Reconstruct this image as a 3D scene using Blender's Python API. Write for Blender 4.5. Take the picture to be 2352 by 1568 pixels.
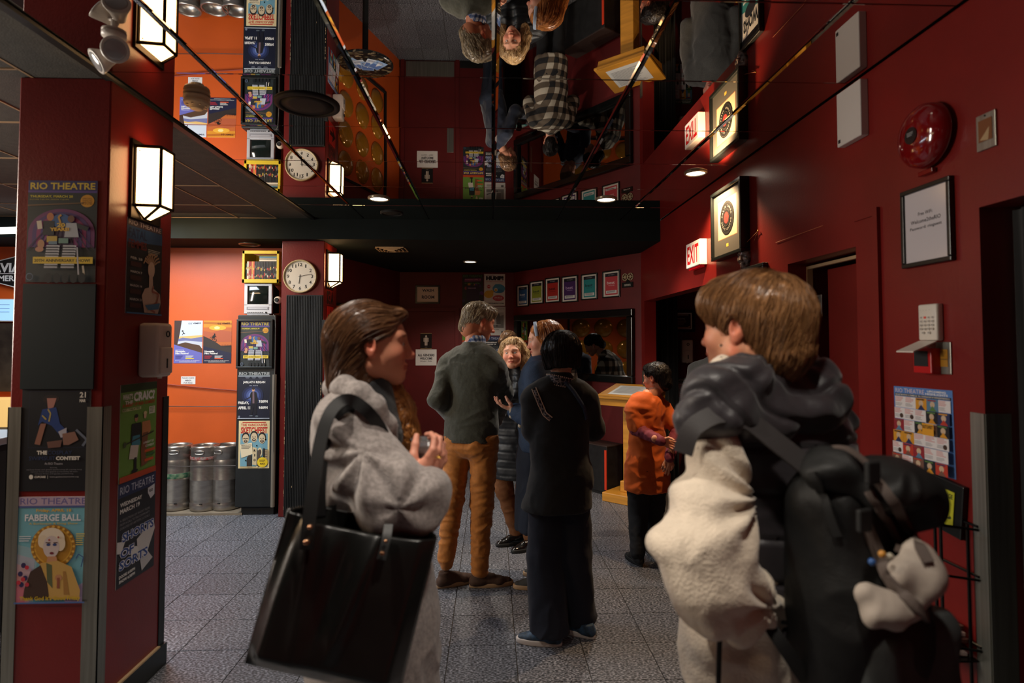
import bpy, bmesh, math, random
import numpy as np
from mathutils import Vector, Matrix, noise
from mathutils.bvhtree import BVHTree
random.seed(7); np.random.seed(7)
for o in list(bpy.data.objects): bpy.data.objects.remove(o)
SC = bpy.context.scene
COL = SC.collection
R = math.radians

# ------------------------------------------------------------------ camera
FPX, CX, CY = 1360.0, 1176.0, 734.0
PITCH, YAW, HC = R(2.14), R(2.02), 1.60
cam_d = bpy.data.cameras.new('camera'); cam = bpy.data.objects.new('camera', cam_d)
COL.objects.link(cam); SC.camera = cam
cam.location = (0, 0, HC); cam.rotation_euler = (math.pi/2 + PITCH, 0, -YAW)
cam_d.sensor_width = 36; cam_d.lens = 36*FPX/2352; cam_d.shift_y = (CY-784)/2352
cam_d.clip_start = .05
cam_d.dof.use_dof = True; cam_d.dof.focus_distance = 5.2; cam_d.dof.aperture_fstop = 2.3
CM = Matrix.Rotation(-YAW, 3, 'Z') @ Matrix.Rotation(math.pi/2+PITCH, 3, 'X')
def ray(px, py): return CM @ Vector(((px-CX)/FPX, -(py-CY)/FPX, -1))
def atY(px, py, Y): d = ray(px, py); return Vector((0,0,HC)) + d*(Y/d.y)
def atX(px, py, X): d = ray(px, py); return Vector((0,0,HC)) + d*(X/d.x)
def atZ(px, py, Z): d = ray(px, py); return Vector((0,0,HC)) + d*((Z-HC)/d.z)

# ------------------------------------------------------------------ world, lights, exposure
w = bpy.data.worlds.new('world'); SC.world = w; w.use_nodes = True
w.node_tree.nodes['Background'].inputs[0].default_value = (.9, .75, .6, 1)
w.node_tree.nodes['Background'].inputs[1].default_value = .02
SC.view_settings.view_transform = 'Standard'; SC.view_settings.look = 'None'
SC.view_settings.gamma = 1; SC.view_settings.use_curve_mapping = False
SC.view_settings.exposure = 0.2
WARM = (1, .66, .36); NEUT = (1, .90, .78); COOL = (.72, .86, 1)
def spot(loc, power, col, size=130, blend=.6, rad=.05, aim=(0,0,-1), name='downlight_beam'):
    d = bpy.data.lights.new(name, 'SPOT'); d.energy = power; d.color = col
    d.spot_size = R(size); d.spot_blend = blend; d.shadow_soft_size = rad
    o = bpy.data.objects.new(name, d); COL.objects.link(o); o.location = loc
    o.rotation_euler = Vector(aim).to_track_quat('-Z', 'Y').to_euler(); return o
def area(loc, power, col, sx, sy, aim=(0,0,-1), name='room_light'):
    d = bpy.data.lights.new(name, 'AREA'); d.energy = power; d.color = col
    d.shape = 'RECTANGLE'; d.size = sx; d.size_y = sy
    o = bpy.data.objects.new(name, d); COL.objects.link(o); o.location = loc
    o.rotation_euler = Vector(aim).to_track_quat('-Z', 'Y').to_euler(); return o
CEIL, LOW = 2.73, 2.54
# recessed ceiling lamps in view
spot((-.885, 4.66, 2.70), 72, NEUT, 125); spot((.909, 4.62, 2.70), 66, NEUT, 120)
spot((1.36, 3.86, 2.70), 88, WARM, 120, .5, .03, (.3, .05, -1)); spot((-.245, 6.9, 2.51), 48, NEUT, 130)
# downlights added out of view, overhead and behind the viewer, to brighten the foreground
spot((-.6, 1.2, 2.70), 52, NEUT, 100); spot((.3, .7, 2.70), 44, NEUT, 95); spot((.0, -1.2, 2.70), 14, NEUT, 100)
area((-4.3, 2.35, 2.1), 80, NEUT, .5, 1.2, (1, -.2, -.25))  # unseen soft light added at the left to brighten the foreground people
# bar and concession lighting on the left
area((-3.4, 4.4, 2.68), 75, COOL, 1.0, 1.6); area((-4.2, 1.6, 2.66), 40, WARM, 1.5, .8)
area((-2.7, 5.1, 2.66), 10, WARM, 1.0, .3, (0, .45, -1))

# ------------------------------------------------------------------ materials
def lin(c):
    c = c/255.0
    return c/12.92 if c <= .04045 else ((c+.055)/1.055)**2.4
def L3(c): return (lin(c[0]), lin(c[1]), lin(c[2]), 1)
MATS = {}
def mat(name, col=(128,128,128), rough=.5, metal=0, spec=.5, emit=0, ecol=None, var=0, scale=8, bump=0, bscale=60,
        stretch=(1,1,1), coat=0, trans=0, alpha=1, col2=None, sheen=0, coords='Object', detail=4):
    if name in MATS: return MATS[name]
    m = bpy.data.materials.new(name); m.use_nodes = True; MATS[name] = m
    nt = m.node_tree; b = nt.nodes['Principled BSDF']
    b.inputs['Base Color'].default_value = L3(col); b.inputs['Roughness'].default_value = rough
    b.inputs['Metallic'].default_value = metal; b.inputs['Specular IOR Level'].default_value = spec
    b.inputs['Coat Weight'].default_value = coat; b.inputs['Transmission Weight'].default_value = trans
    b.inputs['Alpha'].default_value = alpha; b.inputs['Sheen Weight'].default_value = sheen
    if emit:
        b.inputs['Emission Color'].default_value = L3(ecol or col); b.inputs['Emission Strength'].default_value = emit
    tc = nt.nodes.new('ShaderNodeTexCoord'); mp = nt.nodes.new('ShaderNodeMapping')
    nt.links.new(tc.outputs[coords], mp.inputs[0]); mp.inputs['Scale'].default_value = stretch
    if var or col2:
        n = nt.nodes.new('ShaderNodeTexNoise'); n.inputs['Scale'].default_value = scale; n.inputs['Detail'].default_value = detail
        nt.links.new(mp.outputs[0], n.inputs['Vector'])
        rp = nt.nodes.new('ShaderNodeValToRGB'); nt.links.new(n.outputs[0], rp.inputs[0])
        rp.color_ramp.elements[0].position = .35; rp.color_ramp.elements[1].position = .65
        c = L3(col)
        c2 = L3(col2) if col2 else tuple(min(1, x*(1+var)) for x in c[:3])+(1,)
        rp.color_ramp.elements[0].color = tuple(x*(1-var) for x in c[:3])+(1,)
        rp.color_ramp.elements[1].color = c2
        nt.links.new(rp.outputs[0], b.inputs['Base Color'])
    if bump:
        n2 = nt.nodes.new('ShaderNodeTexNoise'); n2.inputs['Scale'].default_value = bscale; n2.inputs['Detail'].default_value = 5
        nt.links.new(mp.outputs[0], n2.inputs['Vector'])
        bp = nt.nodes.new('ShaderNodeBump'); bp.inputs['Strength'].default_value = bump; bp.inputs['Distance'].default_value = .004
        nt.links.new(n2.outputs[0], bp.inputs['Height']); nt.links.new(bp.outputs[0], b.inputs['Normal'])
    return m
def printmat(name, rough=.5, coat=0):
    if name in MATS: return MATS[name]
    m = mat(name, (200,200,200), rough, coat=coat); nt = m.node_tree
    a = nt.nodes.new('ShaderNodeAttribute'); a.attribute_name = 'Col'
    nt.links.new(a.outputs['Color'], nt.nodes['Principled BSDF'].inputs['Base Color']); return m
PRINT = printmat('printed_paper', .45); PAINTED = printmat('coloured_plastic', .35)

# ------------------------------------------------------------------ mesh builder
class MB:
    def __init__(s): s.v=[]; s.f=[]; s.m=[]; s.c=[]; s.mi=0; s.col=(255,255,255); s.M=None; s.smooth=False
    def add(s, vs, fs):
        n=len(s.v)
        if s.M is not None: vs=[s.M@Vector(v) for v in vs]
        s.v.extend([tuple(v) for v in vs])
        for f in fs: s.f.append([i+n for i in f]); s.m.append(s.mi); s.c.append(s.col)
        return s
    def box(s, a, b, bev=0):
        x0,y0,z0=[min(p,q) for p,q in zip(a,b)]; x1,y1,z1=[max(p,q) for p,q in zip(a,b)]
        if bev:
            bm=bmesh.new(); bmesh.ops.create_cube(bm,size=1)
            for v in bm.verts: v.co=Vector(((x0+x1)/2+v.co.x*(x1-x0),(y0+y1)/2+v.co.y*(y1-y0),(z0+z1)/2+v.co.z*(z1-z0)))
            bmesh.ops.bevel(bm,geom=bm.edges[:],offset=bev,segments=2,affect='EDGES',profile=.5)
            bm.verts.index_update(); s.add([v.co.copy() for v in bm.verts],[[v.index for v in f.verts] for f in bm.faces]); bm.free(); return s
        return s.add([(x0,y0,z0),(x1,y0,z0),(x1,y1,z0),(x0,y1,z0),(x0,y0,z1),(x1,y0,z1),(x1,y1,z1),(x0,y1,z1)],
              [(0,3,2,1),(4,5,6,7),(0,1,5,4),(1,2,6,5),(2,3,7,6),(3,0,4,7)])
    def prism(s, pts, dvec):
        n=len(pts); d=Vector(dvec); vs=[Vector(p) for p in pts]+[Vector(p)+d for p in pts]
        return s.add(vs,[list(range(n))[::-1],[i+n for i in range(n)]]+[[i,(i+1)%n,(i+1)%n+n,i+n] for i in range(n)])
    def tube(s, pts, r, n=8, closed=False, caps=True):
        pts=[Vector(p) for p in pts]; k=len(pts); rs=r if isinstance(r,(list,tuple)) else [r]*k
        vs=[]; up=Vector((0,0,1)); prev=None
        for i,p in enumerate(pts):
            a=pts[(i-1)%k] if (closed or i>0) else p; b=pts[(i+1)%k] if (closed or i<k-1) else p
            t=(b-a); t=t.normalized() if t.length>1e-9 else Vector((0,0,1))
            if prev is None: u=t.cross(up if abs(t.z)<.95 else Vector((1,0,0))).normalized()
            else:
                u=prev-t*prev.dot(t); u=u.normalized() if u.length>1e-6 else t.orthogonal().normalized()
            prev=u; w2=t.cross(u)
            for j in range(n):
                an=2*math.pi*j/n; vs.append(p+(u*math.cos(an)+w2*math.sin(an))*rs[i])
        fs=[]
        for i in range(k if closed else k-1):
            for j in range(n):
                a=i*n+j; b=i*n+(j+1)%n; c=((i+1)%k)*n+(j+1)%n; d=((i+1)%k)*n+j; fs.append((a,b,c,d))
        if not closed and caps: fs+= [list(range(n))[::-1],[(k-1)*n+j for j in range(n)]]
        return s.add(vs,fs)
    def lathe(s, prof, c=(0,0,0), n=32, axis='Z'):
        vs=[];k=len(prof)
        for (r,z) in prof:
            for j in range(n):
                a=2*math.pi*j/n; x,y=r*math.cos(a),r*math.sin(a)
                p={'Z':(x,y,z),'Y':(x,z,y),'X':(z,x,y)}[axis]; vs.append((p[0]+c[0],p[1]+c[1],p[2]+c[2]))
        fs=[(i*n+j,i*n+(j+1)%n,(i+1)*n+(j+1)%n,(i+1)*n+j) for i in range(k-1) for j in range(n)]
        fs+=[list(range(n))[::-1],[(k-1)*n+j for j in range(n)]]
        return s.add(vs,fs)
    def ball(s, c, r, n=16, m=10):
        r=r if isinstance(r,(list,tuple)) else (r,r,r)
        vs=[];
        for i in range(m+1):
            t=math.pi*i/m
            for j in range(n):
                a=2*math.pi*j/n; vs.append((c[0]+r[0]*math.sin(t)*math.cos(a),c[1]+r[1]*math.sin(t)*math.sin(a),c[2]+r[2]*math.cos(t)))
        return s.add(vs,[(i*n+j,(i+1)*n+j,(i+1)*n+(j+1)%n,i*n+(j+1)%n) for i in range(m) for j in range(n)])
    def obj(s, name, mats, parent=None, smooth=None, colors=False):
        me=bpy.data.meshes.new(name); me.from_pydata(s.v,[],s.f)
        if not isinstance(mats,(list,tuple)): mats=[mats]
        for m in mats: me.materials.append(m)
        if len(mats)>1: me.polygons.foreach_set('material_index',s.m)
        if colors:
            ca=me.color_attributes.new('Col','FLOAT_COLOR','CORNER'); arr=[]
            cache={}
            for f,c in zip(s.f,s.c):
                if c not in cache: cache[c]=list(L3(c))
                arr.extend(cache[c]*len(f))
            ca.data.foreach_set('color',arr)
        if smooth or (smooth is None and s.smooth): me.shade_smooth() if hasattr(me,'shade_smooth') else me.polygons.foreach_set('use_smooth',[True]*len(me.polygons))
        me.update(); return link(name,me,parent)
def link(name, me, parent=None):
    o=bpy.data.objects.new(name,me); COL.objects.link(o)
    if parent: o.parent=parent
    return o
def tag(o, label, cat, group=None, kind=None):
    o['label']=label; o['category']=cat
    if group: o['group']=group
    if kind: o['kind']=kind
    return o
def struct(o): o['kind']='structure'; return o
def thing(name, label, cat, loc, rotz=0, group=None, rot=None):
    o=bpy.data.objects.new(name,None); COL.objects.link(o); o.empty_display_size=.05
    o.location=loc; o.rotation_euler=rot if rot else (0,0,rotz)
    return tag(o,label,cat,group)
def dup(root, label=None, loc=None, rotz=None):
    r=root.copy(); COL.objects.link(r)
    if label: r['label']=label
    if loc is not None: r.location=loc
    if rotz is not None: r.rotation_euler=(0,0,rotz)
    for ch in root.children:
        c=ch.copy(); COL.objects.link(c); c.parent=r
        for g in ch.children:
            d=g.copy(); COL.objects.link(d); d.parent=c
    return r
def sharp(o, ang=35):
    me=o.data
    try: me.shade_smooth(); me.set_sharp_from_angle(angle=R(ang))
    except Exception: pass
    return o

# ------------------------------------------------------------------ text
TC={}
def textmesh(s, bold=0):
    k=(s,bold)
    if k in TC: return TC[k]
    cu=bpy.data.curves.new('t','FONT'); cu.body=s; cu.offset=bold; cu.resolution_u=2; cu.fill_mode='FRONT'
    o=bpy.data.objects.new('t',cu); me=bpy.data.meshes.new_from_object(o)
    vs=np.array([tuple(v.co) for v in me.vertices]) if len(me.vertices) else np.zeros((1,3)); fs=[list(p.vertices) for p in me.polygons]
    bpy.data.objects.remove(o); bpy.data.curves.remove(cu); bpy.data.meshes.remove(me)
    TC[k]=(vs,fs); return TC[k]

class Sheet(MB):
    """flat printed sheet w x h (metres), local x right, z up, facing -Y; canvas coords 0..1 from top-left"""
    def __init__(s,w,h,base=(240,240,235),th=.0015):
        super().__init__(); s.w=w; s.h=h; s.lay=0; s.th=th; s.col=base; s.box((-w/2,-th,-h/2),(w/2,0,h/2)); s.depth=th
    def _p(s,x,y): return (-s.w/2+x*s.w, -s.depth, s.h/2-y*s.h)
    def up(s): s.depth+=.00012
    def poly(s,pts,col):
        s.up(); s.col=col; s.add([s._p(x,y) for x,y in pts],[list(range(len(pts)))]); return s
    def rect(s,x,y,w,h,col): return s.poly([(x,y),(x,y+h),(x+w,y+h),(x+w,y)],col)
    def ell(s,cx,cy,rx,ry,col,n=24,a0=0,a1=360):
        return s.poly([(cx+rx*math.cos(R(a0+(a1-a0)*i/n)),cy-ry*math.sin(R(a0+(a1-a0)*i/n))) for i in range(n if a1-a0==360 else n+1)],col)
    def line(s,pts,wd,col):
        for (x0,y0),(x1,y1) in zip(pts[:-1],pts[1:]):
            dx,dy=(x1-x0)*s.w,(y1-y0)*s.h; l=math.hypot(dx,dy) or 1; nx,ny=-dy/l*wd/2/s.w,dx/l*wd/2/s.h
            s.poly([(x0+nx,y0+ny),(x1+nx,y1+ny),(x1-nx,y1-ny),(x0-nx,y0-ny)],col)
        return s
    def text(s,t,x,y,w,h,col,bold=0.0):
        vs,fs=textmesh(t,bold)
        if not fs: return s
        mn=vs.min(0); mx=vs.max(0); sp=np.maximum(mx-mn,1e-6); s.up(); s.col=col
        vv=[s._p(x+(v[0]-mn[0])/sp[0]*w, y+h-(v[1]-mn[1])/sp[1]*h) for v in vs]
        s.add(vv,fs); return s
    def lines(s,x,y,w,h,n,col,fill=.45,seed=0):
        rr=random.Random(seed)
        for i in range(n):
            ww=w*rr.uniform(.6,1); s.rect(x,y+h*i/n,ww,h/n*fill,col)
        return s

# ------------------------------------------------------------------ walls as frames
class Wall:
    def __init__(s,p,rotz): s.p=Vector((p[0],p[1],0)); s.rz=rotz; s.r=Vector((math.cos(rotz),math.sin(rotz),0)); s.n=Vector((math.sin(rotz),-math.cos(rotz),0))
    def hit(s,px,py,off=0):
        d=ray(px,py); o=Vector((0,0,HC)); p=s.p+s.n*off; return o+d*((p-o).dot(s.n)/d.dot(s.n))
    def rect(s,x0,y0,x1,y1,off=0):
        xc,yc=(x0+x1)/2,(y0+y1)/2; a=s.hit(x0,yc,off); b=s.hit(x1,yc,off)
        u=((a-s.p).dot(s.r)+(b-s.p).dot(s.r))/2
        c=s.p+s.n*off+s.r*u; t=s.hit(xc,y0,off); bt=s.hit(xc,y1,off)
        return Vector((c.x,c.y,(t.z+bt.z)/2)), (b-a).length if abs((b-a).z)<1e-6 else abs((b-a).dot(s.r)), t.z-bt.z
W_RIGHT=Wall((1.58,0),-math.pi/2); W_BACK=Wall((0,8.0),0); W_ORANGE=Wall((0,6.0),0)
W_ANG=Wall((.306,8.0),math.atan2(-1.84,1.284)); W_ALC=Wall((0,6.5),0)
W_PF=Wall((0,2.56),0); W_PS=Wall((-1.63,0),math.pi/2); W_CF=Wall((0,5.55),0); W_CS=Wall((-1.555,0),math.pi/2)
W_SIDE=Wall((-1.9,6.0),math.atan2(2.0,.65))
def place(o, wall, c, label, cat='poster', off=0.0, group=None, tilt=0):
    o.location=c+wall.n*off; o.rotation_euler=(0,tilt,wall.rz); return tag(o,label,cat,group)
# ================================================================== room shell
RED=mat('red_wall_paint',(118,27,23),.32,var=.10,scale=3,bump=.12,bscale=90)
MAROON=mat('maroon_wall_paint',(100,22,22),.55,var=.10,scale=3,bump=.1,bscale=90)
ORANGE=mat('orange_wall_paint',(214,92,32),.42,var=.06,scale=2.5,bump=.1,bscale=90)
BLACK=mat('black_paint',(22,26,25),.45,var=.2,scale=6); MATBLK=mat('matt_black',(14,15,15),.7)
STEEL=mat('brushed_steel',(150,150,140),.42,.9,var=.15,scale=4,stretch=(20,20,.5))
CHROME=mat('chrome',(210,210,210),.12,1); WHITEP=mat('white_plastic',(225,218,205),.4,var=.03)
GOLD=mat('brass',(200,160,70),.3,1); CREAM=mat('cream_edge',(190,160,120),.6)
def box(name,a,b,m,parent=None,bev=0,sm=False):
    o=MB().box(a,b,bev).obj(name,m,parent); return o
# floor: grout slab and tiles
GROUT=mat('grout',(70,62,54),.8,var=.2,scale=30)
floor=struct(box('floor',(-6,-3.5,-.08),(3.2,8.6,-.006),GROUT))
m=mat('grey_granite_tile',(88,88,92),.42,bump=.15,bscale=220)
nt=m.node_tree; b=nt.nodes['Principled BSDF']
tc=nt.nodes.new('ShaderNodeTexCoord'); mp=nt.nodes.new('ShaderNodeMapping'); mp.inputs['Scale'].default_value=(70,170,70)
gp=nt.nodes.new('ShaderNodeNewGeometry'); nt.links.new(gp.outputs['Position'],mp.inputs[0])
n1=nt.nodes.new('ShaderNodeTexNoise'); n1.inputs['Scale'].default_value=1; n1.inputs['Detail'].default_value=3; nt.links.new(mp.outputs[0],n1.inputs['Vector'])
rp=nt.nodes.new('ShaderNodeValToRGB'); nt.links.new(n1.outputs[0],rp.inputs[0])
e=rp.color_ramp.elements; e[0].position=.42; e[0].color=L3((42,45,50)); e[1].position=.62; e[1].color=L3((158,160,168))
x=rp.color_ramp.elements.new(.5); x.color=L3((82,85,92))
oi=nt.nodes.new('ShaderNodeObjectInfo'); mr=nt.nodes.new('ShaderNodeMapRange'); nt.links.new(oi.outputs['Random'],mr.inputs[0]); mr.inputs[3].default_value=.82; mr.inputs[4].default_value=1.08
mx=nt.nodes.new('ShaderNodeMix'); mx.data_type='RGBA'; mx.blend_type='MULTIPLY'; mx.inputs[0].default_value=1
nt.links.new(rp.outputs[0],mx.inputs[6]); nt.links.new(mr.outputs[0],mx.inputs[7]); nt.links.new(mx.outputs[2],b.inputs['Base Color'])
TILEM=m; S=.3485; SY=.345
tb=MB().box((-S/2+.0022,-SY/2+.0022,-.008),(S/2-.0022,SY/2-.0022,0),.0012)
t0=tb.obj('floor_tile',TILEM,floor); tm=t0.data; first=True
for i in range(-12,3):
    for j in range(-2,15):
        xx=.828+S*(i+.5); yy=3.19+SY*(j+.5)
        if xx>1.6 or yy>8.0: continue
        o=t0 if first else bpy.data.objects.new('floor_tile',tm)
        if not first: COL.objects.link(o); o.parent=floor
        first=False; o.location=(xx,yy,0)
t=MB()
for i in range(-20,7):
    for j in range(-19,16):
        if -12<=i<3 and -2<=j<15: continue
        xx=.828+S*(i+.5); yy=3.19+SY*(j+.5)
        if xx>3.1 or xx<-5.9 or yy>8.3: continue
        t.box((xx-S/2+.0022,yy-SY/2+.0022,-.008),(xx+S/2-.0022,yy+SY/2-.0022,0))
o=t.obj('floor_tile_field',TILEM,floor); o['kind']='stuff'
# ceiling slab (black backing) + mirror panels
ceil=struct(box('ceiling',(-6,-3.5,CEIL+.012),(3.2,5.45,CEIL+.1),MATBLK))
MIRR=mat('smoked_mirror',(216,212,208),.012,1)
XL=[-1.616,-1.17,-.575,.016,.61,1.2,1.575]
YL=[-.5,.1,.7,1.3,1.9,2.5,3.1,3.70,4.31,4.91,5.45]
def mirror_panel(x0,x1,y0,y1):
    g=.004; bx,by,bz=.011,.0008,.0035
    v=[(x0+g,y0+g,CEIL+.004),(x1-g,y0+g,CEIL+.004),(x1-g,y1-g,CEIL+.004),(x0+g,y1-g,CEIL+.004),
       (x0+g+bx,y0+g+by,CEIL-.0),(x1-g-bx,y0+g+by,CEIL),(x1-g-bx,y1-g-by,CEIL),(x0+g+bx,y1-g-by,CEIL)]
    v=[Vector(p) for p in v]+[Vector((p[0],p[1],CEIL+.008)) for p in v[:4]]
    c=Vector(((x0+x1)/2,(y0+y1)/2,CEIL)); ax,ay=random.uniform(-1,1)*.0022,random.uniform(-1,1)*.0022
    v=[Vector((p.x,p.y,p.z+(p.x-c.x)*ax+(p.y-c.y)*ay))-c for p in v]
    mb=MB().add(v,[(4,7,6,5),(0,4,5,1),(1,5,6,2),(2,6,7,3),(3,7,4,0),(8,9,10,11),(0,1,9,8),(1,2,10,9),(2,3,11,10),(3,0,8,11)])
    mb.m=[0]*5+[1]*5; o=mb.obj('mirror_panel',[MIRR,MATBLK],ceil); o.location=c
for i in range(6):
    for j in range(len(YL)-1): mirror_panel(XL[i],XL[i+1],YL[j],YL[j+1])
# plain strip and acoustic tile ceiling left of the mirrors
ACT=mat('dark_acoustic_tile',(62,58,50),.8,var=.15,scale=20,bump=.3,bscale=150)
struct(box('trim_1',(-1.652,-.45,CEIL-.012),(-1.616,5.45,CEIL+.012),BLACK))
strip=box('ceiling_strip',(-1.966,-3.5,CEIL),(-1.652,5.45,CEIL+.012),ACT,ceil)
TBAR=mat('brown_grid_bar',(150,120,85),.6)
tmesh=None
ys=[Y for Y in [5.45-.0-.6*k for k in range(9)]]
for i in range(6):
    for j in range(8):
        x1=-1.966-(.345+.6*(i-1) if i else 0); x0=x1-(.335 if i==0 else .59); y1=5.45-(.51+.615*(j-1) if j else 0); y0=y1-(.5 if j==0 else .605)
        if x0<-6: continue
        hx,hy=(x1-x0)/2,(y1-y0)/2; o=MB().box((-hx,-hy,0),(hx,hy,.01),.004).obj('ceiling_tile',ACT,ceil)
        o.location=((x0+x1)/2,(y0+y1)/2,CEIL+.002)
g=MB()
for i in range(7):
    x=-1.966-(.345+.6*(i-1) if i else 0)+.005; g.box((x-.006,.3,CEIL-.002),(x+.006,5.45,CEIL+.006))
for j in range(9):
    y=5.455-(.51+.615*(j-1) if j else 0); g.box((-6,y-.006,CEIL-.0025),(-1.966,y+.006,CEIL+.005))
g.obj('ceiling_grid',TBAR,ceil)
# bulkhead and lower ceiling
DK=mat('dark_green_black_ceiling',(16,24,23),.8,spec=.2,var=.12,scale=5)
struct(MB().box((-6,5.45,LOW),(1.58,8.1,CEIL+.1)).obj('trim_2',DK)); 
bpy.data.objects['trim_2']['label']='dark lowered ceiling over the back of the lobby'
# orange wall on the left (bar side)
struct(box('wall_left_back',(-6,6.0,0),(-1.62,6.12,LOW),ORANGE))
struct(box('wall_far_left',(-6.12,-3.5,0),(-6,6.12,CEIL),RED))
struct(box('wall_behind',(-6,-3.62,0),(3.2,-3.5,CEIL),RED))
# side wall from clock pillar to the washroom wall
def wallpoly(name,p,q,z0,z1,m,th=.1):
    p,q=Vector((*p,0)),Vector((*q,0)); r=(q-p).normalized(); n=Vector((r.y,-r.x,0))
    return MB().prism([p+Vector((0,0,z0)),q+Vector((0,0,z0)),q-n*th+Vector((0,0,z0)),p-n*th+Vector((0,0,z0))],(0,0,z1-z0)).obj(name,m)
struct(wallpoly('wall_left',(-1.9,6.0),(-1.25,8.0),0,2.03,ORANGE)); struct(wallpoly('wall_left_upper',(-1.88,6.0),(-1.23,8.0),2.03,LOW,MAROON,.14))
struct(box('wall_back',(-1.4,8.0,0),(.4,8.12,LOW),MAROON))
struct(wallpoly('wall_back_angled',(.306,8.0),(1.60,6.146),0,LOW,MAROON))
# right wall with three openings
rw=MB()
def rwall(y0,y1,z0,z1): rw.box((1.58,y0,z0),(1.70,y1,z1))
rwall(6.05,6.35,0,CEIL); rwall(3.642,6.05,2.02,CEIL); rwall(3.09,3.642,0,CEIL); rwall(2.5,3.09,2.013,CEIL)
rwall(1.85,2.5,0,CEIL); rwall(.7,1.85,2.035,CEIL); rwall(-3.5,.7,0,CEIL)
struct(rw.obj('wall_right',RED))
struct(MB().box((1.565,2.335,0),(1.58,2.365,2.148)).box((1.572,2.365,2.12),(1.58,2.5,2.148)).obj('trim_3',RED))
# alcove beyond the wide opening
al=MB(); al.box((1.58,6.5,0),(3.2,6.6,2.4)); al.box((3.2,3.3,0),(3.3,6.6,2.4)); al.box((1.7,3.3,0),(3.2,3.4,2.4)); al.box((1.7,3.3,2.32),(3.2,6.6,2.4))
al.box((1.58,6.34,0),(1.66,6.5,2.4))
struct(al.obj('wall_alcove',MAROON))
# side recess: red door
dr=MB(); dr.box((1.70,3.09,0),(2.3,3.19,2.1)); dr.box((1.70,2.4,0),(2.3,2.5,2.1)); dr.box((2.3,2.4,0),(2.4,3.3,2.1)); dr.box((1.7,2.4,2.1),(2.4,3.3,2.2))
struct(dr.obj('wall_recess',MAROON))
d1=struct(bpy.data.objects.new('door_1',None)); COL.objects.link(d1); d1.location=(1.74,2.52,0)
a=MB().box((-.02,-.01,.01),(.02,.44,1.97),.003).obj('door_leaf',RED,d1)
MB().box((-.06,.56,0),(-.03,.575,2.0)).box((-.06,-.02,1.985),(-.04,.56,2.0)).obj('door_stop',CREAM,d1)
h=MB(); hy=atX(1872,700,1.70); hz=hy.z
hl=MB().box((-.042,.46,hz-.05),(-.038,.52,hz+.05),.001).box((-.045,.525,hz-.05),(-.041,.56,hz+.05),.001); hl.tube([(-.05,.522,hz-.055),(-.05,.522,hz+.055)],.006); hg=hl.obj('hinge',STEEL,d1)
sc=MB()
for dz in (-.035,-.012,.012,.035):
    sc.ball((-.045,.48+(.01 if dz>0 else 0),hz+dz),(.002,.004,.004),8,6); sc.ball((-.047,.545,hz+dz),(.002,.004,.004),8,6)
sc.obj('screw',MATBLK,hg)
# washroom door in the back wall
L=W_BACK.hit(925,900).x; Rr=W_BACK.hit(1045,900).x; zt=W_BACK.hit(985,715).z
d2=struct(bpy.data.objects.new('door_2',None)); COL.objects.link(d2); d2.location=((L+Rr)/2,8.0,0); hw=(Rr-L)/2
MB().box((-hw,-.012,.01),(hw,0,zt),.004).obj('door_leaf',MAROON,d2)
fr=MB().box((-hw-.05,-.03,0),(-hw,0,zt+.05)).box((hw,-.03,0),(hw+.05,0,zt+.05)).box((-hw,-.03,zt),(hw,0,zt+.05)); fr.obj('door_frame',MAROON,d2)
MB().box((-hw+.02,-.018,.02),(hw-.02,-.012,.23),.002).obj('kick_plate',STEEL,d2)
MB().box((hw-.12,-.018,.95),(hw-.03,-.012,1.3),.002).obj('push_plate',STEEL,d2)
# baseboards
struct(MB().box((-3.2,5.985,0),(-2,6.0,.09)).obj('baseboard_left',BLACK))
struct(MB().box((-1.25,7.985,0),(L-.06,8,.1)).box((Rr+.06,7.985,0),(.3,8,.1)).obj('baseboard_back',BLACK))

# ---------------- near pillar
px0,px1,py0,py1=-2.011,-1.63,2.56,3.06
pil=struct(MB().box((px0,py0,0),(px1,py1,CEIL),.006).obj('wall_pillar',RED)); 
zt=1.327
gd=MB()
gd.box((px1-.062,py0-.004,0),(px1+.004,py0,zt)).box((px1,py0-.004,0),(px1+.004,py0+.05,zt))
a=gd.obj('corner_guard',STEEL,pil)
MB().box((px0-.004,py0-.004,0),(px0+.05,py0,zt)).box((px0-.004,py0-.004,0),(px0,py0+.06,zt)).obj('corner_guard',STEEL,pil)
MB().box((px1,py1-.045,0),(px1+.004,py1+.004,zt)).box((px1-.06,py1,0),(px1+.004,py1+.004,zt)).obj('corner_guard',BLACK,pil)
MB().box((px1,py0+.05,0),(px1+.014,py1+.014,.105)).obj('base_moulding',BLACK,pil)
MB().box((px1,py0+.05,.105),(px1+.014,py1-.045,.113)).obj('base_cap',CREAM,pil)
# ---------------- clock pillar
cp=struct(MB().box((-1.945,5.55,0),(-1.555,6.0,LOW),.005).obj('wall_clock_pillar',RED))
# steel guard on wall right
MB().box((1.572,1.846,0),(1.58,1.9,1.37)).box((1.576,1.843,0),(1.66,1.85,1.37)).obj('corner_guard',STEEL,bpy.data.objects['wall_right'])
p=W_RIGHT.hit(1476,850)
MB().box((1.568,6.055,0),(1.58,6.115,p.z)).obj('corner_guard',STEEL,bpy.data.objects['wall_right'])

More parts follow.
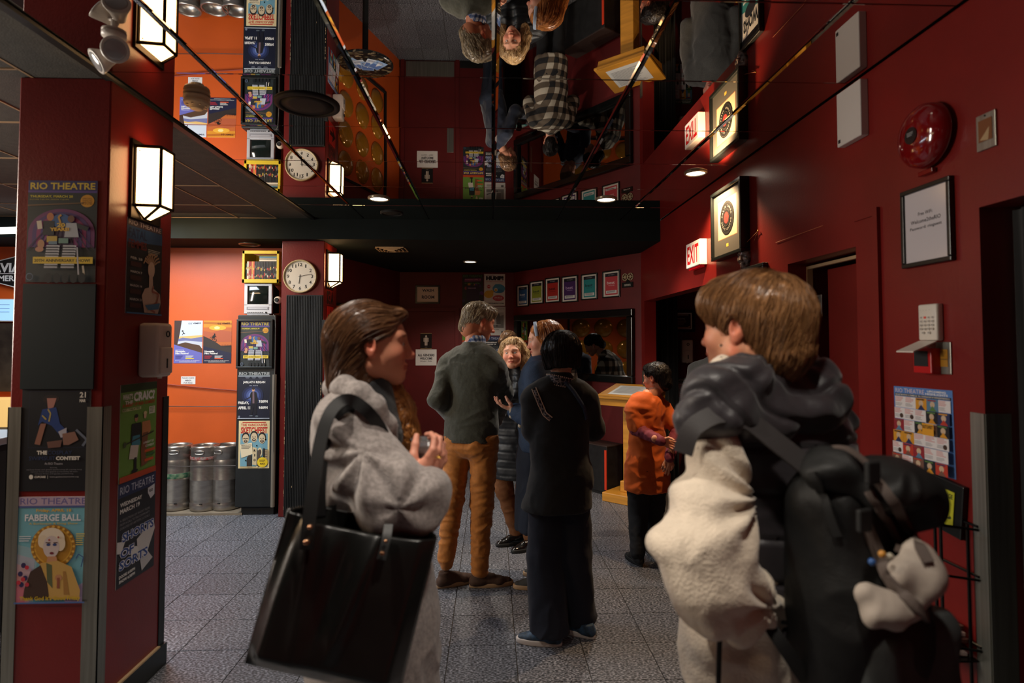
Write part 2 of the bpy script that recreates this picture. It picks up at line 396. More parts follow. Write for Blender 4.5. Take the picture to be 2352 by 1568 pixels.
# ---------------- curtains
CURT=mat('black_curtain',(14,14,15),.85,sheen=.2)
def curtain(name,label,p,q,z0,z1,fold=.05,amp=.02,cat='curtain'):
    p,q=Vector((*p,0)),Vector((*q,0)); d=q-p; n=Vector((-d.y,d.x,0)).normalized(); k=int(d.length/fold*8)
    mb=MB(); vs=[]
    for i in range(k+1):
        t=i/k; ph=2*math.pi*d.length*t/fold
        for z in (z0,(z0+z1)/2,z1):
            vs.append(p+d*t+n*(amp*math.sin(ph+.5*math.sin(ph*.37))*(1 if z<z1 else .5))+Vector((0,0,z)))
    mb.add(vs,[(i*3+j,(i+1)*3+j,(i+1)*3+j+1,i*3+j+1) for i in range(k) for j in range(2)])
    o=mb.obj(name,CURT,None,True); m=o.modifiers.new('s','SOLIDIFY'); m.thickness=.004; return tag(o,label,cat)
curtain('curtain','black pleated curtain filling the doorway at the right edge of the picture',(1.665,1.82),(1.665,.75),.02,2.02,.07)
curtain('curtain','narrow black curtain hanging at the left side of the alcove opening',(1.66,6.33),(2.0,6.3),.02,2.28,.06)
# ================================================================== printed sheets
WHITE=(240,238,232); BLK=(16,16,20); YEL=(235,205,60); NAVY=(20,30,60)
def art_years(s):      # 20th anniversary show
    s.rect(0,0,1,.115,(48,44,104)); s.text('RIO THEATRE',.03,.02,.94,.068,(226,196,74),.03); s.rect(0,.1,1,.02,(96,72,150))
    s.rect(0,.12,1,.88,(38,46,48))
    s.text('THURSDAY, MARCH 20',.03,.145,.62,.028,(232,214,60),.02); s.text('DOORS 7:00 PM | SHOW 7:30 PM',.03,.182,.56,.014,(214,196,80))
    s.ell(.86,.2,.1,.062,(222,158,40)); 
    for i in range(4): s.text(['SPECIAL','GUEST MC','AND MORE','LIVE'][i],.79,.17+i*.018,.14,.011,(110,60,20))
    s.poly([(0,.24),(.8,.215),(.8,.225),(0,.255)],(120,90,60))
    for i,c in enumerate([(120,52,110),(84,52,120),(150,50,110),(84,56,132),(140,60,130),(60,40,84)]):
        s.ell(.5,.52,.48-.06*i,.24-.03*i,c,32,0,180); s.poly([(.02+.06*i,.52),(.98-.06*i,.52),(.98-.06*i,.66),(.02+.06*i,.66)],c)
    for k in range(-5,6): s.line([(.5+.05*k,.5),(.5+.1*k,.69)],.004,(50,30,66))
    s.ell(.5,.4,.14,.07,(52,100,160)); 
    s.ell(.34,.36,.05,.04,(206,130,80)); s.rect(.24,.4,.16,.14,(40,44,52)); s.ell(.64,.38,.05,.035,(120,80,60)); s.poly([(.57,.42),(.72,.42),(.76,.56),(.55,.56)],(190,196,206))
    s.poly([(.72,.42),(.9,.46),(.88,.5),(.74,.47)],(40,44,50)); s.line([(.52,.48),(.46,.36),(.5,.34)],.008,(214,160,60)); s.line([(.2,.48),(.18,.4)],.02,(232,220,200))
    s.text('20',.44,.42,.12,.04,(240,200,70),.04); s.text('YEARS!',.34,.465,.28,.036,(240,190,60),.05)
    s.rect(.3,.55,.15,.06,(210,180,80)); s.rect(.47,.57,.14,.05,(120,160,150)); s.rect(.33,.6,.12,.03,(120,150,170))
    s.ell(.22,.63,.05,.045,(200,150,110)); s.ell(.2,.68,.06,.025,(210,150,120))
    for r in range(9):
        yy=.64+.026*r
        if .755<yy<.8: continue
        for c in range(2): s.rect(.28+.02*(8-r)/8+c*.24,yy,.19,.018,(214,218,226)); s.rect(.28+c*.24,yy+.012,.19,.005,(90,90,100))
    s.rect(.12,.755,.86,.066,(240,206,62)); s.text('20TH ANNIVERSARY SHOW!',.14,.775,.8,.03,(40,34,20),.02)
    s.line([(.75,.66),(.78,.93)],.006,(200,200,210)); s.line([(.84,.84),(.86,.93)],.008,(210,200,180)); 
    for k in range(5): s.ell(.35+.12*k,.96,.05,.05,(18,24,30))
    s.ell(.08,.95,.05,.035,(120,140,170)); s.ell(.08,.95,.042,.029,(36,46,60))
def art_regan(s):
    s.rect(0,0,1,1,(18,24,44)); s.rect(0,0,1,.085,(44,52,54)); s.text('RIO THEATRE',.02,.01,.96,.065,(170,172,170),.04); s.rect(0,.085,1,.018,(196,206,214))
    for k in range(3): s.rect(.22+.2*k,.115,.14,.012,(110,116,130)); s.rect(.24+.2*k,.135,.1,.01,(120,126,140))
    s.rect(.12,.175,.76,.003,(120,130,150)); s.text('JARLATH REGAN',.15,.2,.7,.06,WHITE,.03); s.text('IN BITS',.36,.285,.26,.02,(200,204,214))
    for i,c in enumerate([(28,38,72),(44,58,106),(74,92,150),(112,132,188)]): s.ell(.46,.5,.34-.07*i,.2-.04*i,c)
    s.ell(.48,.38,.045,.045,(206,160,130)); s.ell(.48,.355,.046,.03,(50,40,36))
    s.poly([(.4,.44),(.48,.42),(.58,.44),(.64,.6),(.6,.68),(.42,.68),(.4,.55),(.22,.6),(.22,.58),(.36,.54)],(30,30,36)); s.poly([(.455,.43),(.51,.43),(.52,.67),(.46,.67)],(120,96,104))
    s.poly([(.42,.68),(.6,.68),(.6,.9),(.52,.9),(.51,.74),(.46,.9),(.4,.9)],(20,22,34)); s.ell(.42,.93,.06,.014,(90,100,110)); s.ell(.6,.94,.05,.02,(80,90,100))
    s.text('FRIDAY,',.0+.01,.63,.34,.065,WHITE,.04); s.text('APRIL 11',.01,.73,.38,.065,WHITE,.04); s.text('7:00PM',.66,.6,.28,.06,WHITE,.05); s.text('9:30PM',.66,.73,.28,.06,WHITE,.05)
    s.ell(.05,.95,.035,.025,(120,130,150)); s.rect(0,.978,1,.014,(196,206,220))
def art_sketch(s):
    s.rect(0,0,1,1,(232,212,160)); s.rect(.06,.27,.88,.7,(120,170,186)); s.rect(.12,.025,.76,.02,(196,60,44))
    s.text('THE VANCOUVER',.07,.06,.86,.055,(190,44,36),.03); s.text('SKETCHFEST',.07,.13,.86,.14,(196,40,36),.04)
    for k,(x,y) in enumerate([(.23,.37),(.5,.34),(.76,.37)]):
        s.ell(x,y-.02,.125,.11,(40,36,34)); s.ell(x,y+.01,.105,.1,(216,196,160)); s.ell(x-.04,y,.018,.01,(50,44,40)); s.ell(x+.04,y,.018,.01,(50,44,40)); s.ell(x,y+.06,.06,.03,(70,58,50)); s.ell(x,y+.055,.03,.01,(220,200,170)); s.line([(x,y),(x-.01,y+.03)],.002,(90,70,60))
    s.line([(.14,.37),(.32,.37)],.004,BLK)
    for x,y in [(.88,.39),(.6,.52),(.25,.83)]: s.poly([(x+.03*math.cos(R(90+72*k*2)),y-.022*math.sin(R(90+72*k*2))) for k in range(5)],BLK)
    s.poly([(.05,.5),(.44,.46),(.46,.7),(.1,.78)],(236,222,186)); s.text('MARCH 27TH',.1,.5,.32,.022,BLK,.03); s.lines(.1,.54,.32,.06,3,(70,66,60))
    s.poly([(.28,.78),(.34,.72),(.44,.72),(.44,.97),(.28,.97)],(60,54,48)); s.poly([(.46,.55),(.6,.57),(.6,.94),(.46,.92)],(214,196,156)); s.text('R',.5,.6,.07,.05,BLK,.06); s.text('I',.52,.7,.03,.05,BLK,.06); s.text('O',.5,.8,.07,.05,BLK,.06)
    s.ell(.7,.66,.08,.1,(220,206,170)); s.ell(.7,.66,.05,.06,(70,60,54)); s.rect(.62,.62,.1,.34,(90,80,70)); s.rect(.8,.58,.06,.38,(50,46,42)); s.rect(.87,.6,.09,.3,(170,150,116))
    for k in range(6): s.rect(.81,.6+.05*k,.13,.008,(30,28,26))
    s.ell(.79,.87,.17,.105,(240,206,40)); s.text('RIO',.72,.885,.15,.035,(60,40,20),.05); s.lines(.69,.82,.2,.05,3,(90,70,30)); s.rect(.05,.955,.6,.02,(232,212,160)); s.lines(.07,.96,.55,.02,1,(60,50,40))
def art_craic(s):
    s.rect(0,0,1,1,(110,152,62)); s.rect(0,0,1,.08,(46,66,36)); s.text("WHAT'S",.06,.1,.26,.06,WHITE,.04); s.text('THE',.12,.17,.2,.04,WHITE,.04); s.text('CRAIC?',.34,.09,.6,.1,WHITE,.05)
    s.text('A NIGHT OF IRISH COMEDY',.05,.2,.9,.035,(200,70,30),.03); s.rect(.05,.25,.5,.03,(200,206,150)); s.text('RIO THEATRE',.06,.253,.45,.022,(60,90,40),.02)
    s.rect(.78,.27,.17,.08,(220,222,200)); s.lines(.8,.28,.13,.06,4,(100,110,80))
    s.ell(.42,.37,.045,.035,(190,140,110)); s.ell(.42,.345,.05,.02,(40,34,30)); s.poly([(.3,.42),(.55,.42),(.58,.62),(.28,.62)],(30,36,34)); s.poly([(.33,.55),(.52,.55),(.54,.66),(.3,.66)],(70,140,160)); s.poly([(.28,.64),(.5,.66),(.46,.8),(.24,.78)],(220,210,196)); s.rect(.38,.78,.07,.12,(24,22,24)); s.ell(.4,.92,.09,.02,(24,22,24))
    s.ell(.66,.36,.04,.03,(220,180,150)); s.ell(.66,.33,.05,.02,(220,200,150)); s.poly([(.58,.42),(.8,.42),(.84,.52),(.7,.62),(.58,.6)],(196,130,80)); s.poly([(.6,.54),(.76,.54),(.7,.8),(.76,.88),(.58,.9),(.56,.7)],(130,80,50)); s.line([(.1,.62),(.92,.55)],.006,(60,54,40)); s.ell(.12,.62,.04,.03,(80,90,60))
    s.text('A NIGHT OF',.62,.64,.3,.025,WHITE,.02); s.text('COMEDY',.68,.68,.26,.025,WHITE,.02); s.rect(.66,.73,.3,.03,(214,90,40)); s.rect(.7,.78,.26,.02,(60,110,60)); s.rect(.66,.83,.26,.03,(214,90,40)); s.rect(0,.94,1,.06,(190,72,34))
def art_shorts(s):
    s.rect(0,0,1,1,(26,30,38)); s.rect(0,0,1,.14,(34,48,88)); s.text('RIO THEATRE',.05,.035,.9,.075,(190,196,214),.0)
    s.text('WEDNESDAY',.06,.19,.56,.04,WHITE,.03); s.text('MARCH 19',.06,.25,.5,.045,WHITE,.03); s.poly([(.78,.15),(.97,.13),(.97,.24),(.86,.27),(.78,.2)],(214,216,222)); s.text('RIO',.82,.17,.1,.03,BLK,.04)
    for k,tx in enumerate(['A SELECTION OF SHORT FILMS','FROM A CALL TO THE COMMUNITY','CURATED BY ARTISTIC LOCALS']): s.text(tx,.06,.35+.038*k,.78,.022,(150,150,154))
    s.poly([(0,.55),(.2,.58),(.1,.68),(0,.66)],(216,214,212)); s.poly([(.5,.62),(.95,.5),(1,.6),(.8,.8),(.55,.85)],(206,204,202)); s.poly([(.6,.85),(.8,.8),(.95,.9),(.65,.97)],(190,190,192)); s.ell(.45,.74,.1,.06,(220,218,214))
    for tx,x,y,w in [('SHORTS',.12,.49,.84),('OF',.08,.64,.34),('SORTS',.06,.75,.74)]:
        s.text(tx,x-.012,y-.004,w+.024,.098,(230,232,240),.09); s.text(tx,x,y,w,.09,(40,72,140),.03)
    s.text('DOORS 6:00PM',.06,.885,.4,.03,WHITE,.03); s.text('SHOW 6:30PM',.06,.93,.4,.03,WHITE,.03)
def art_medusa(s):
    s.rect(0,0,1,1,(22,26,34)); s.rect(0,0,1,.08,(60,50,60)); s.text('RIO THEATRE',.04,.015,.92,.05,(170,160,170)); s.poly([(0,.08),(1,.08),(1,.2),(0,.26)],(34,62,104))
    s.text('FATAL',.04,.1,.5,.1,(24,34,70),.02); s.text('FEMMES',.04,.22,.5,.09,(90,28,30),.02); s.lines(.58,.28,.38,.07,4,(150,150,150))
    for k,tx in enumerate(['FEB. 28','MARCH 7','MARCH 14','MARCH 21']): s.text(tx,.1,.4+.145*k,.32,.025,(190,190,190),.02); s.rect(.1,.45+.145*k,.3,.05,(60,26,28))
    s.ell(.68,.5,.1,.09,(196,172,156)); s.poly([(.62,.56),(.72,.56),(.74,.7),(.95,.76),(.98,.86),(.9,.98),(.5,.98),(.42,.8),(.5,.72),(.62,.7)],(190,166,152))
    for k in range(9):
        a=R(20+k*18); s.line([(.68+.08*math.cos(a),.46-.05*math.sin(a)),(.68+.2*math.cos(a+.2),.44-.1*math.sin(a)),(.68+.26*math.cos(a-.1),.46-.14*math.sin(a+.2))],.008,(150,120,96))
    s.line([(.74,.68),(.7,.74),(.9,.76),(.84,.86),(.6,.93),(.8,.97)],.01,(150,84,70)); s.poly([(.5,.9),(.95,.86),(.9,.93),(.6,.95)],(60,110,150)); s.rect(0,.985,1,.015,(60,110,160))
def art_cosplay(s):
    s.rect(0,0,1,1,(16,19,27)); s.rect(.1,.02,.86,.56,(26,32,52)); s.rect(.11,.03,.84,.54,(13,16,24))
    s.ell(.42,.1,.12,.045,(40,28,30)); s.poly([(.36,.09),(.5,.09),(.46,.18),(.38,.2)],(188,132,122)); s.poly([(.3,.2),(.5,.18),(.56,.34),(.68,.42),(.62,.5),(.44,.36),(.3,.32),(.24,.36)],(34,66,138))
    s.line([(.38,.2),(.42,.24),(.4,.32)],.006,(190,170,90)); s.line([(.3,.26),(.36,.3)],.006,(190,170,90)); s.poly([(.28,.34),(.36,.34),(.28,.55),(.2,.54)],(160,110,92)); s.poly([(.54,.42),(.66,.38),(.66,.46),(.58,.48)],(190,190,206))
    s.poly([(.6,.44),(.78,.42),(.84,.5),(.7,.55),(.62,.55)],(150,110,96)); s.poly([(.38,.52),(.6,.5),(.58,.57),(.4,.58)],(120,84,74)); s.line([(.8,.4),(.96,.5),(.9,.56)],.01,(110,120,140))
    s.text('21',.84,.03,.09,.055,WHITE,.03); s.text('MAR',.84,.1,.09,.03,WHITE,.04)
    s.text('THE',.24,.605,.15,.038,WHITE,.05); s.text('COSPLAY',.4,.605,.35,.038,(44,62,110),.0); s.text('SWIMSUIT',.13,.66,.38,.038,(44,62,110),.0); s.text('CONTEST',.52,.66,.35,.038,WHITE,.05); s.text('At RIO Theatre',.36,.72,.26,.022,(190,190,200))
    s.text('featuring',.44,.765,.1,.012,(150,150,160)); 
    for k in range(3): s.text('various hosts and guests performing all evening long'[:52-8*k],.1+.06*k,.785+.02*k,.8-.12*k,.012,(150,150,160))
    s.ell(.17,.86,.03,.022,WHITE); s.text('CUPCAKE',.22,.85,.16,.02,WHITE,.03); s.rect(.41,.845,.003,.035,WHITE); s.text('www.geekendvancouver.org',.44,.853,.42,.016,(190,190,196))
def art_ball(s):
    s.rect(0,0,1,1,(120,186,206)); 
    for i,c in enumerate([(150,190,206),(176,184,204),(206,176,190),(214,156,160),(206,120,140)]): s.poly([(0,.45+.09*i),(.3-.04*i,.5+.09*i),(.25-.03*i,1),(0,1)],c)
    s.poly([(.7,.9),(1,.8),(1,1),(.7,1)],(190,170,210))
    s.rect(0,0,1,.085,(190,170,196)); s.text('RIO THEATRE',.03,.012,.94,.06,(110,104,170),.0); s.rect(0,.085,1,.018,(84,100,160)); s.text('Friday, APRIL 18',.26,.115,.5,.035,(236,190,70),.03); s.text('FABERGE BALL',.1,.165,.8,.065,(236,240,250),.03)
    s.text('A Burlesque & Drag Show',.16,.245,.7,.022,(220,190,90),.02); s.lines(.03,.37,.18,.06,3,(220,230,240)); s.lines(.84,.35,.13,.12,6,(230,210,120))
    s.ell(.52,.47,.32,.205,(176,124,40)); s.ell(.52,.47,.27,.175,(222,170,60)); s.ell(.52,.47,.25,.16,(196,142,46))
    for k in range(24): a=R(15*k); s.ell(.52+.295*math.cos(a),.47+.19*math.sin(a),.02,.012,(226,180,80))
    s.ell(.5,.4,.19,.11,(238,226,206)); s.ell(.38,.42,.07,.06,(232,216,192)); s.ell(.63,.44,.07,.07,(232,216,192)); s.ell(.5,.47,.115,.105,(214,200,200)); s.ell(.46,.45,.03,.012,(50,70,130)); s.ell(.55,.45,.03,.012,(50,70,130)); s.ell(.51,.53,.03,.012,(120,30,50)); s.line([(.42,.43),(.49,.432)],.004,(90,60,50)); s.line([(.53,.432),(.59,.43)],.004,(90,60,50)); s.ell(.47,.405,.012,.01,(170,60,60)); s.ell(.6,.38,.012,.01,(170,60,60))
    s.poly([(.46,.56),(.58,.56),(.6,.62),(.44,.62)],(206,150,110)); s.poly([(.36,.62),(.6,.6),(.8,.66),(.93,.88),(.92,.96),(.3,.96),(.2,.9)],(206,166,90))
    s.poly([(.22,.7),(.36,.64),(.46,.8),(.5,.96),(.12,.96),(.14,.86)],(70,50,40)); s.poly([(.44,.62),(.52,.64),(.54,.86),(.46,.8)],(96,104,70)); s.poly([(.68,.7),(.72,.7),(.78,.92),(.7,.92)],(170,124,60)); s.ell(.62,.76,.05,.03,(196,140,100)); s.rect(.6,.76,.04,.1,(150,84,60))
    for x,y in [(.12,.64),(.08,.72),(.15,.76),(.1,.82)]: s.ell(x,y,.035,.025,(50,40,90))
    for x,y in [(.17,.66),(.12,.77),(.18,.82),(.06,.8)]: s.ell(x,y,.03,.02,(200,50,70))
    s.line([(.86,.58),(.9,.54),(.97,.57),(.94,.66)],.004,(60,90,150)); s.text("Thank God It's Good Friday",.08,.93,.86,.05,(206,176,30),.03); s.rect(0,.985,1,.015,(84,110,170))
def art_climb(s):
    s.rect(0,0,1,.6,(214,224,236)); s.poly([(0,.38),(1,.34),(1,.44),(0,.5)],(238,196,120)); s.poly([(0,.46),(.3,.4),(.6,.42),(1,.38),(1,.6),(0,.6)],(120,124,170)); s.poly([(0,.5),(.4,.47),(1,.5),(1,.62),(0,.62)],(206,210,220))
    s.poly([(0,0),(.26,0),(.2,.3),(.12,.56),(0,.6)],(74,52,46)); s.poly([(.1,.56),(.4,.51),(.9,.58),(1,.66),(1,.78),(0,.6)],(90,62,44)); s.poly([(0,.56),(1,.76),(1,1),(0,1)],(112,112,190))
    s.ell(.3,.24,.02,.015,BLK); s.line([(.3,.25),(.33,.3),(.38,.31)],.007,BLK); s.line([(.33,.29),(.28,.34)],.005,BLK); s.line([(.3,.26),(.25,.24)],.004,BLK)
    s.text('(::) VIMFF',.5,.045,.44,.05,(60,70,90),.02); s.text('Mountain',.06,.7,.34,.045,WHITE,.05); s.text('Film Festival',.06,.75,.46,.04,WHITE,.05); s.rect(.06,.685,.3,.01,(220,220,240)); s.lines(.06,.82,.28,.08,4,(60,60,130)); s.lines(.42,.82,.3,.06,4,WHITE); s.rect(.42,.88,.3,.02,YEL); s.text('sponsors and partners of the festival',.06,.93,.86,.018,WHITE,.02); s.rect(.2,.965,.6,.008,WHITE)
def art_bike(s):
    s.rect(0,0,1,1,(206,110,50)); s.rect(0,0,1,.16,(226,150,40)); s.poly([(0,.03),(1,.06),(1,.1),(0,.08)],(190,110,30)); s.ell(.5,.17,.3,.06,(246,186,60)); s.ell(.48,.17,.1,.035,(255,236,160)); s.poly([(0,.24),(.3,.28),(.6,.22),(1,.26),(1,.5),(0,.5)],(190,96,60))
    s.poly([(0,.36),(.2,.42),(.5,.53),(.65,.6),(1,.58),(1,1),(0,1)],(54,44,40)); s.poly([(0,.6),(1,.76),(1,1),(0,1)],(30,32,62))
    for k in range(12): s.poly([(.62+.03*k,.62),(.635+.03*k,.57-.01*(k%3)),(.65+.03*k,.62)],(40,34,34))
    s.ell(.29,.42,.055,.04,(30,22,20)); s.ell(.29,.42,.042,.03,(180,96,50)); s.ell(.42,.46,.055,.04,(30,22,20)); s.ell(.42,.46,.042,.03,(180,96,50)); s.line([(.29,.42),(.35,.38),(.42,.46)],.006,(24,18,18)); s.ell(.4,.32,.025,.018,(24,18,18)); s.poly([(.32,.36),(.4,.33),(.44,.36),(.38,.42),(.34,.41)],(24,18,18)); s.line([(.42,.35),(.46,.39)],.006,(24,18,18))
    s.text('(::) VIMFF',.5,.045,.44,.05,(110,60,20),.02); s.text('Mountain',.06,.7,.34,.045,WHITE,.05); s.text('Film Festival',.06,.75,.46,.04,WHITE,.05); s.lines(.06,.82,.28,.08,4,(190,50,60)); s.lines(.42,.82,.3,.06,4,WHITE); s.rect(.42,.88,.3,.02,(230,90,50)); s.text('sponsors and partners of the festival',.06,.93,.86,.018,WHITE,.02); s.rect(.2,.965,.6,.008,WHITE)
def art_hump(s):
    s.rect(0,0,1,1,(226,222,214)); s.text('DAN PRESENTS',.1,.03,.4,.02,(60,56,60),.02); s.text('HUMP!',.09,.06,.84,.14,(24,22,26),.09); s.text('20 YEARS & GOING DEEP!',.1,.23,.8,.025,(196,70,80),.02)
    for k in range(10): a=R(36*k); s.poly([(.22,.4),(.22+.13*math.cos(a),.4-.09*math.sin(a)),(.22+.06*math.cos(a+.4),.4-.04*math.sin(a+.4))],(206,50,50)); 
    s.ell(.22,.4,.07,.05,(206,50,50)); s.text('NEW!',.17,.385,.1,.025,WHITE,.03)
    s.ell(.7,.46,.3,.14,(80,156,190)); s.ell(.6,.4,.14,.08,(80,156,190)); s.ell(.7,.54,.25,.06,(60,130,170)); s.ell(.22,.64,.22,.12,(226,176,50)); s.ell(.36,.56,.1,.05,(226,176,50)); s.ell(.56,.5,.09,.06,(226,222,214)); s.ell(.56,.51,.06,.035,(226,176,50))
    s.ell(.68,.76,.27,.09,(196,60,70)); s.text('MAR 28 & 29',.5,.72,.36,.03,WHITE,.03); s.text('RIO THEATRE',.5,.77,.36,.025,WHITE,.02); s.text('HUMPFILMFEST.COM',.1,.905,.84,.035,(30,28,32),.03)
def art_mag(s):
    s.rect(0,0,1,1,(40,44,34)); s.text('RIO THEATRE',.04,.02,.9,.07,(70,110,60),.03); 
    rr=random.Random(3)
    for k in range(26): s.ell(rr.random()*.9+.05,.3+.65*rr.random(),.07,.05,[(90,40,110),(50,90,50),(190,120,40),(60,40,80),(150,60,60)][k%5])
    s.rect(.2,.35,.6,.5,(46,24,50)); s.poly([(.1,.14),(.9,.12),(.9,.22),(.1,.24)],(120,50,90)); s.text('THURSDAY APRIL 17',.12,.15,.76,.035,(206,150,170),.02); s.text('DOORS 6:30PM',.12,.27,.7,.03,(90,150,70),.02); s.text('VANCOUVER',.25,.42,.4,.04,(190,160,190),.02)
def art_street(s):
    s.rect(0,0,1,1,(206,202,196)); s.text('RIO THEATRE',.5,.05,.45,.05,(150,146,140)); s.rect(.08,.2,.84,.55,(176,172,166)); s.poly([(.55,.3),(.7,.22),(.78,.4),(.78,.62),(.58,.62)],(96,92,88)); s.poly([(.76,.32),(.92,.28),(.92,.65),(.78,.65)],(120,116,110)); s.rect(.08,.64,.84,.1,(120,116,112)); s.rect(.35,.5,.05,.17,(30,28,28)); s.ell(.375,.49,.03,.02,(30,28,28)); s.line([(.1,.55),(.3,.6)],.01,(40,38,38)); s.ell(.6,.67,.04,.02,(30,28,28)); s.text('A STREET STORY',.3,.78,.4,.03,BLK,.02); s.lines(.1,.85,.4,.08,4,(120,116,110)); s.rect(.8,.85,.12,.07,(90,88,86))
def art_grid(s,cols=5,rows=6,blue=(84,130,196),head='RIO THEATRE'):
    s.rect(0,0,1,1,blue); s.text(head,.03,.02,.52,.055,(226,206,206),.0); s.text('UPCOMING',.6,.02,.3,.025,WHITE,.03); s.text('HIGHLIGHTS',.57,.052,.36,.025,WHITE,.03); s.rect(.02,.085,.96,.032,(20,20,26)); s.text('1660 EAST BROADWAY & COMMERCIAL  FULL CALENDAR INFO AT WWW.RIOTHEATRE.CA',.03,.092,.93,.018,WHITE,.02)
    rr=random.Random(11); cw=.96/cols; ch=.865/rows; pal=[(30,32,38),(190,60,40),(90,130,160),(214,150,40),(120,84,70),(90,130,70),(40,50,90),(150,40,50)]
    for r in range(rows):
        for c in range(cols):
            x=.02+c*cw; y=.12+r*ch; art=(r*3+c*2)%5 in (1,4) or rr.random()<.18
            if art:
                k=rr.randrange(8); s.rect(x+.002,y+.002,cw-.004,ch-.004,pal[k]); s.ell(x+cw*.5,y+ch*.45,cw*.2,ch*.25,(206,180,150)); s.poly([(x+cw*.2,y+ch),(x+cw*.5,y+ch*.55),(x+cw*.85,y+ch)],pal[(k+3)%8]); s.rect(x+cw*.1,y+ch*.08,cw*.7,ch*.1,pal[(k+5)%8])
            else:
                s.rect(x+.002,y+.002,cw-.004,ch-.004,(228,224,224)); s.lines(x+.01,y+.012,cw*.8,ch*.45,4,(196,70,60),.35,r*7+c); s.lines(x+.01,y+ch*.6,cw*.7,ch*.3,3,(90,90,96),.3,r*5+c)
                if rr.random()<.35: s.ell(x+cw*.7,y+ch*.7,cw*.16,ch*.2,(70,50,40))
    s.rect(.02+3*cw,.12+2*ch,cw-.004,ch-.004,(226,160,40)); s.text('SKETCHFEST',.025+3*cw,.14+2*ch,cw-.02,.04,(60,40,20),.04)
def plain_paper(lines,col=(30,30,34),base=(232,228,224),bold=.02):
    def f(s):
        for (t,x,y,w,h,b) in lines: s.text(t,x,y,w,h,col,b)
    return f
def poster(name,wall,px,art,label,group=None,base=WHITE,off=0.0,tilt=0,th=.0015,cat='poster',mat_=None):
    c,w,h=wall.rect(*px); s=Sheet(w,h,base,th); art(s)
    o=s.obj(name,mat_ or PRINT,None,colors=True); return place(o,wall,c,label,cat,.0005+off,group,tilt)
G=None
# near pillar, front
poster('poster',W_PF,(63,415,222,648),art_years,'purple poster with yellow 20TH ANNIVERSARY SHOW band, top of near pillar front')
poster('poster',W_PF,(49,893,207,1127),art_cosplay,'black poster reading THE COSPLAY SWIMSUIT CONTEST on the near pillar front')
poster('poster',W_PF,(40,1140,201,1383),art_ball,'light blue FABERGE BALL poster with a gold halo, lowest on the near pillar front')
c,w_,h_=W_PF.rect(52,652,219,893); s=Sheet(w_,h_,(40,50,54),.006); o=s.obj('chalkboard',PAINTED,None,colors=True); place(o,W_PF,c,'empty dark grey-green board panel between two posters on the near pillar front','board',.0005)
# near pillar, side
poster('poster',W_PS,(289,510,370,722),art_medusa,'dark poster with a pale snake-haired bust and March dates, under the near wall lamp')
poster('poster',W_PS,(274,880,357,1095),art_craic,"green WHAT'S THE CRAIC? poster on the side of the near pillar")
poster('poster',W_PS,(268,1098,354,1325),art_shorts,'black and blue SHORTS OF SORTS poster, lowest on the side of the near pillar')
# orange wall
poster('poster',W_ORANGE,(400,736,465,834),art_climb,'pale-sky climber festival poster, left of the pair on the orange wall')
poster('poster',W_ORANGE,(467,736,532,834),art_bike,'sunset mountain biker festival poster, right of the pair on the orange wall')
poster('paper_notice',W_ORANGE,(416,864,449,882),plain_paper([('PLEASE CHECK',.07,.12,.86,.2,.02),('MERCH',.3,.42,.4,.2,.04),('FOR KEGS',.2,.72,.6,.2,.02)],(110,110,120)),'small white notice reading PLEASE CHECK MERCH FOR KEGS on the orange wall','',cat='notice')
# clock pillar side
c,w_,h_=W_CS.rect(748,665,770,692)
s=Sheet(.26,.14,(150,26,20),.001); s.text('SIDE BAR',.02,.02,.96,.96,(8,6,6),.06); o=s.obj('side_bar_lettering',PRINT,None,colors=True); place(o,W_CS,W_CS.hit(758,684),'black SIDE BAR lettering on the side of the clock pillar','lettering',.0005)
s=Sheet(.22,.20,(206,34,24),.003); s.poly([(.04,.4),(.55,.4),(.45,.12),(.98,.5),(.45,.92),(.55,.62),(.04,.62),(.18,.5)],(8,6,6)); o=s.obj('arrow_sign',PAINTED,None,colors=True); place(o,W_CS,W_CS.hit(757,728),'red panel with a black arrow pointing right on the side of the clock pillar','sign',.004)
poster('poster',W_CS,(745,838,768,915),lambda s:art_grid(s,3,4),'small blue-edged listings poster on the side of the clock pillar')
# back wall
poster('poster',W_BACK,(1062,630,1110,702),art_mag,'dark colourful poster beside the HUMP! poster, top left of the back wall group')
poster('poster',W_BACK,(1062,704,1110,786),art_craic,"green poster with two figures under the dark colourful one, half behind the tall man")
poster('poster',W_BACK,(1062,788,1110,850),art_years,'purple anniversary show poster lowest on the back wall, behind the tall man')
poster('poster',W_BACK,(1112,629,1160,702),art_hump,'white HUMP! poster with blue and yellow hands on the back wall')
poster('poster',W_BACK,(1112,704,1161,770),art_street,'grey street sketch poster directly below the HUMP! poster')
poster('poster',W_BACK,(1112,772,1160,840),art_shorts,'black and blue poster below the grey street poster on the back wall')
poster('paper_notice',W_BACK,(955,802,1003,839),plain_paper([('ALL GENDERS',.1,.28,.8,.16,.04),('WELCOME',.2,.49,.6,.15,.04),('Urinals + Stalls',.22,.68,.56,.1,0)]),'white ALL GENDERS WELCOME paper on the washroom door',cat='notice',off=.012)
def picto(s):
    s.rect(0,0,1,.03,(190,160,110)); s.rect(0,.97,1,.03,(190,160,110)); c_=(206,190,170); s.ell(.5,.2,.09,.07,c_); s.rect(.36,.28,.28,.28,c_); s.rect(.28,.3,.06,.24,c_); s.rect(.66,.3,.06,.24,c_); s.rect(.38,.56,.11,.22,c_); s.rect(.51,.56,.11,.22,c_); s.text('MEN',.4,.86,.2,.05,(150,140,130))
poster('washroom_sign',W_BACK,(966,765,992,801),picto,'black sign with a standing figure symbol above the ALL GENDERS paper',base=(20,18,18),th=.006,cat='sign',mat_=PAINTED,off=.012)
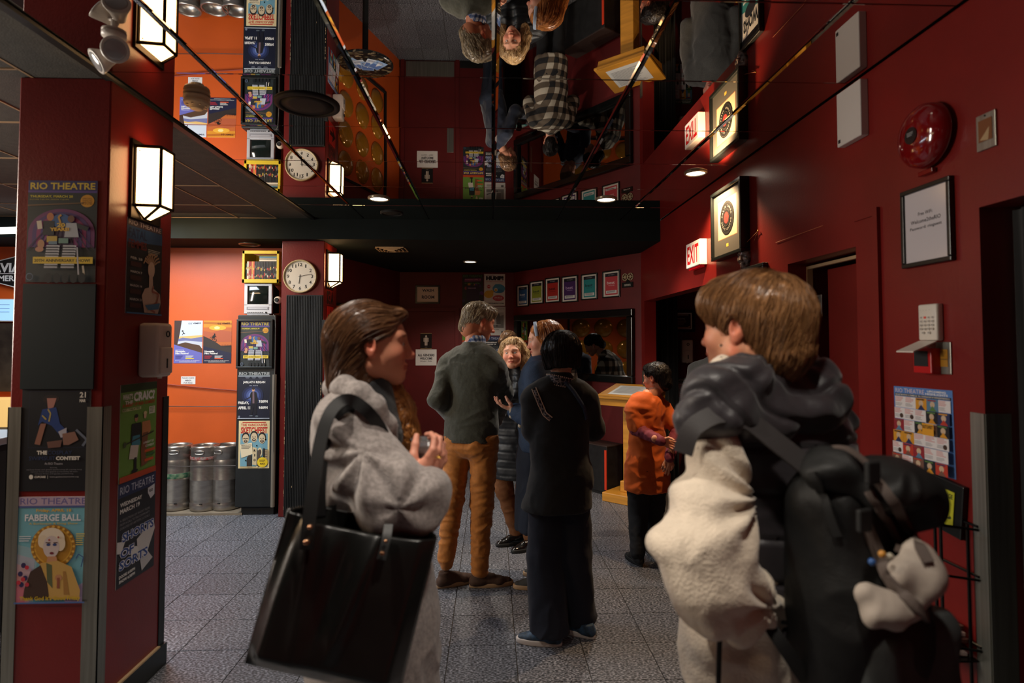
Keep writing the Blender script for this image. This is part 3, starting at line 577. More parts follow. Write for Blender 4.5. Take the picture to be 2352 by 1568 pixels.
# right wall
def tiltsheet(name,tl,tr,bl,br,art,label,X=1.578,nx=1):
    P=[atX(p[0],p[1],X) for p in (tl,tr,br,bl)]; c=sum(P,Vector())/4
    w=((P[0]-P[1]).length+(P[3]-P[2]).length)/2; h=((P[0]-P[3]).length+(P[1]-P[2]).length)/2
    ang=math.atan2(-(P[1].z-P[0].z),(P[0].y-P[1].y)); s=Sheet(w,h); art(s); o=s.obj(name,PRINT,None,colors=True)
    return place(o,W_RIGHT,Vector((1.58,c.y,c.z)),label,'poster',.001,tilt=ang)
tiltsheet('poster',(2053,886),(2188,897),(2060,1065),(2196,1100),lambda s:art_grid(s),'blue-edged RIO THEATRE UPCOMING HIGHLIGHTS listings poster on the right wall')
def cal(s): art_grid(s,4,4,(46,96,58))
poster('poster',W_ALC,(1538,868,1598,968),cal,'green-edged grid poster under the soap dispenser in the alcove')
# ================================================================== wall items and furniture
def lmb(): return MB()
GLASSF=mat('picture_glass',(255,255,255),.06,trans=1,alpha=.12)
def framed(name,wall,px,fw,depth,fmat,art,label,cat='framed picture',mat_col=None,matw=.0,group=None,off=0.0,fcol=None,bev=.002):
    c,w,h=wall.rect(*px,off=off+depth)
    t=thing(name,label,cat,c-wall.n*depth,wall.rz,group)
    f=MB(); hw,hh=w/2,h/2
    for a,b in (((-hw,-depth,hh-fw),(hw,0,hh)),((-hw,-depth,-hh),(hw,0,-hh+fw)),((-hw,-depth,-hh+fw),(-hw+fw,0,hh-fw)),((hw-fw,-depth,-hh+fw),(hw,0,hh-fw))): f.box(a,b,min(bev,fw/3))
    f.obj('frame',fmat,t)
    s=Sheet(w-2*fw,h-2*fw,mat_col or WHITE,.002); 
    if matw: s.rect(0,0,1,1,mat_col or WHITE)
    art(s); p=s.obj('print',PRINT,t,colors=True); p.location=(0,-depth*.35,0)
    return t
BFR=mat('black_frame',(20,24,24),.3,var=.1)
# washroom sign
framed('framed_sign',W_BACK,(954,655,1010,697),.022,.02,BFR,lambda s:(s.text('WASH',.24,.12,.56,.2,(34,34,50),.03),s.text('ROOM',.22,.56,.6,.22,(34,34,50),.03)),'black-framed WASH ROOM sign on the back wall above the door','sign',mat_col=(240,216,190))
# six award frames
def best(col,txt=(250,250,250),script='best'):
    def f(s):
        s.rect(.1,.06,.8,.88,col); s.rect(.1,.06,.8,.13,(30,30,40)); s.text('straight',.3,.1,.4,.045,(150,150,150),.02) ; s.text(script,.22,.38,.5,.12,txt,.02); s.text('VANCOUVER',.3,.54,.4,.03,txt,.02); s.rect(.16,.76,.68,.12,(222,222,216)); s.lines(.22,.78,.56,.08,2,(90,90,96))
    return f
aw=[(1186,654,1213,704,(40,84,130),'blue',(200,210,220)),(1216,645,1247,698,(140,150,50),'olive green',(40,70,50)),(1251,637,1285,695,(176,44,36),'red',(60,20,20)),(1289,633,1326,694,(72,40,96),'purple',(190,160,200)),(1334,628,1371,688,(40,140,140),'teal',(20,50,60)),(1383,621,1423,683,(196,66,72),'pink-red',(240,210,206))]
for a in aw: framed('award_frame',W_ANG,a[:4],.014,.018,BFR,best(a[4],a[6]),'small black-framed award certificate with a %s panel, in the row over the wall mirror'%a[5],'framed certificate',mat_col=(226,220,206),group='award certificates over the mirror')
# film camera sign
c,w_,h_=W_ANG.rect(1430,628,1456,660); t=thing('film_camera_sign','cut-out film camera ornament with two reels, right end of the award row','sign',c,W_ANG.rz)
mb=MB(); mb.box((-w_/2,-.012,-h_/2),(w_*.45,0,-h_*.12)); mb.prism([(-w_*.2,-.01,-h_*.12),(w_*.2,-.01,-h_*.12),(0,-.01,h_*.08)],(0,.008,0)); mb.obj('camera_body',BFR,t)
for sx in (-1,1):
    m=MB(); cx,cz=sx*w_*.24,h_*.26; rr=w_*.23
    m.tube([(cx+rr*math.cos(a),-.008,cz+rr*math.sin(a)) for a in np.linspace(0,2*math.pi,20)[:-1]],.004,6,True)
    for k in range(6): a=k*math.pi/3; m.tube([(cx,-.008,cz),(cx+rr*math.cos(a),-.008,cz+rr*math.sin(a))],.0035,6)
    m.tube([(cx+rr*.3*math.cos(a),-.008,cz+rr*.3*math.sin(a)) for a in np.linspace(0,2*math.pi,12)[:-1]],.003,6,True); m.obj('film_reel',mat('ivory_metal',(190,180,140),.4),t)
s=Sheet(w_*.7,h_*.22,BLK,.001); s.text('camera',.1,.2,.8,.6,(200,196,180),.02); o=s.obj('name_plate',PRINT,t,colors=True); o.location=(0,-.013,-h_*.33)
# big wall mirror
c,w_,h_=W_ANG.rect(1186,708,1459,883,.03)
a=W_ANG.hit(1186,800); b=W_ANG.hit(1459,800); zt=W_ANG.hit(1459,707,.05).z; zb=W_ANG.hit(1459,883,.05).z; ua=(a-W_ANG.p).dot(W_ANG.r); ub=(b-W_ANG.p).dot(W_ANG.r)
t=thing('wall_mirror','large wide wall mirror in a heavy black frame on the angled back wall','mirror',W_ANG.p+W_ANG.r*((ua+ub)/2)+Vector((0,0,(zt+zb)/2)),W_ANG.rz)
hw,hh=(ub-ua)/2,(zt-zb)/2; f=MB(); fw=.085
for p,q in (((-hw,-.05,hh-fw),(hw,0,hh)),((-hw,-.05,-hh),(hw,0,-hh+fw)),((-hw,-.05,-hh+fw),(-hw+fw,0,hh-fw)),((hw-fw,-.05,-hh+fw),(hw,0,hh-fw))): f.box(p,q,.012)
f.obj('frame',mat('gloss_black_frame',(16,18,18),.2,var=.1),t)
MB().box((-hw+fw*.8,-.012,-hh+fw*.8),(hw-fw*.8,-.002,hh-fw*.8)).obj('mirror_glass',mat('mirror_glass',(150,150,150),.02,1),t)
MIRROR=dict(p=t.location.copy(),zb=zb,ua=ua,ub=ub)
# clock
c=W_CF.hit(691,635); t=thing('wall_clock','round white wall clock with black numerals on the front of the far pillar','clock',c,0)
Rr=.155
MB().lathe([(Rr,0),(Rr,-.03),(Rr*.97,-.038),(Rr*.92,-.034),(Rr*.9,-.02),(.001,-.02)],axis='Y',n=48).obj('rim',mat('cream_rim',(206,186,140),.35),t,True)
s=Sheet(.01,.01); s.v=[];s.f=[];s.m=[];s.c=[]; s.w=s.h=2*Rr*.92; s.depth=.0215; s.ell(.5,.5,.5,.5,(226,218,200),48)
for k in range(12):
    a=R(90-30*(k+1)); n_=str(k+1); ww=.075 if k<9 else .13; s.text(n_,.5+.385*math.cos(a)-ww/2,.5-.385*math.sin(a)-.055,ww*(.6 if k==0 else 1),.11,(40,38,34),.02)
for k in range(60): a=R(6*k); s.line([(.5+.465*math.cos(a),.5-.465*math.sin(a)),(.5+.485*math.cos(a),.5-.485*math.sin(a))],.0012 if k%5 else .003,(60,56,50))
s.obj('dial',PRINT,t,colors=True)
s=Sheet(.01,.01); s.v=[];s.f=[];s.m=[];s.c=[]; s.w=s.h=2*Rr*.92; s.depth=.026
a=R(12); s.line([(.5-.05*math.cos(a),.5+.05*math.sin(a)),(.5+.38*math.cos(a),.5-.38*math.sin(a))],.004,(24,22,22)); a=R(-97); s.line([(.5-.06*math.cos(a),.5+.06*math.sin(a)),(.5+.24*math.cos(a),.5-.24*math.sin(a))],.006,(24,22,22)); s.ell(.5,.5,.015,.015,(24,22,22)); s.obj('hands',PAINTED,t,colors=True)
# sconces
EMW=mat('lit_lamp_glass',(255,240,214),.5,emit=7,ecol=(255,200,135)); LMET=mat('dark_bronze',(48,38,28),.4,.7)
def sconce(wall_x,y0,z0,z1,label,parent_group,power):
    t=thing('wall_lamp',label,'lamp',(wall_x,y0,(z0+z1)/2),math.pi/2,'faceted glass wall lamps')
    # local: x along wall(+Y world), -y out of wall(+X world)
    h=(z1-z0)/2; D=.12; w2=.20
    MB().box((-.02,-.012,-h-.06),(w2+.02,0,h+.03),.002).obj('back_plate',LMET,t)
    P=[(0,-.012),(.015,-D),(.12,-D),(w2,-.012)]
    for k in range(3):
        a,b=P[k],P[k+1]; MB().add([(a[0],a[1],-h),(b[0],b[1],-h),(b[0],b[1],h),(a[0],a[1],h)],[(0,1,2,3)]).obj('glass_panel',EMW,t)
    bt=[(p[0],p[1],-h) for p in P]; ap=[(.07,-.02,-h-.05),(.12,-.02,-h-.05)]
    MB().add([bt[0],bt[1],bt[2],bt[3],ap[0],ap[1]],[(0,1,4),(1,2,5,4),(2,3,5)]).obj('bottom_glass',EMW,t)
    MB().add([(p[0],p[1],h) for p in P],[(0,1,2,3)]).obj('top_glass',EMW,t)
    f=MB()
    for p in P: f.tube([(p[0],p[1],-h),(p[0],p[1],h)],.008,6)
    for z in (-h,h): f.tube([(p[0],p[1],z) for p in P],.008,6)
    f.tube([bt[1],ap[0]],.007,6); f.tube([bt[2],ap[1]],.007,6); f.tube([bt[0],ap[0],ap[1],bt[3]],.005,6)
    f.obj('metal_frame',LMET,t)
    for z in (-h+.02,h-.02): MB().ball((.006,-.03,z),.005,8,6).obj('screw',GOLD,t)
    return t
sconce(-1.63,2.72,2.22,2.49,'large lit faceted glass wall lamp on the side of the near pillar','',2.2)
sconce(-1.555,5.63,2.17,2.44,'smaller-looking lit glass wall lamp on the side of the far clock pillar','',4)
# soap dispensers
DISP=mat('dispenser_plastic',(214,198,186),.35,var=.02)
def dispenser(wall,px,label,side=0):
    c,w,h=wall.rect(*px); h=.245 if h>.3 or h<.2 else h; w=.125; t=thing('soap_dispenser',label,'soap dispenser',c,wall.rz,'hand soap dispensers')
    MB().box((-w/2,-.095,-h/2),(w/2,0,h/2),.016).obj('housing',DISP,t,True)
    MB().box((-w/2+.012,-.103,-h/2+.015),(w/2-.012,-.09,h*.05),.006).obj('front_cover',DISP,t,True)
    m=MB(); m.tube([(.013*math.cos(a),-.1045,.075+.013*math.sin(a)) for a in np.linspace(0,2*math.pi,17)[:-1]],.0028,6,True); m.obj('emblem',MATBLK,t)
    MB().box((-.005,-.1055,-.085),(.005,-.102,-.04),.002).obj('level_window',MATBLK,t)
    MB().tube([(.0,-.07,-h/2-.008),(.0,-.07,-h/2+.005)],.01,10).obj('nozzle',WHITEP,t)
    return t
dispenser(W_PS,(305,742,360,865),'white soap dispenser on the side of the near pillar')
dispenser(W_ALC,(1560,780,1587,832),'white soap dispenser inside the alcove, under the framed plaque')
dispenser(W_CS,(752,768,768,825),'white soap dispenser on the far clock pillar, behind the woman in grey')
# poster cabinet
Yc=5.6; xl=atY(543,900,Yc).x; xr=atY(632,900,Yc).x; ztop=atY(590,723,Yc).z
t=thing('poster_cabinet','tall black display cabinet holding three posters beside the kegs','cabinet',((xl+xr)/2,Yc,0)); hw=(xr-xl)/2
CAB=mat('black_cabinet',(22,26,27),.5,var=.15,scale=10)
MB().box((-hw,0,.075),(hw,.28,ztop),.01).obj('body',CAB,t); MB().box((-hw+.05,.03,0),(hw-.01,.26,.075)).obj('toe_kick',MATBLK,t)
f=MB(); fx=[W_CF.hit(0,0)]; 
def loc(px,py,Y=Yc): p=atY(px,py,Y); return p.x-t.location.x,p.z
x0,z1=loc(546,733); x1,z0=loc(627,846)
for a,b in (((x0,-.025,z1-.02),(x1,0,z1)),((x0,-.025,z0),(x1,0,z0+.02)),((x0,-.025,z0+.02),(x0+.02,0,z1-.02)),((x1-.02,-.025,z0+.02),(x1,0,z1-.02))): f.box(a,b,.003)
f.obj('poster_frame',BFR,t)
def onface(name,px,art,label,Y):
    a,b=atY(px[0],(px[1]+px[3])/2,Y),atY(px[2],(px[1]+px[3])/2,Y); zt_=atY((px[0]+px[2])/2,px[1],Y).z; zb_=atY((px[0]+px[2])/2,px[3],Y).z
    s=Sheet(b.x-a.x,zt_-zb_); art(s); o=s.obj(name,PRINT,None,colors=True); o.location=((a.x+b.x)/2,Y-.0005,(zt_+zb_)/2); return tag(o,label,'poster')
onface('poster',(552,738,619,841),art_years,'framed anniversary show poster at the top of the black cabinet',Yc)
onface('poster',(547,853,620,962),art_regan,'dark blue JARLATH REGAN poster in the middle of the black cabinet',Yc)
onface('poster',(548,966,619,1075),art_sketch,'cream VANCOUVER SKETCHFEST poster, lowest on the black cabinet',Yc)
# TV
TVS=mat('silver_plastic',(190,192,198),.35,.3,var=.03)
p=atY(560,722,5.62); q=atY(625,650,5.62); t=thing('television','small silver tube television with a tape slot, standing on the black cabinet','television',((p.x+q.x)/2,5.62,ztop)); hw=(q.x-p.x)/2; H=q.z-ztop-.004
f=MB(); f.box((-hw,0,.012),(hw,.03,H*.34),.004); f.box((-hw,0,H*.92),(hw,.03,H),.004); f.box((-hw,0,H*.3),(-hw+.032,.03,H*.95),.004); f.box((hw-.032,0,H*.3),(hw,.03,H*.95),.004); f.obj('front_bezel',TVS,t)
MB().box((-hw+.03,.012,H*.33),(hw-.03,.02,H*.93)).obj('surround',MATBLK,t)
sg=MB(); n=10
vs=[];
for i in range(n+1):
    for j in range(n+1):
        u,v=i/n*2-1,j/n*2-1; vs.append((u*(hw-.045),.012-.012*(2-u*u-v*v)/2,H*.635+v*H*.265))
sg.add(vs,[(i*(n+1)+j,(i+1)*(n+1)+j,(i+1)*(n+1)+j+1,i*(n+1)+j+1) for i in range(n) for j in range(n)]).obj('screen',mat('dark_screen',(22,30,28),.08,coat=1),t,True)
bk=MB(); bk.add([(-hw,.03,.01),(hw,.03,.01),(hw,.03,H),(-hw,.03,H),(-hw*.75,.28,.03),(hw*.75,.28,.03),(hw*.75,.28,H*.85),(-hw*.75,.28,H*.85)],[(0,1,2,3),(4,7,6,5),(0,4,5,1),(1,5,6,2),(2,6,7,3),(3,7,4,0)]); bk.obj('back_housing',MATBLK,t)
MB().box((-hw*.8,-.003,H*.17),(hw*.8,.002,H*.26),.001).obj('tape_slot',mat('grey_plastic',(150,150,156),.4),t)
MB().box((-hw*.7,-.005,H*.195),(hw*.7,-.002,H*.235)).obj('tape_flap',TVS,t)
for k in range(9): MB().box((-hw*.75+k*hw*.13,-.004,H*.07),(-hw*.75+k*hw*.13+hw*.08,.001,H*.095)).obj('button',mat('dark_grey_plastic',(60,62,66),.4),t)
MB().lathe([(.008,0),(.008,-.006),(.001,-.006)],(hw*.6,0,H*.08),12,'Y').obj('knob',MATBLK,t)
MB().box((-hw*.8,.01,0),(hw*.8,.25,.014)).obj('foot',TVS,t)
TVtop=ztop+H
# small camera beside TV
p=atY(633,688,5.6); t=thing('security_camera','small round white camera beside the television','camera',(p.x,5.66,p.z))
MB().ball((0,0,0),.036,20,14).obj('housing',WHITEP,t,True); MB().lathe([(.02,-.03),(.02,-.038),(.012,-.04),(.001,-.036)],n=20,axis='Y').obj('lens',MATBLK,t,True)
MB().tube([(0,.03,0),(0,.12,.0),(-.0,.34,.0)],.008).obj('bracket',WHITEP,t)
MB().tube([(.01,.03,-.03),(.02,.04,-.1),(-.01,.03,-.16),(.02,.03,-.22)],.003,6).obj('cable',MATBLK,t)
# crate with cases
p0=atY(568,650,5.72); t=thing('milk_crate','yellow plastic crate of film cases tilted on top of the television','crate',(p0.x+.17,5.60,TVtop+.004),0,rot=(R(0),R(0),R(0)))
YC=mat('yellow_plastic',(214,190,36),.4,var=.06)
zt=atY(600,574,5.6).z-TVtop-.01; cw,cd=.34,.30
c_=MB(); th=.012
tiltx=.06
def cb(a,b): c_.box(a,b,.002)
cb((-cw/2,0,0),(cw/2,cd,th)); 
c_.obj('crate_base',YC,t)
for nm,(a,b) in {'left':((-cw/2,0,0),(-cw/2+th,cd,zt)),'right':((cw/2-th,0,0),(cw/2,cd,zt)),'back':((-cw/2,cd-th,0),(cw/2,cd,zt))}.items(): MB().box(a,b,.002).obj('crate_wall',YC,t)
f=MB(); f.box((-cw/2,-.004,0),(cw/2,th,.035),.002); f.box((-cw/2,-.004,zt-.03),(cw/2,th,zt),.002); f.box((-cw/2,-.004,0),(-cw/2+.022,th,zt),.002); f.box((cw/2-.022,-.004,0),(cw/2,th,zt),.002); f.obj('crate_rim',YC,t)
rb=MB()
for k in range(1,6): rb.box((-cw/2-.005,0,k*.045),(-cw/2,cd,k*.045+.008)); 
rb.obj('crate_rib',YC,t)
rr=random.Random(4); x=-cw/2+.026; cols=[(20,60,50),(226,220,206),(150,40,36),(150,30,40),(190,140,60),(206,90,60)]+[(24,26,30),(30,34,30),(36,28,28),(20,22,26)]*6
k=0
ORD='first second third fourth fifth sixth seventh eighth ninth tenth eleventh twelfth thirteenth fourteenth fifteenth sixteenth seventeenth eighteenth nineteenth twentieth twenty-first twenty-second twenty-third twenty-fourth'.split()
CN=['dark green','white','red','crimson','tan','orange']+['black','greenish black','brown-black','blue-black']*6
while x<cw/2-.035:
    wv=rr.uniform(.0125,.0155); c0=cols[k%len(cols)]; s=MB(); s.col=c0; hgt=.19 if k else .17; s.box((0,0,0),(wv-.0012,.125,hgt),.001)
    for zz in (rr.uniform(.03,.06),rr.uniform(.1,.13)): s.col=rr.choice([(200,190,170),(170,60,50),(190,170,80),(120,120,120)]); s.box((.002,-.0006,zz),(wv-.0035,.0,zz+rr.uniform(.01,.035)))
    o=s.obj('film_case',PAINTED,None,colors=True); o.location=t.location+Vector((x,.014,th+.001)); o.rotation_euler=(0,0,0)
    tag(o,('%s film case standing %s from the left in the yellow crate'%(CN[k%len(cols)],ORD[k])),'film case','film cases in the yellow crate'); x+=wv; k+=1
for k in range(3):
    s=MB(); s.col=[(214,210,196),(150,150,140),(70,130,160)][k]; s.box((-.02,0,0),(.14,.13,.014),.001); o=s.obj('film_case',PAINTED,None,colors=True); o.location=t.location+Vector((.0,.016,th+.193+.0155*k)); tag(o,['white','grey','blue'][k]+' film case lying flat on top of the upright row in the crate','film case','film cases in the yellow crate')
# shutter panel on clock pillar
x0=atY(655,900,5.5).x; x1=atY(738,900,5.5).x; zt=atY(695,677,5.5).z
SH=mat('black_ribbed_panel',(11,13,14),.6,var=.2,scale=12)
t=thing('folding_shutter','black ribbed folding shutter panel with chipped edges standing against the clock pillar','shutter',(x0,5.49,.02))
W_=x1-x0; n=22
MB().box((0,.01,0),(W_,.045,zt-.02),.002).obj('panel',SH,t)
for k in range(n): 
    o=MB().box((k*W_/n+.002,0,.01),((k+1)*W_/n-.002,.011,zt-.03),.0025).obj('rib',SH,t) if k==0 else None
    if k==0: rm=o.data
    else: o=bpy.data.objects.new('rib',rm); COL.objects.link(o); o.parent=t; o.location=(k*W_/n,0,0)
ch=MB(); rr=random.Random(2)
for k in range(60):
    zz=rr.uniform(.05,1.2); xx=rr.choice([.0,W_-.004,rr.uniform(0,W_)]) if rr.random()<.25 else rr.choice([.0,W_-.004]); ch.box((xx,-.001,zz),(xx+rr.uniform(.002,.004),.0005,zz+rr.uniform(.004,.03)))
ch.obj('paint_chip',CREAM,t)
for z in (zt-.25,):
    MB().box((W_,.0,z-.12),(W_+.03,.03,z-.0),.003).obj('latch',MATBLK,t)
MB().lathe([(.012,-.02),(.02,-.015),(.02,.0),(.01,.01)],(.02,.03,0),12).obj('caster',MATBLK,t)
# white conduit between cabinet and shutter
t_=MB().tube([(-1.985,5.52,.1),(-1.985,5.52,1.3)],.018,10).obj('conduit',mat('grey_pipe',(120,112,100),.5),None); tag(t_,'pale vertical pipe between the black cabinet and the shutter','pipe')
t_=MB().tube([(-2.03,5.59,ztop+.005),(-1.99,5.53,ztop-.02),(-1.975,5.5,ztop-.12),(-1.975,5.5,ztop-.5),(-1.985,5.5,1.0),(-1.98,5.5,.75),(-1.975,5.5,.6)],.003,6).obj('power_cable',mat('cable_grey',(90,86,80),.5),None); tag(t_,'thin cable drooping from the television down beside the shutter','cable')
# kegs
KEG=mat('keg_steel',(158,152,144),.33,.85,var=.14,scale=9,stretch=(1,1,3)); KEGD=mat('keg_hole',(20,20,20),.6)
def keg(x,y,rz,label,band=None):
    t=thing('beer_keg',label,'keg',(x,y,.022),rz,'steel beer kegs'); r=.128
    pr=[(.001,.03),(.09,.03),(.105,.0),(r-.006,0),(r,.01),(r,.065),(r-.006,.075),(r-.003,.085),(r,.12),(r,.28),(r+.002,.285),(r,.29),(r,.44),(r-.004,.47),(r-.006,.475),(r-.002,.485),(r-.002,.585),(r-.004,.6),(r-.016,.6),(r-.018,.58),(r-.018,.5),(.06,.515),(.001,.52)]
    MB().lathe(pr,n=40).obj('shell',KEG,t,True)
    MB().lathe([(.03,.515),(.03,.535),(.022,.54),(.001,.54)],n=20).obj('valve',mat('keg_valve',(176,150,110),.4,.5),t,True)
    for a in (-90,30,150):
        m=MB(); w=.32; pts=[]
        for u in np.linspace(0,2*math.pi,25)[:-1]:
            an=R(a)+w*(abs(math.cos(u))**.6)*np.sign(math.cos(u)); z=.545+.016*np.sign(math.sin(u))*abs(math.sin(u))**.6; pts.append(((r+.0005)*math.cos(an),(r+.0005)*math.sin(an),z))
        m.tube(pts,.006,6,True); m.obj('hand_hold',KEG,t,True)
        q=MB(); q.add([(p[0]*1.004,p[1]*1.004,p[2]) for p in pts],[list(range(24))]); q.obj('hand_hole',mat('keg_inner',(150,146,140),.3,.8),t)
    if band: 
        MB().lathe([(r+.001,band[0]),(r+.0015,band[0]+.003),(r+.0015,band[1]),(r+.001,band[1]+.002)],n=40).obj('colour_band',band[2],t,True)
    for a in (-80,40): MB().box((r*math.cos(R(a))-.012,r*math.sin(R(a))-.004,.068),(r*math.cos(R(a))+.012,r*math.sin(R(a))+.004,.076)).obj('drain_notch',KEGD,t)
    return t
GREEN=mat('green_band',(20,84,60),.5,col2=(120,140,110),scale=30); REDB=mat('red_lettering',(150,40,36),.5,col2=(150,140,132),scale=50)
keg(-2.985,5.80,.2,'left steel keg with a green band around its middle',(.30,.345,GREEN))
keg(-2.715,5.78,.0,'middle steel keg with faded red lettering near its top',(.475,.50,REDB))
keg(-2.52,5.80,-.3,'right steel keg, half hidden by the black poster cabinet')
t_=box('keg_platform',(-3.15,5.62,0),(-2.3,5.98,.02),mat('plywood',(130,118,100),.6,var=.1,scale=15)); tag(t_,'thin wooden board on the floor under the steel kegs','board')
for Z,Y,nm in ((atY(450,932,5.97).z,5.97,'upper'),(atY(450,1069,5.62).z,5.62,'lower')):
    a=MB().tube([(-3.25,Y,Z),(-2.8,Y,Z-.006),(-2.35,Y,Z-.004)],.004,6).obj('wire_rope',mat('dark_wire',(60,50,44),.4,.5)); tag(a,nm+' thin wire rope strung '+('along the orange wall above the kegs' if nm=='upper' else 'across the front of the kegs'),'wire')
a=MB().tube([(-3.3,5.985,1.19),(-2.8,5.985,1.14),(-2.2,5.985,1.09)],.006,6).obj('wall_groove',mat('dark_orange',(150,50,16),.6)); tag(a,'thin sloping cable painted orange on the wall above the kegs','cable')
a=MB().box((-3.4,5.0,0),(-3.0,5.55,.002)).obj('floor_sheet',mat('pale_sheet',(176,180,176),.5)); tag(a,'pale sheet lying on the floor in front of the kegs, at the pillar edge','sheet')
# bar on far left
t=thing('bar_counter','dark bar counter with a pale top, left of the near pillar','bar counter',(-3.6,3.3,0))
MB().box((-1.2,-.3,0),(.9,.3,1.04),.005).obj('counter_body',MATBLK,t); MB().box((-1.25,-.35,1.04),(.95,.35,1.08),.006).obj('counter_top',mat('pale_counter',(150,156,160),.3),t)
p=atY(48,620,5.93); xa=atY(-45,620,5.93).x; xb=atY(140,620,5.93).x; za=atY(48,584,5.93).z; zb_=atY(48,664,5.93).z
s=Sheet(xb-xa,za-zb_,(26,28,30),.04); s.v=[];s.f=[];s.m=[];s.c=[]
s.poly([(0,.3),(.5,0),(1,.3),(1,.7),(.5,1),(0,.7)],(230,230,226)); s.poly([(.01,.315),(.5,.03),(.99,.315),(.99,.685),(.5,.97),(.01,.685)],(20,26,28)); s.text('AVIATION',.12,.24,.76,.28,(240,240,236),.04); s.text('AMERICAN GIN',.14,.6,.72,.17,(240,240,236),.03); s.rect(.2,.545,.6,.014,WHITE)
o=s.obj('bar_sign',PAINTED,None,colors=True); o.location=((xa+xb)/2,5.98,(za+zb_)/2); tag(o,'black six-sided white-lettered spirits sign above the bar at the left edge','sign')
t=thing('menu_lightbox','glowing pale blue menu box under the spirits sign at the left edge','light box',(atY(0,712,5.9).x-.2,5.95,atY(0,712,5.9).z))
MB().box((-.6,-.06,-.11),(.36,.04,.11),.003).obj('case',WHITEP,t); MB().box((-.58,-.063,-.1),(.34,-.06,.1)).obj('lit_face',mat('lit_menu',(150,190,230),.4,emit=.9,ecol=(140,184,230)),t)
m=MB(); [m.box((.12,-.0645,.05-.035*k),(.3,-.063,.054-.035*k)) for k in range(3)]; m.obj('menu_line',mat('menu_ink',(30,60,110),.5),t)
t=tag(MB().tube([(-5.2,5.2,2.52),(-4.0,5.2,2.56)],.03,12).obj('tube_lamp',mat('lit_tube',(255,250,240),.4,emit=1.5)),'white tube lamp near the ceiling at the far left edge','lamp')
a=MB().box((-4.95,5.9,1.12),(-4.55,5.98,1.78),.004).obj('back_shelf_panel',mat('dark_brown_poster',(58,50,40),.5,col2=(30,24,20),scale=6)); tag(a,'dark picture panel behind the bar at the left edge','panel')
t=thing('glass_display','warm lit display with pale boxes on the bar at the left edge','display case',(-4.75,5.7,.82)); MB().box((-.35,-.1,0),(.4,.1,.26),.006).obj('case',mat('warm_lit_glass',(230,190,120),.3,emit=.5,ecol=(240,190,110)),t); MB().box((.0,-.13,.0),(.12,-.1,.14),.004).obj('white_box',WHITEP,t)
a=MB().box((-4.9,5.2,0),(-4.3,5.98,.82)).obj('back_counter',MATBLK); tag(a,'low dark counter along the wall behind the bar','counter')
# ------------------------------------------------ right wall items
BOXF=mat('charcoal_frame',(44,44,42),.35,var=.08)
t=thing('record_frame','deep black-framed record with a red label, high on the right wall above the EXIT sign','framed record',(1.58,3.785,2.385),W_RIGHT.rz)
hw,hh,dp,fw=.245,.232,.06,.022; f=MB()
for p,q in (((-hw,-dp,hh-fw),(hw,0,hh)),((-hw,-dp,-hh),(hw,0,-hh+fw)),((-hw,-dp,-hh+fw),(-hw+fw,0,hh-fw)),((hw-fw,-dp,-hh+fw),(hw,0,hh-fw))): f.box(p,q,.003)
f.obj('frame',BFR,t)
s=Sheet(2*hw-2*fw,2*hh-2*fw,(84,82,76),.002); s.rect(.15,.13,.7,.62,(190,110,60)); s.rect(.16,.137,.68,.606,(184,172,138)); s.rect(.46,.84,.08,.05,(206,170,70)); a=s.obj('mount_board',PRINT,t,colors=True); a.location=(0,-.04,0)
s=Sheet(.01,.01); s.v=[];s.f=[];s.m=[];s.c=[]; s.w=s.h=.22; s.depth=.0448
s.ell(.5,.5,.5,.5,(24,24,26),40); s.ell(.5,.5,.46,.46,(70,68,62),40); s.ell(.5,.5,.452,.452,(22,22,23),40)
for k,chh in enumerate('MARIOLANZA'): 
    pass
def ring(txt,r,a0,a1,sz,flip=1):
    for k,chh in enumerate(txt):
        if chh==' ': continue
        a=R(a0+(a1-a0)*k/(len(txt)-1)); vs,fs=textmesh(chh,.01); mn,mx=vs.min(0),vs.max(0); s.up(); s.col=(176,170,152); cxx,cyy=.5+r*math.cos(a),.5-r*math.sin(a); rot=a-math.pi/2 if flip>0 else a+math.pi/2; out=[]
        for v in vs:
            lx=(v[0]-(mn[0]+mx[0])/2)*sz; ly=(v[1]-(mn[1]+mx[1])/2)*sz; X=lx*math.cos(rot)-ly*math.sin(rot); Y=lx*math.sin(rot)+ly*math.cos(rot); out.append(s._p(cxx+X,cyy-Y))
        s.add(out,fs)
ring('MARIO LANZA',.35,165,15,.085); ring('GREAT CARUSO',.35,195,345,.078,-1); s.ell(.5,.5,.255,.255,(90,86,78),36); s.ell(.5,.5,.247,.247,(18,18,19),36); s.ell(.5,.5,.17,.17,(196,44,40),30); s.ell(.5,.5,.015,.015,(30,20,20))
a=s.obj('record',PRINT,t,colors=True); a.location=(0,0,.025)
# EXIT sign
t=thing('exit_sign','white EXIT sign with red letters on the right wall','sign',(1.58,4.41,2.262),W_RIGHT.rz)
MB().box((-.15,-.055,-.095),(.15,0,.095),.004).obj('housing',mat('white_sign_box',(236,228,220),.4),t)
s=Sheet(.292,.182,(244,238,234),.001); s.text('EXIT',.08,.12,.84,.76,(214,24,30),.02); a=s.obj('face',mat('lit_exit',(240,230,224),.4) and PRINT,t,colors=True); a.location=(0,-.055,0)
MB().box((-.12,-.045,-.11),(.12,-.01,-.095)).obj('red_lens',mat('red_lens',(190,10,20),.2,emit=.15),t)
# mask
p=atX(1740,530,1.575); 
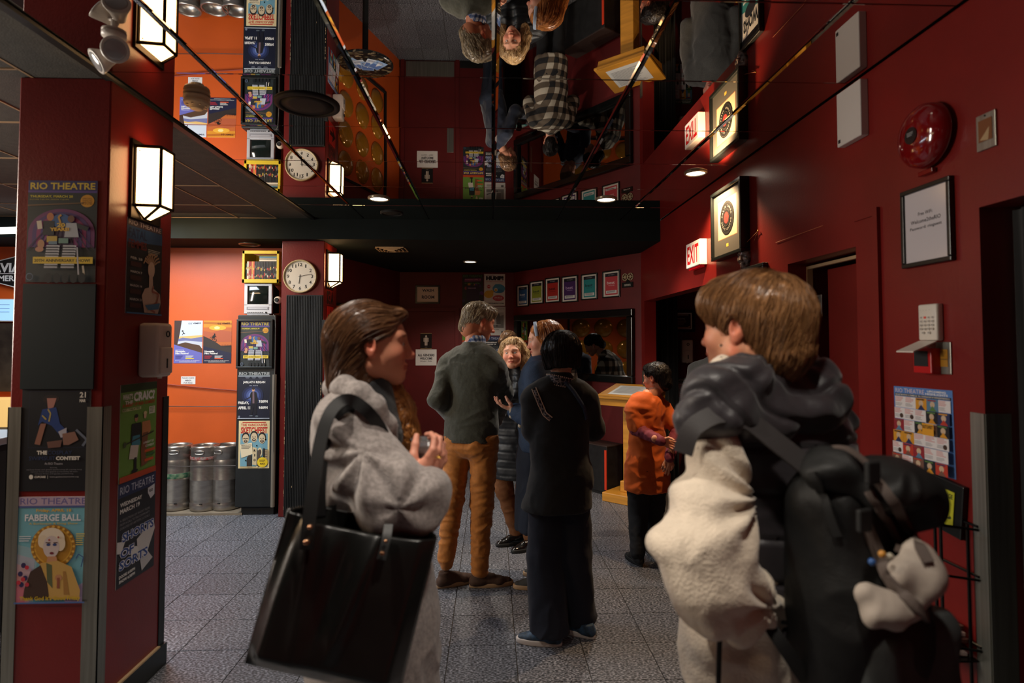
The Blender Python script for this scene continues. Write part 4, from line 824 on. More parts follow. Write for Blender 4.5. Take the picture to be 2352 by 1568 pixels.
# small framed poster behind the head
def tealart(s): s.rect(0,0,1,1,(226,226,220)); s.rect(0,.0,1,.12,(30,36,40)); s.text('SHOW',.1,.2,.8,.2,(30,40,46),.05); s.poly([(0,.55),(1,.4),(1,1),(0,1)],(60,150,150)); s.lines(.1,.65,.8,.3,4,(230,240,240)); s.ell(.5,.48,.3,.1,(40,50,60))
t=thing('framed_poster','black-framed teal and white poster under the hanging mask','framed picture',(1.58,3.46,1.83),W_RIGHT.rz); hw,hh,dp,fw=.145,.225,.03,.02; f=MB()
for p_,q in (((-hw,-dp,hh-fw),(hw,0,hh)),((-hw,-dp,-hh),(hw,0,-hh+fw)),((-hw,-dp,-hh+fw),(-hw+fw,0,hh-fw)),((hw-fw,-dp,-hh+fw),(hw,0,hh-fw))): f.box(p_,q,.003)
f.obj('frame',BFR,t); s=Sheet(2*hw-2*fw,2*hh-2*fw); tealart(s); a=s.obj('print',PRINT,t,colors=True); a.location=(0,-.015,0)
# white electrical panel
t=thing('white_wall_box','flat white box high on the right wall, touching the mirrored ceiling','wall box',(1.58,2.478,2.585),W_RIGHT.rz)
MB().box((-.085,-.035,-.12),(.085,0,.12),.004).obj('cover',mat('offwhite_box',(206,200,194),.45),t); MB().box((-.075,-.0365,-.105),(-.06,-.035,-.09)).obj('marking',MATBLK,t)
# fire bell
p=atX(2110,312,1.53); t=thing('fire_alarm_bell','round red fire alarm bell high on the right wall','alarm bell',(1.58,p.y,p.z),W_RIGHT.rz)
BELL=mat('glossy_red_enamel',(120,12,16),.12,coat=.6); rb=.115
MB().lathe([(.05,0),(.05,-.015),(rb,-.018),(rb,-.026),(rb*.97,-.045),(rb*.85,-.06),(rb*.6,-.072),(rb*.3,-.078),(.001,-.079)],n=48,axis='Y').obj('gong',BELL,t,True)
MB().lathe([(.03,-.0785),(.03,-.081),(.001,-.081)],n=24,axis='Y').obj('centre_label',mat('black_label',(24,24,26),.3),t)
s=Sheet(.04,.02,BLK,.0005); s.lines(.1,.1,.8,.8,3,(150,150,150)); a=s.obj('label_print',PRINT,t,colors=True); a.location=(0,-.0812,.004)
MB().box((-.05,-.02,-.135),(.02,-.004,-.118),.002).obj('mount_tab',BELL,t)
# brown wall plate
p=atX(2265,301,1.575); t=thing('switch_plate','small steel wall plate with a worn brown sticker, top right of the right wall','wall plate',(1.58,p.y,p.z),W_RIGHT.rz)
MB().box((-.037,-.007,-.058),(.037,0,.058),.002).obj('plate',STEEL,t); s=Sheet(.052,.07,(120,70,30),.001); s.poly([(.1,.9),(.8,.4),(.7,1)],(176,150,110)); a=s.obj('sticker',PRINT,t,colors=True); a.location=(0,-.0075,.004); MB().ball((0,-.008,.05),.003,8,6).obj('screw',MATBLK,t)
# wifi frame
def wifi(s): s.text('Free WiFi:',.32,.3,.34,.05,(30,30,34),.01); s.text('Welcome2theRIO',.14,.4,.7,.055,(30,30,34),.01); s.text('Password: rioguest',.12,.5,.74,.055,(30,30,34),.01)
t=thing('wifi_frame','black-framed white Free WiFi notice on the right wall','framed notice',(1.58,2.07,2.023),W_RIGHT.rz); hw,hh,dp,fw=.122,.146,.02,.017; f=MB()
for p_,q in (((-hw,-dp,hh-fw),(hw,0,hh)),((-hw,-dp,-hh),(hw,0,-hh+fw)),((-hw,-dp,-hh+fw),(-hw+fw,0,hh-fw)),((hw-fw,-dp,-hh+fw),(hw,0,hh-fw))): f.box(p_,q,.003)
f.obj('frame',BFR,t); s=Sheet(2*hw-2*fw,2*hh-2*fw,(206,200,204)); wifi(s); a=s.obj('print',printmat('glossy_print',.12),t,colors=True); a.location=(0,-.01,0)
# keypad
p=atX(2127,740,1.55); t=thing('alarm_keypad','white alarm keypad with its cover hanging open on the right wall','keypad',(1.58,p.y,p.z),W_RIGHT.rz)
MB().box((-.045,-.026,-.065),(.045,0,.065),.006).obj('housing',WHITEP,t,True)
s=Sheet(.01,.01); s.v=[];s.f=[];s.m=[];s.c=[]; s.w,s.h=.084,.124; s.depth=.0265
for r_ in range(5):
    for c_2 in range(4 if r_<4 else 2):
        cx_=.16+c_2*.22 if r_<4 else .3+c_2*.34; s.ell(cx_,.36+r_*.11,.08,.035,(206,200,190) if not(r_==0 and c_2==1) else (232,96,80)); s.rect(cx_-.03,.345+r_*.11,.06,.025,(110,106,100) if not(r_==0 and c_2==1) else (232,96,80))
for c_2 in range(4): s.ell(.2+.17*c_2,.15,.012,.008,(90,90,86))
s.obj('keys',PAINTED,t,colors=True)
MB().add([(-.043,-.026,-.066),(.043,-.026,-.066),(.043,-.11,-.102),(-.043,-.11,-.102),(-.043,-.026,-.070),(.043,-.026,-.070),(.043,-.112,-.107),(-.043,-.112,-.107)],[(0,1,2,3),(4,7,6,5),(0,4,5,1),(1,5,6,2),(2,6,7,3),(3,7,4,0)]).obj('open_cover',WHITEP,t)
# pull station + plate
p=atX(2130,828,1.56); t=thing('fire_pull_station','red fire alarm box below the keypad on the right wall','fire alarm box',(1.58,p.y,p.z),W_RIGHT.rz)
MB().box((-.045,-.04,-.045),(.045,0,.045),.004).obj('housing',mat('alarm_red',(190,24,26),.35),t); MB().box((-.038,-.042,-.02),(.03,-.04,.035),.001).obj('front_panel',MATBLK,t)
p=atX(2167,822,1.575); t=thing('switch_plate','steel wall plate with yellow stickers beside the red fire alarm box','wall plate',(1.58,p.y,p.z),W_RIGHT.rz)
MB().box((-.034,-.006,-.056),(.034,0,.056),.002).obj('plate',STEEL,t); s=Sheet(.044,.06,(170,120,30),.001); s.rect(0,.55,1,.05,(90,70,30)); s.lines(.1,.1,.8,.35,4,(110,80,30)); a=s.obj('sticker',PRINT,t,colors=True); a.location=(0,-.0065,0)
# dark board with yellow flyers, wire rack
t=thing('flyer_board','black board with yellow dance flyers above the wire rack','notice board',(1.58,2.08,1.045),W_RIGHT.rz,rot=(0,R(6),W_RIGHT.rz)); MB().box((-.17,-.02,-.09),(.15,0,.09),.003).obj('backing',BFR,t)
for k in range(2):
    s=Sheet(.075,.12,(190,190,40),.001); s.text('CHANGE',.08,.08,.84,.14,(40,50,20),.04); s.ell(.5,.75,.4,.08,(40,50,20)); s.ell(.5,.72,.3,.05,(190,190,40)); s.rect(.44,.5,.12,.26,(30,36,16)); s.ell(.5,.5,.09,.05,(30,36,16)); s.line([(.1,.4),(.3,.3),(.5,.4),(.7,.3),(.9,.38)],.001,(120,120,30)); a=s.obj('flyer',PRINT,t,colors=True); a.location=(.08-.1*k,-.022,.0)
t=thing('wire_rack','black wire literature rack standing against the right wall','rack',(1.5,2.04,0)); WR=mat('black_wire',(16,16,16),.3,.5)
m=MB(); ypos=[1.97,1.995,2.3]; 
ztp=atX(2205,1222,1.47).z
for (x,y) in ((-.03,-.13),(-.03,-.105),(-.03,.2),(.06,-.13),(.06,.2)): MB().tube([(x,y,.0),(x,y,ztp)],.005,8).obj('upright',WR,t)
for z in (ztp,ztp-.16,.62,.3):
    MB().tube([(-.03,.25,z),(-.03,-.14,z),(.07,-.16,z-.01)],.0045,8).obj('shelf_wire',WR,t); MB().tube([(.07,-.16,z),(.07,.25,z)],.0045,8).obj('shelf_wire',WR,t)
MB().box((-.12,-.15,.57),(.07,.25,.575)).obj('tray',WR,t)
for k in range(6):
    a=MB().box((-.09+.004*(k%2),-.12+.01*(k%3),0),(.09+.004*(k%2),.13,.012),.001).obj('brochure_stack',mat('paper_stack',(214,190,180),.6,var=.08,scale=50,stretch=(1,1,12)) if k%2==0 else mat('paper_stack_dark',(90,50,40),.6)); a.location=(1.47,2.04,.577+.014*k); a.rotation_euler=(0,0,.06*(k%3-1)); tag(a,['lowest cream','second, dark red','middle cream','fourth, dark red','fifth, cream','topmost dark red'][k]+' bundle of brochures on the wire rack shelf','brochures','brochures on the wire rack')
# hanging string on right wall
a=MB().tube([atX(1782,557,1.576),atX(1890,518,1.576)],.0015,6).obj('string',mat('string',(190,110,70),.7)); tag(a,'thin pale string taped along the right wall beside the mask','string')
# plaque in alcove
def plq(s): s.rect(.05,.06,.9,.88,(60,30,30)); s.rect(.15,.1,.7,.05,(200,180,150)); s.text('Recognizing',.32,.3,.36,.12,(210,200,180),.01); s.lines(.22,.48,.56,.3,4,(150,120,100)); s.poly([(.08,.78),(.2,.86),(.8,.86),(.92,.78),(.92,.92),(.08,.92)],(196,170,130))
framed('plaque_frame',W_ALC,(1535,712,1596,762),.03,.025,BFR,plq,'black-framed maroon certificate in the alcove beyond the wide opening','framed certificate')
t=thing('door_closer','black door closer arm high in the alcove','door closer',tuple(W_ALC.hit(1618,696,.05)),0); MB().box((-.06,-.03,-.02),(.25,.05,.02),.004).obj('body',MATBLK,t); MB().tube([(-.05,-.03,0),(.2,-.06,.01)],.008,8).obj('arm',STEEL,t)
# ------------------------------------------------ ceiling fittings
LENS=mat('lit_lens',(255,250,240),.4,emit=7,ecol=(255,240,220)); TRIMW=mat('lamp_trim',(150,140,120),.3,.6)
def can(x,y,z,r,label,lit=True,mat_=None):
    t=thing('ceiling_lamp' if lit else 'ceiling_speaker',label,'lamp' if lit else 'speaker',(x,y,z),0,'recessed ceiling lamps' if lit else None)
    MB().lathe([(r,.004),(r,-.006),(r*.86,-.012),(r*.82,-.004),(r*.82,.004)],n=32).obj('trim_ring',mat_ or TRIMW,t,True)
    MB().lathe([(r*.82,-.003),(r*.5,-.006),(.001,-.007)],n=32).obj('lens' if lit else 'grille',LENS if lit else MATBLK,t,True); return t
can(-.885,4.66,CEIL-.001,.085,'lit recessed ceiling lamp on the left of the two in front of the dark bulkhead'); can(.909,4.62,CEIL-.001,.085,'lit recessed ceiling lamp on the right of the two in front of the dark bulkhead')
can(-.245,6.9,LOW-.001,.085,'lit recessed lamp in the low black ceiling above the washroom door area')
p=atZ(1608,396,CEIL); can(p.x-.03,p.y,CEIL-.001,.075,'small lit ceiling lamp beside the right wall, above the framed record')
p=atZ(573,560,LOW); can(p.x,p.y,LOW-.001,.1,'unlit round ceiling fitting with a brown rim over the orange wall',False)
p=atZ(706,240,CEIL); t=can(p.x,p.y,CEIL-.001,.15,'large black round ceiling speaker in the mirrored ceiling',False,MATBLK)
p=atZ(900,489,CEIL); can(p.x,p.y,CEIL-.001,.1,'flat black round ceiling speaker near the bulkhead',False,MATBLK)
# air vent
p=atZ(900,572,LOW); t=thing('air_vent','square white slatted air vent in the low black ceiling','air vent',(p.x,p.y,LOW)); VM=mat('vent_metal',(190,160,120),.5)
for k in range(4): 
    r_=.15-.034*k; m=MB(); 
    for a,b in (((-r_,-r_,0),(r_,-r_+.012,0)),((-r_,r_-.012,0),(r_,r_,0)),((-r_,-r_,0),(-r_+.012,r_,0)),((r_-.012,-r_,0),(r_,r_,0))): m.box((a[0],a[1],-.008-.006*k),(b[0],b[1],-.0-.003*k))
    m.obj('vent_slat',VM,t)
# smoke detector
p=atZ(452,222,CEIL); t=thing('smoke_detector','round beige smoke detector on the mirrored ceiling','smoke detector',(p.x,p.y,CEIL)); SD=mat('beige_plastic',(206,186,156),.45)
MB().lathe([(.055,.0),(.057,-.012),(.05,-.018),(.05,-.022),(.056,-.026),(.052,-.04),(.03,-.046),(.028,-.058),(.018,-.062),(.001,-.062)],n=36).obj('housing',SD,t,True)
for k in range(8): a=k*math.pi/4; MB().box((.04*math.cos(a)-.004,.04*math.sin(a)-.004,-.047),(.04*math.cos(a)+.004,.04*math.sin(a)+.004,-.04)).obj('vent_fin',SD,t)
# twin-head emergency lamp near pillar
p=atZ(262,78,CEIL); t=thing('emergency_lamp','white twin-head emergency lamp hanging from the mirrored ceiling beside the near pillar','emergency lamp',(p.x,p.y,CEIL)); EL=mat('lamp_white',(214,206,196),.35); 
MB().lathe([(.04,0),(.04,-.012),(.02,-.018),(.001,-.018)],n=20).obj('mount',EL,t,True)
MB().tube([(0,0,-.015),(0,0,-.05)],.012,10).obj('stem',EL,t)
for (dx,dy,dz,ax) in ((-.045,.02,-.085,(-.6,-.5,-.55)),(.03,-.03,-.075,(.35,-.85,-.35))):
    A=Vector(ax).normalized(); m=MB(); m.M=Matrix.Translation((dx,dy,dz))@A.to_track_quat('Z','Y').to_matrix().to_4x4()
    m.lathe([(.001,-.05),(.02,-.045),(.03,-.01),(.044,.02),(.046,.03),(.04,.032)],n=24); hd=m.obj('lamp_head',EL,t,True)
    m=MB(); m.M=Matrix.Translation((dx,dy,dz))@A.to_track_quat('Z','Y').to_matrix().to_4x4(); m.lathe([(.04,.03),(.03,.035),(.001,.038)],n=24); m.obj('lens',mat('frosted_lens',(176,176,176),.15,.2),hd,True)
    MB().tube([(0,0,-.05),(dx*.8,dy*.8,dz*.8)],.008,8).obj('arm',EL,t)
# ------------------------------------------------ furniture at the back
OAK=mat('oak_veneer',(200,140,48),.4,var=.14,scale=3,stretch=(1,1,10),bump=.08)
pz=atZ(1478,1150,0.0); lx,ly=1.20,5.92
t=thing('lectern','oak lectern with a sloping top and open book sheets, in front of the angled wall','lectern',(1.43,5.98,0),R(-42))
MB().box((-.24,-.2,0),(.24,.2,.09),.008).obj('base',OAK,t); MB().box((-.10,-.08,.09),(.10,.10,.2),.006).obj('plinth',OAK,t); MB().box((-.075,-.06,.2),(.075,.07,.98),.005).obj('column',OAK,t)
tp=MB(); tp.M=Matrix.Translation((0,0,1.07))@Matrix.Rotation(R(-14),4,'X') if False else Matrix.Translation((0,0,1.06))@Matrix.Rotation(R(14),4,'X')
tp.box((-.30,-.22,.02),(.30,.22,.045),.005); tp.obj('desk_top',OAK,t)
MB().add([(-.26,-.19,.96),(.26,-.19,.96),(.26,.19,.99),(-.26,.19,.99),(-.27,-.2,1.03),(.27,-.2,1.03),(.27,.2,1.125),(-.27,.2,1.125)],[(0,3,2,1),(4,5,6,7),(0,1,5,4),(1,2,6,5),(2,3,7,6),(3,0,4,7)]).obj('desk_box',OAK,t)
m=MB(); m.M=Matrix.Translation((0,0,1.06))@Matrix.Rotation(R(14),4,'X'); m.box((-.26,-.222,.045),(.26,-.205,.065),.003); m.obj('book_ledge',OAK,t)
sh=Sheet(.4,.28,(214,216,214),.002); sh.lines(.08,.08,.84,.8,14,(120,120,124),.3); o=sh.obj('paper_sheets',PRINT,None,colors=True); M4=Matrix.Translation((1.43,5.98,0))@Matrix.Rotation(R(-42),4,'Z')@Matrix.Translation((0,0,1.06))@Matrix.Rotation(R(14),4,'X')@Matrix.Translation((0,0,.047))@Matrix.Rotation(R(-90),4,'X'); o.matrix_world=M4; tag(o,'printed white sheets lying on the sloping top of the oak lectern','papers')
# black flight case / step box
t=thing('black_step_box','black wooden box with an orange-red corner stripe beside the lectern','box',(1.12,6.50,0),W_ANG.rz)
BX=mat('black_box_ply',(24,25,26),.5,var=.3,scale=14)
MB().box((-.36,-.12,.03),(.32,.12,.5),.006).obj('body',BX,t); MB().box((-.365,-.125,.5),(.325,.125,.515),.003).obj('top_board',mat('dark_brown_top',(52,40,36),.5),t)
MB().box((.29,-.127,.06),(.318,-.1205,.47)).obj('orange_stripe',mat('orange_tape',(214,60,26),.5),t); MB().box((-.34,-.11,0),(.3,.11,.03)).obj('base',MATBLK,t)
# high round table with flyers
MARB=mat('black_marble',(26,25,25),.15,col2=(150,130,100),scale=9,stretch=(1,3,1)); 
nn=MARB.node_tree.nodes
for n_ in nn:
    if n_.type=='VALTORGB': n_.color_ramp.elements[0].position=.55; n_.color_ramp.elements[1].position=.68
    if n_.type=='TEX_NOISE': n_.inputs['Distortion'].default_value=2
t=thing('bar_table','tall round table with a black marble top and black post, behind the woman in grey','table',(-1.27,5.92,0)); MB().lathe([(.001,1.03),(.27,1.03),(.28,1.045),(.28,1.06),(.27,1.066),(.001,1.066)],n=48).obj('table_top',MARB,t); MB().tube([(0,0,.02),(0,0,1.03)],.03,16).obj('post',MATBLK,t); MB().lathe([(.2,0),(.2,.012),(.05,.03),(.001,.03)],n=32).obj('foot',MATBLK,t)
for k in range(5):
    s=Sheet(.12,.18,[(150,180,220),(206,214,226)][k%2],.0012); s.rect(.05,.05,.9,.5,(90,120,180)); s.poly([(.2,.9),(.5,.3),(.8,.8)],(226,230,240)); s.lines(.1,.7,.8,.2,4,(60,70,110)); o=s.obj('flyer',PRINT,None,colors=True); o.location=(-1.36+.055*k,5.86+.03*(k%3),1.068+.0022*k); o.rotation_euler=(R(-90),0,0); 
    o.matrix_world=Matrix.Translation(o.location)@Matrix.Rotation(.35*k-.6,4,'Z')@Matrix.Rotation(R(-90),4,'X')
    tag(o,['pale blue flyer, leftmost of the fan','white-edged flyer, second in the fan','pale blue flyer in the middle of the fan','white-edged flyer, fourth in the fan','pale blue flyer, rightmost of the fan'][k]+' on the marble table','flyer','flyers on the marble table')
# amber bubble panel on the side wall
rr_=W_SIDE; t=thing('amber_bubble_panel','orange-framed panel of domed amber lenses on the side bar wall','panel',tuple(W_SIDE.p+W_SIDE.r*.95+Vector((0,0,1.3))),W_SIDE.rz); AMB=mat('amber_dome',(190,130,40),.15,.3,coat=1)
m=MB(); 
for a,b in (((-.4,-.03,.7),(.75,0,.73)),((-.4,-.03,-.7),(.75,0,-.67)),((-.4,-.03,-.7),(-.37,0,.7)),((.72,-.03,-.7),(.75,0,.7))): m.box(a,b,.003)
m.obj('frame',MATBLK,t)
for i in range(3):
    for j in range(4):
        MB().lathe([(.15,-.001),(.145,-.01),(.12,-.028),(.07,-.045),(.001,-.05)],(-.18+.36*i,0,-.5+.34*j),28,'Y').obj('dome',AMB,t,True)
# ledge counter at the mirror with things on it
L0=W_ANG; uA=.05; uB=1.05
M=Matrix.Translation(L0.p)@Matrix.Rotation(L0.rz,4,'Z')
LED=mat('grey_laminate',(110,112,112),.3,var=.05)
t=thing('drinks_ledge','grey wall ledge with a black front edge below the wall mirror, behind the group','shelf',L0.p,L0.rz); MB().box((uA,-.36,.965),(uB,0,1.0),.004).obj('ledge_top',LED,t); MB().box((uA,-.372,.955),(uB,-.36,1.003),.003).obj('ledge_edge',STEEL,t); 
MB().box((.15,-.3,.0),(.19,-.02,.965)).obj('support',MATBLK,t); MB().box((.95,-.3,.0),(.99,-.02,.965)).obj('support',MATBLK,t)
GL=mat('clear_glass',(255,255,255),.02,trans=1); AMBL=mat('amber_drink',(226,150,30),.1,trans=.6)
def put(u,d,z): p=L0.p+L0.r*u+L0.n*d; return Vector((p.x,p.y,z))
for k,(u,d) in enumerate(((.35,.18),(.62,.2))):
    t=tag(MB().lathe([(.001,.0),(.085,.0),(.09,.004),(.09,.01),(.001,.012)],n=32).obj('coaster_tray',mat('black_rubber',(24,24,24),.2)),['left','right'][k]+' round black tray on the ledge under the mirror','tray','round trays on the ledge'); t.location=put(u,d,1.0)
    t=thing('drinking_glass',['glass of amber drink on the left ledge tray','empty clear glass on the right ledge tray'][k],'glass',put(u,d,1.0125),0,'glasses on the ledge'); MB().lathe([(.001,0),(.028,0),(.036,.11),(.034,.11),(.027,.006),(.001,.006)],n=24).obj('tumbler',GL,t,True)
    if k==0: MB().lathe([(.001,.007),(.0265,.007),(.0315,.075),(.001,.075)],n=24).obj('drink',AMBL,t,True)
for k,(u,d,c_3) in enumerate(((.5,.3,(230,170,40)),(.25,.08,(60,150,150)))):
    s=Sheet(.15,.1,c_3,.002); s.lines(.1,.15,.8,.7,5,(250,240,210),.4); o=s.obj('table_card',PRINT,None,colors=True); o.matrix_world=Matrix.Translation(put(u,d,1.003))@Matrix.Rotation(L0.rz+.2,4,'Z')@Matrix.Rotation(R(-90),4,'X'); tag(o,['yellow','teal'][k]+' card lying on the ledge under the mirror','card')
# ================================================================== implicit-surface toolkit for people and soft things
def V(*a): return Vector(a)
class Soft:
    def __init__(s): s.p=[]; s.cuts=[]
    def cap(s,a,b,ra,rb=None,flat=None,k=.02,op='u'):
        s.p.append(('c',np.array(a,float),np.array(b,float),ra,ra if rb is None else rb,flat,k,op)); return s
    def chain(s,pts,rs,flat=None,k=.02,op='u'):
        for i in range(len(pts)-1): s.cap(pts[i],pts[i+1],rs[i],rs[i+1],flat,k,op)
        return s
    def ell(s,c,r,rot=None,k=.02,op='u'):
        s.p.append(('e',np.array(c,float),np.array(r if hasattr(r,'__len__') else (r,r,r),float),None if rot is None else np.array(rot.to_3x3()),k,op)); return s
    def box(s,c,hx,rot=None,rd=.01,k=.01,op='u'):
        s.p.append(('b',np.array(c,float),np.array(hx,float),None if rot is None else np.array(rot.to_3x3()),rd,k,op)); return s
    def cut(s,pt,n): n=Vector(n).normalized(); s.cuts.append((np.array(pt,float),np.array(n))); return s
    def bounds(s,q,m):
        if q[0]=='c': r=max(q[3],q[4])*(1 if q[5] is None else 1); lo=np.minimum(q[1],q[2])-r; hi=np.maximum(q[1],q[2])+r
        elif q[0]=='e': r=q[2].max() if q[3] is not None else q[2]; lo=q[1]-r; hi=q[1]+r
        else: r=np.linalg.norm(q[2]) if q[3] is not None else q[2]; lo=q[1]-r-q[4]; hi=q[1]+r+q[4]
        return lo-m,hi+m
    def mesh(s,h):
        m=h*3+.02
        bs=[s.bounds(q,m) for q in s.p]; U=[b for b,q in zip(bs,s.p) if q[-1]=='u']
        lo=np.min([b[0] for b in U],0); hi=np.max([b[1] for b in U],0); n=np.ceil((hi-lo)/h).astype(int)+2
        D=np.full(n,.08,np.float32); ax=[lo[i]+h*np.arange(n[i]) for i in range(3)]
        for q,b in zip(s.p,bs):
            i0=np.clip(np.floor((b[0]-lo)/h).astype(int),0,n); i1=np.clip(np.ceil((b[1]-lo)/h).astype(int)+1,0,n)
            if (i1<=i0).any(): continue
            X=ax[0][i0[0]:i1[0]][:,None,None]; Y=ax[1][i0[1]:i1[1]][None,:,None]; Z=ax[2][i0[2]:i1[2]][None,None,:]
            if q[0]=='c':
                a,bb=q[1],q[2]; x,y,z=X-a[0],Y-a[1],Z-a[2]; ab=bb-a
                if q[5] is not None:
                    f=np.array(q[5][0],float); f/=np.linalg.norm(f); g=1/q[5][1]-1; dt=x*f[0]+y*f[1]+z*f[2]; x=x+f[0]*dt*g; y=y+f[1]*dt*g; z=z+f[2]*dt*g; ab=ab+f*(ab@f)*g
                L=max(ab@ab,1e-9); t=np.clip((x*ab[0]+y*ab[1]+z*ab[2])/L,0,1)
                d=np.sqrt((x-ab[0]*t)**2+(y-ab[1]*t)**2+(z-ab[2]*t)**2)-(q[3]+(q[4]-q[3])*t)
            elif q[0]=='e':
                x,y,z=X-q[1][0],Y-q[1][1],Z-q[1][2]
                if q[3] is not None:
                    M=q[3]; x,y,z=(x*M[0,0]+y*M[1,0]+z*M[2,0]),(x*M[0,1]+y*M[1,1]+z*M[2,1]),(x*M[0,2]+y*M[1,2]+z*M[2,2])
                r=q[2]; k0=np.sqrt((x/r[0])**2+(y/r[1])**2+(z/r[2])**2)+1e-9; k1=np.sqrt((x/r[0]**2)**2+(y/r[1]**2)**2+(z/r[2]**2)**2)+1e-9; d=k0*(k0-1)/k1
            else:
                x,y,z=X-q[1][0],Y-q[1][1],Z-q[1][2]
                if q[3] is not None:
                    M=q[3]; x,y,z=(x*M[0,0]+y*M[1,0]+z*M[2,0]),(x*M[0,1]+y*M[1,1]+z*M[2,1]),(x*M[0,2]+y*M[1,2]+z*M[2,2])
                x,y,z=np.broadcast_arrays(np.abs(x)-q[2][0]+q[4],np.abs(y)-q[2][1]+q[4],np.abs(z)-q[2][2]+q[4])
                d=np.sqrt(np.maximum(x,0)**2+np.maximum(y,0)**2+np.maximum(z,0)**2)+np.minimum(np.maximum(x,np.maximum(y,z)),0)-q[4]
            S=D[i0[0]:i1[0],i0[1]:i1[1],i0[2]:i1[2]]; k=q[-2]; d=np.broadcast_to(d,S.shape)
            if q[-1]=='u': hh=np.clip(.5+.5*(S-d)/k,0,1); S[...]=S*(1-hh)+d*hh-k*hh*(1-hh)
            else: hh=np.clip(.5-.5*(S+d)/k,0,1); S[...]=S*(1-hh)-d*hh+k*hh*(1-hh)
        for p,nn in s.cuts:
            D=np.maximum(D,((ax[0]-p[0])*nn[0])[:,None,None]+((ax[1]-p[1])*nn[1])[None,:,None]+((ax[2]-p[2])*nn[2])[None,None,:])
        D[0]=D[-1]=1; D[:,0]=D[:,-1]=1; D[:,:,0]=D[:,:,-1]=1
        return nets(D,lo,h)
def nets(D,lo,h):
    s=D<0; c=s[:-1,:-1,:-1].astype(np.int8).copy()
    for i,j,k in ((1,0,0),(0,1,0),(0,0,1),(1,1,0),(1,0,1),(0,1,1),(1,1,1)): c+=s[i:s.shape[0]-1+i,j:s.shape[1]-1+j,k:s.shape[2]-1+k]
    A=np.argwhere((c>0)&(c<8)); I,J,K=A.T; idx=np.full(c.shape,-1,np.int32); idx[I,J,K]=np.arange(len(A))
    cor={(a,b,e):D[I+a,J+b,K+e] for a in (0,1) for b in (0,1) for e in (0,1)}
    acc=np.zeros((len(A),3)); cnt=np.zeros(len(A))
    for (p,q) in [((a,b,e),tuple(x+(1 if i==ax_ else 0) for i,x in enumerate((a,b,e)))) for ax_ in range(3) for a in (0,1) for b in (0,1) for e in (0,1) if (a,b,e)[ax_]==0]:
        u,v=cor[p],cor[q]; m=(u<0)!=(v<0); t=np.where(m,u/np.where(m,u-v,1),0)
        for ax_ in range(3): acc[:,ax_]+=np.where(m,p[ax_]+(q[ax_]-p[ax_])*t,0)
        cnt+=m
    verts=lo+h*(A+acc/cnt[:,None]); F=[]
    for ax_ in range(3):
        o1,o2=(ax_+1)%3,(ax_+2)%3
        sl=[slice(None)]*3; sl2=[slice(None)]*3; sl[ax_]=slice(0,-1); sl2[ax_]=slice(1,None)
        E=np.argwhere(s[tuple(sl)]!=s[tuple(sl2)]); E=E[(E[:,o1]>0)&(E[:,o2]>0)]
        E=E[(E[:,o1]<c.shape[o1])&(E[:,o2]<c.shape[o2])&(E[:,ax_]<c.shape[ax_])]
        ins=s[E[:,0],E[:,1],E[:,2]]
        def g(d1,d2): q=E.copy(); q[:,o1]-=d1; q[:,o2]-=d2; return idx[q[:,0],q[:,1],q[:,2]]
        Q=np.stack([g(1,1),g(0,1),g(0,0),g(1,0)],1); Q[~ins]=Q[~ins][:,::-1]; F.append(Q)
    F=np.concatenate(F); F=F[(F>=0).all(1)]
    return verts,F
def npmesh(name,parts,mats,smooth=True):
    """parts: (verts Nx3, faces list/array, material index, colours Nx3 or None)"""
    vs=[];loops=[];tot=[];mi=[];cols=[];off=0;anyc=any(len(p)>3 and p[3] is not None for p in parts)
    for p in parts:
        v=np.asarray(p[0],float); f=p[1]; vs.append(v)
        if isinstance(f,np.ndarray): loops.append((f+off).ravel()); tot.append(np.full(len(f),f.shape[1])); 
        else: loops.append(np.array([i+off for q in f for i in q])); tot.append(np.array([len(q) for q in f]))
        mi.append(np.full(len(f),p[2])); cols.append(p[3] if len(p)>3 and p[3] is not None else np.full((len(v),3),.5)); off+=len(v)
    v=np.concatenate(vs); L=np.concatenate(loops); T=np.concatenate(tot); me=bpy.data.meshes.new(name)
    me.vertices.add(len(v)); me.vertices.foreach_set('co',v.astype(np.float32).ravel()); me.loops.add(len(L)); me.loops.foreach_set('vertex_index',L.astype(np.int32))
    me.polygons.add(len(T)); me.polygons.foreach_set('loop_start',np.concatenate([[0],np.cumsum(T)[:-1]]).astype(np.int32)); me.polygons.foreach_set('loop_total',T.astype(np.int32))
    for m in (mats if isinstance(mats,(list,tuple)) else [mats]): me.materials.append(m)
    me.polygons.foreach_set('material_index',np.concatenate(mi).astype(np.int32)); me.update(calc_edges=True); me.validate()
    if anyc:
        ca=me.color_attributes.new('Col','FLOAT_COLOR','POINT'); C=np.concatenate(cols); ca.data.foreach_set('color',np.concatenate([C,np.ones((len(C),1))],1).astype(np.float32).ravel())
    if smooth: me.shade_smooth()
    return me
def vnormals(v,f):
    f=np.asarray(f); n=np.cross(v[f[:,2]]-v[f[:,0]],v[f[:,3]]-v[f[:,1]]); N=np.zeros_like(v)
    for i in range(4): np.add.at(N,f[:,i],n)
    return N/(np.linalg.norm(N,axis=1)[:,None]+1e-12)
_rng=np.random.RandomState(5); _G=_rng.rand(32,32,32)*2-1
def vnoise(P):
    P=np.asarray(P); i=np.floor(P).astype(int); f=P-i; f=f*f*(3-2*f); r=0
    for a in (0,1):
        for b in (0,1):
            for c in (0,1):
                w_=(f[:,0] if a else 1-f[:,0])*(f[:,1] if b else 1-f[:,1])*(f[:,2] if c else 1-f[:,2]); r=r+w_*_G[(i[:,0]+a)%32,(i[:,1]+b)%32,(i[:,2]+c)%32]
    return r
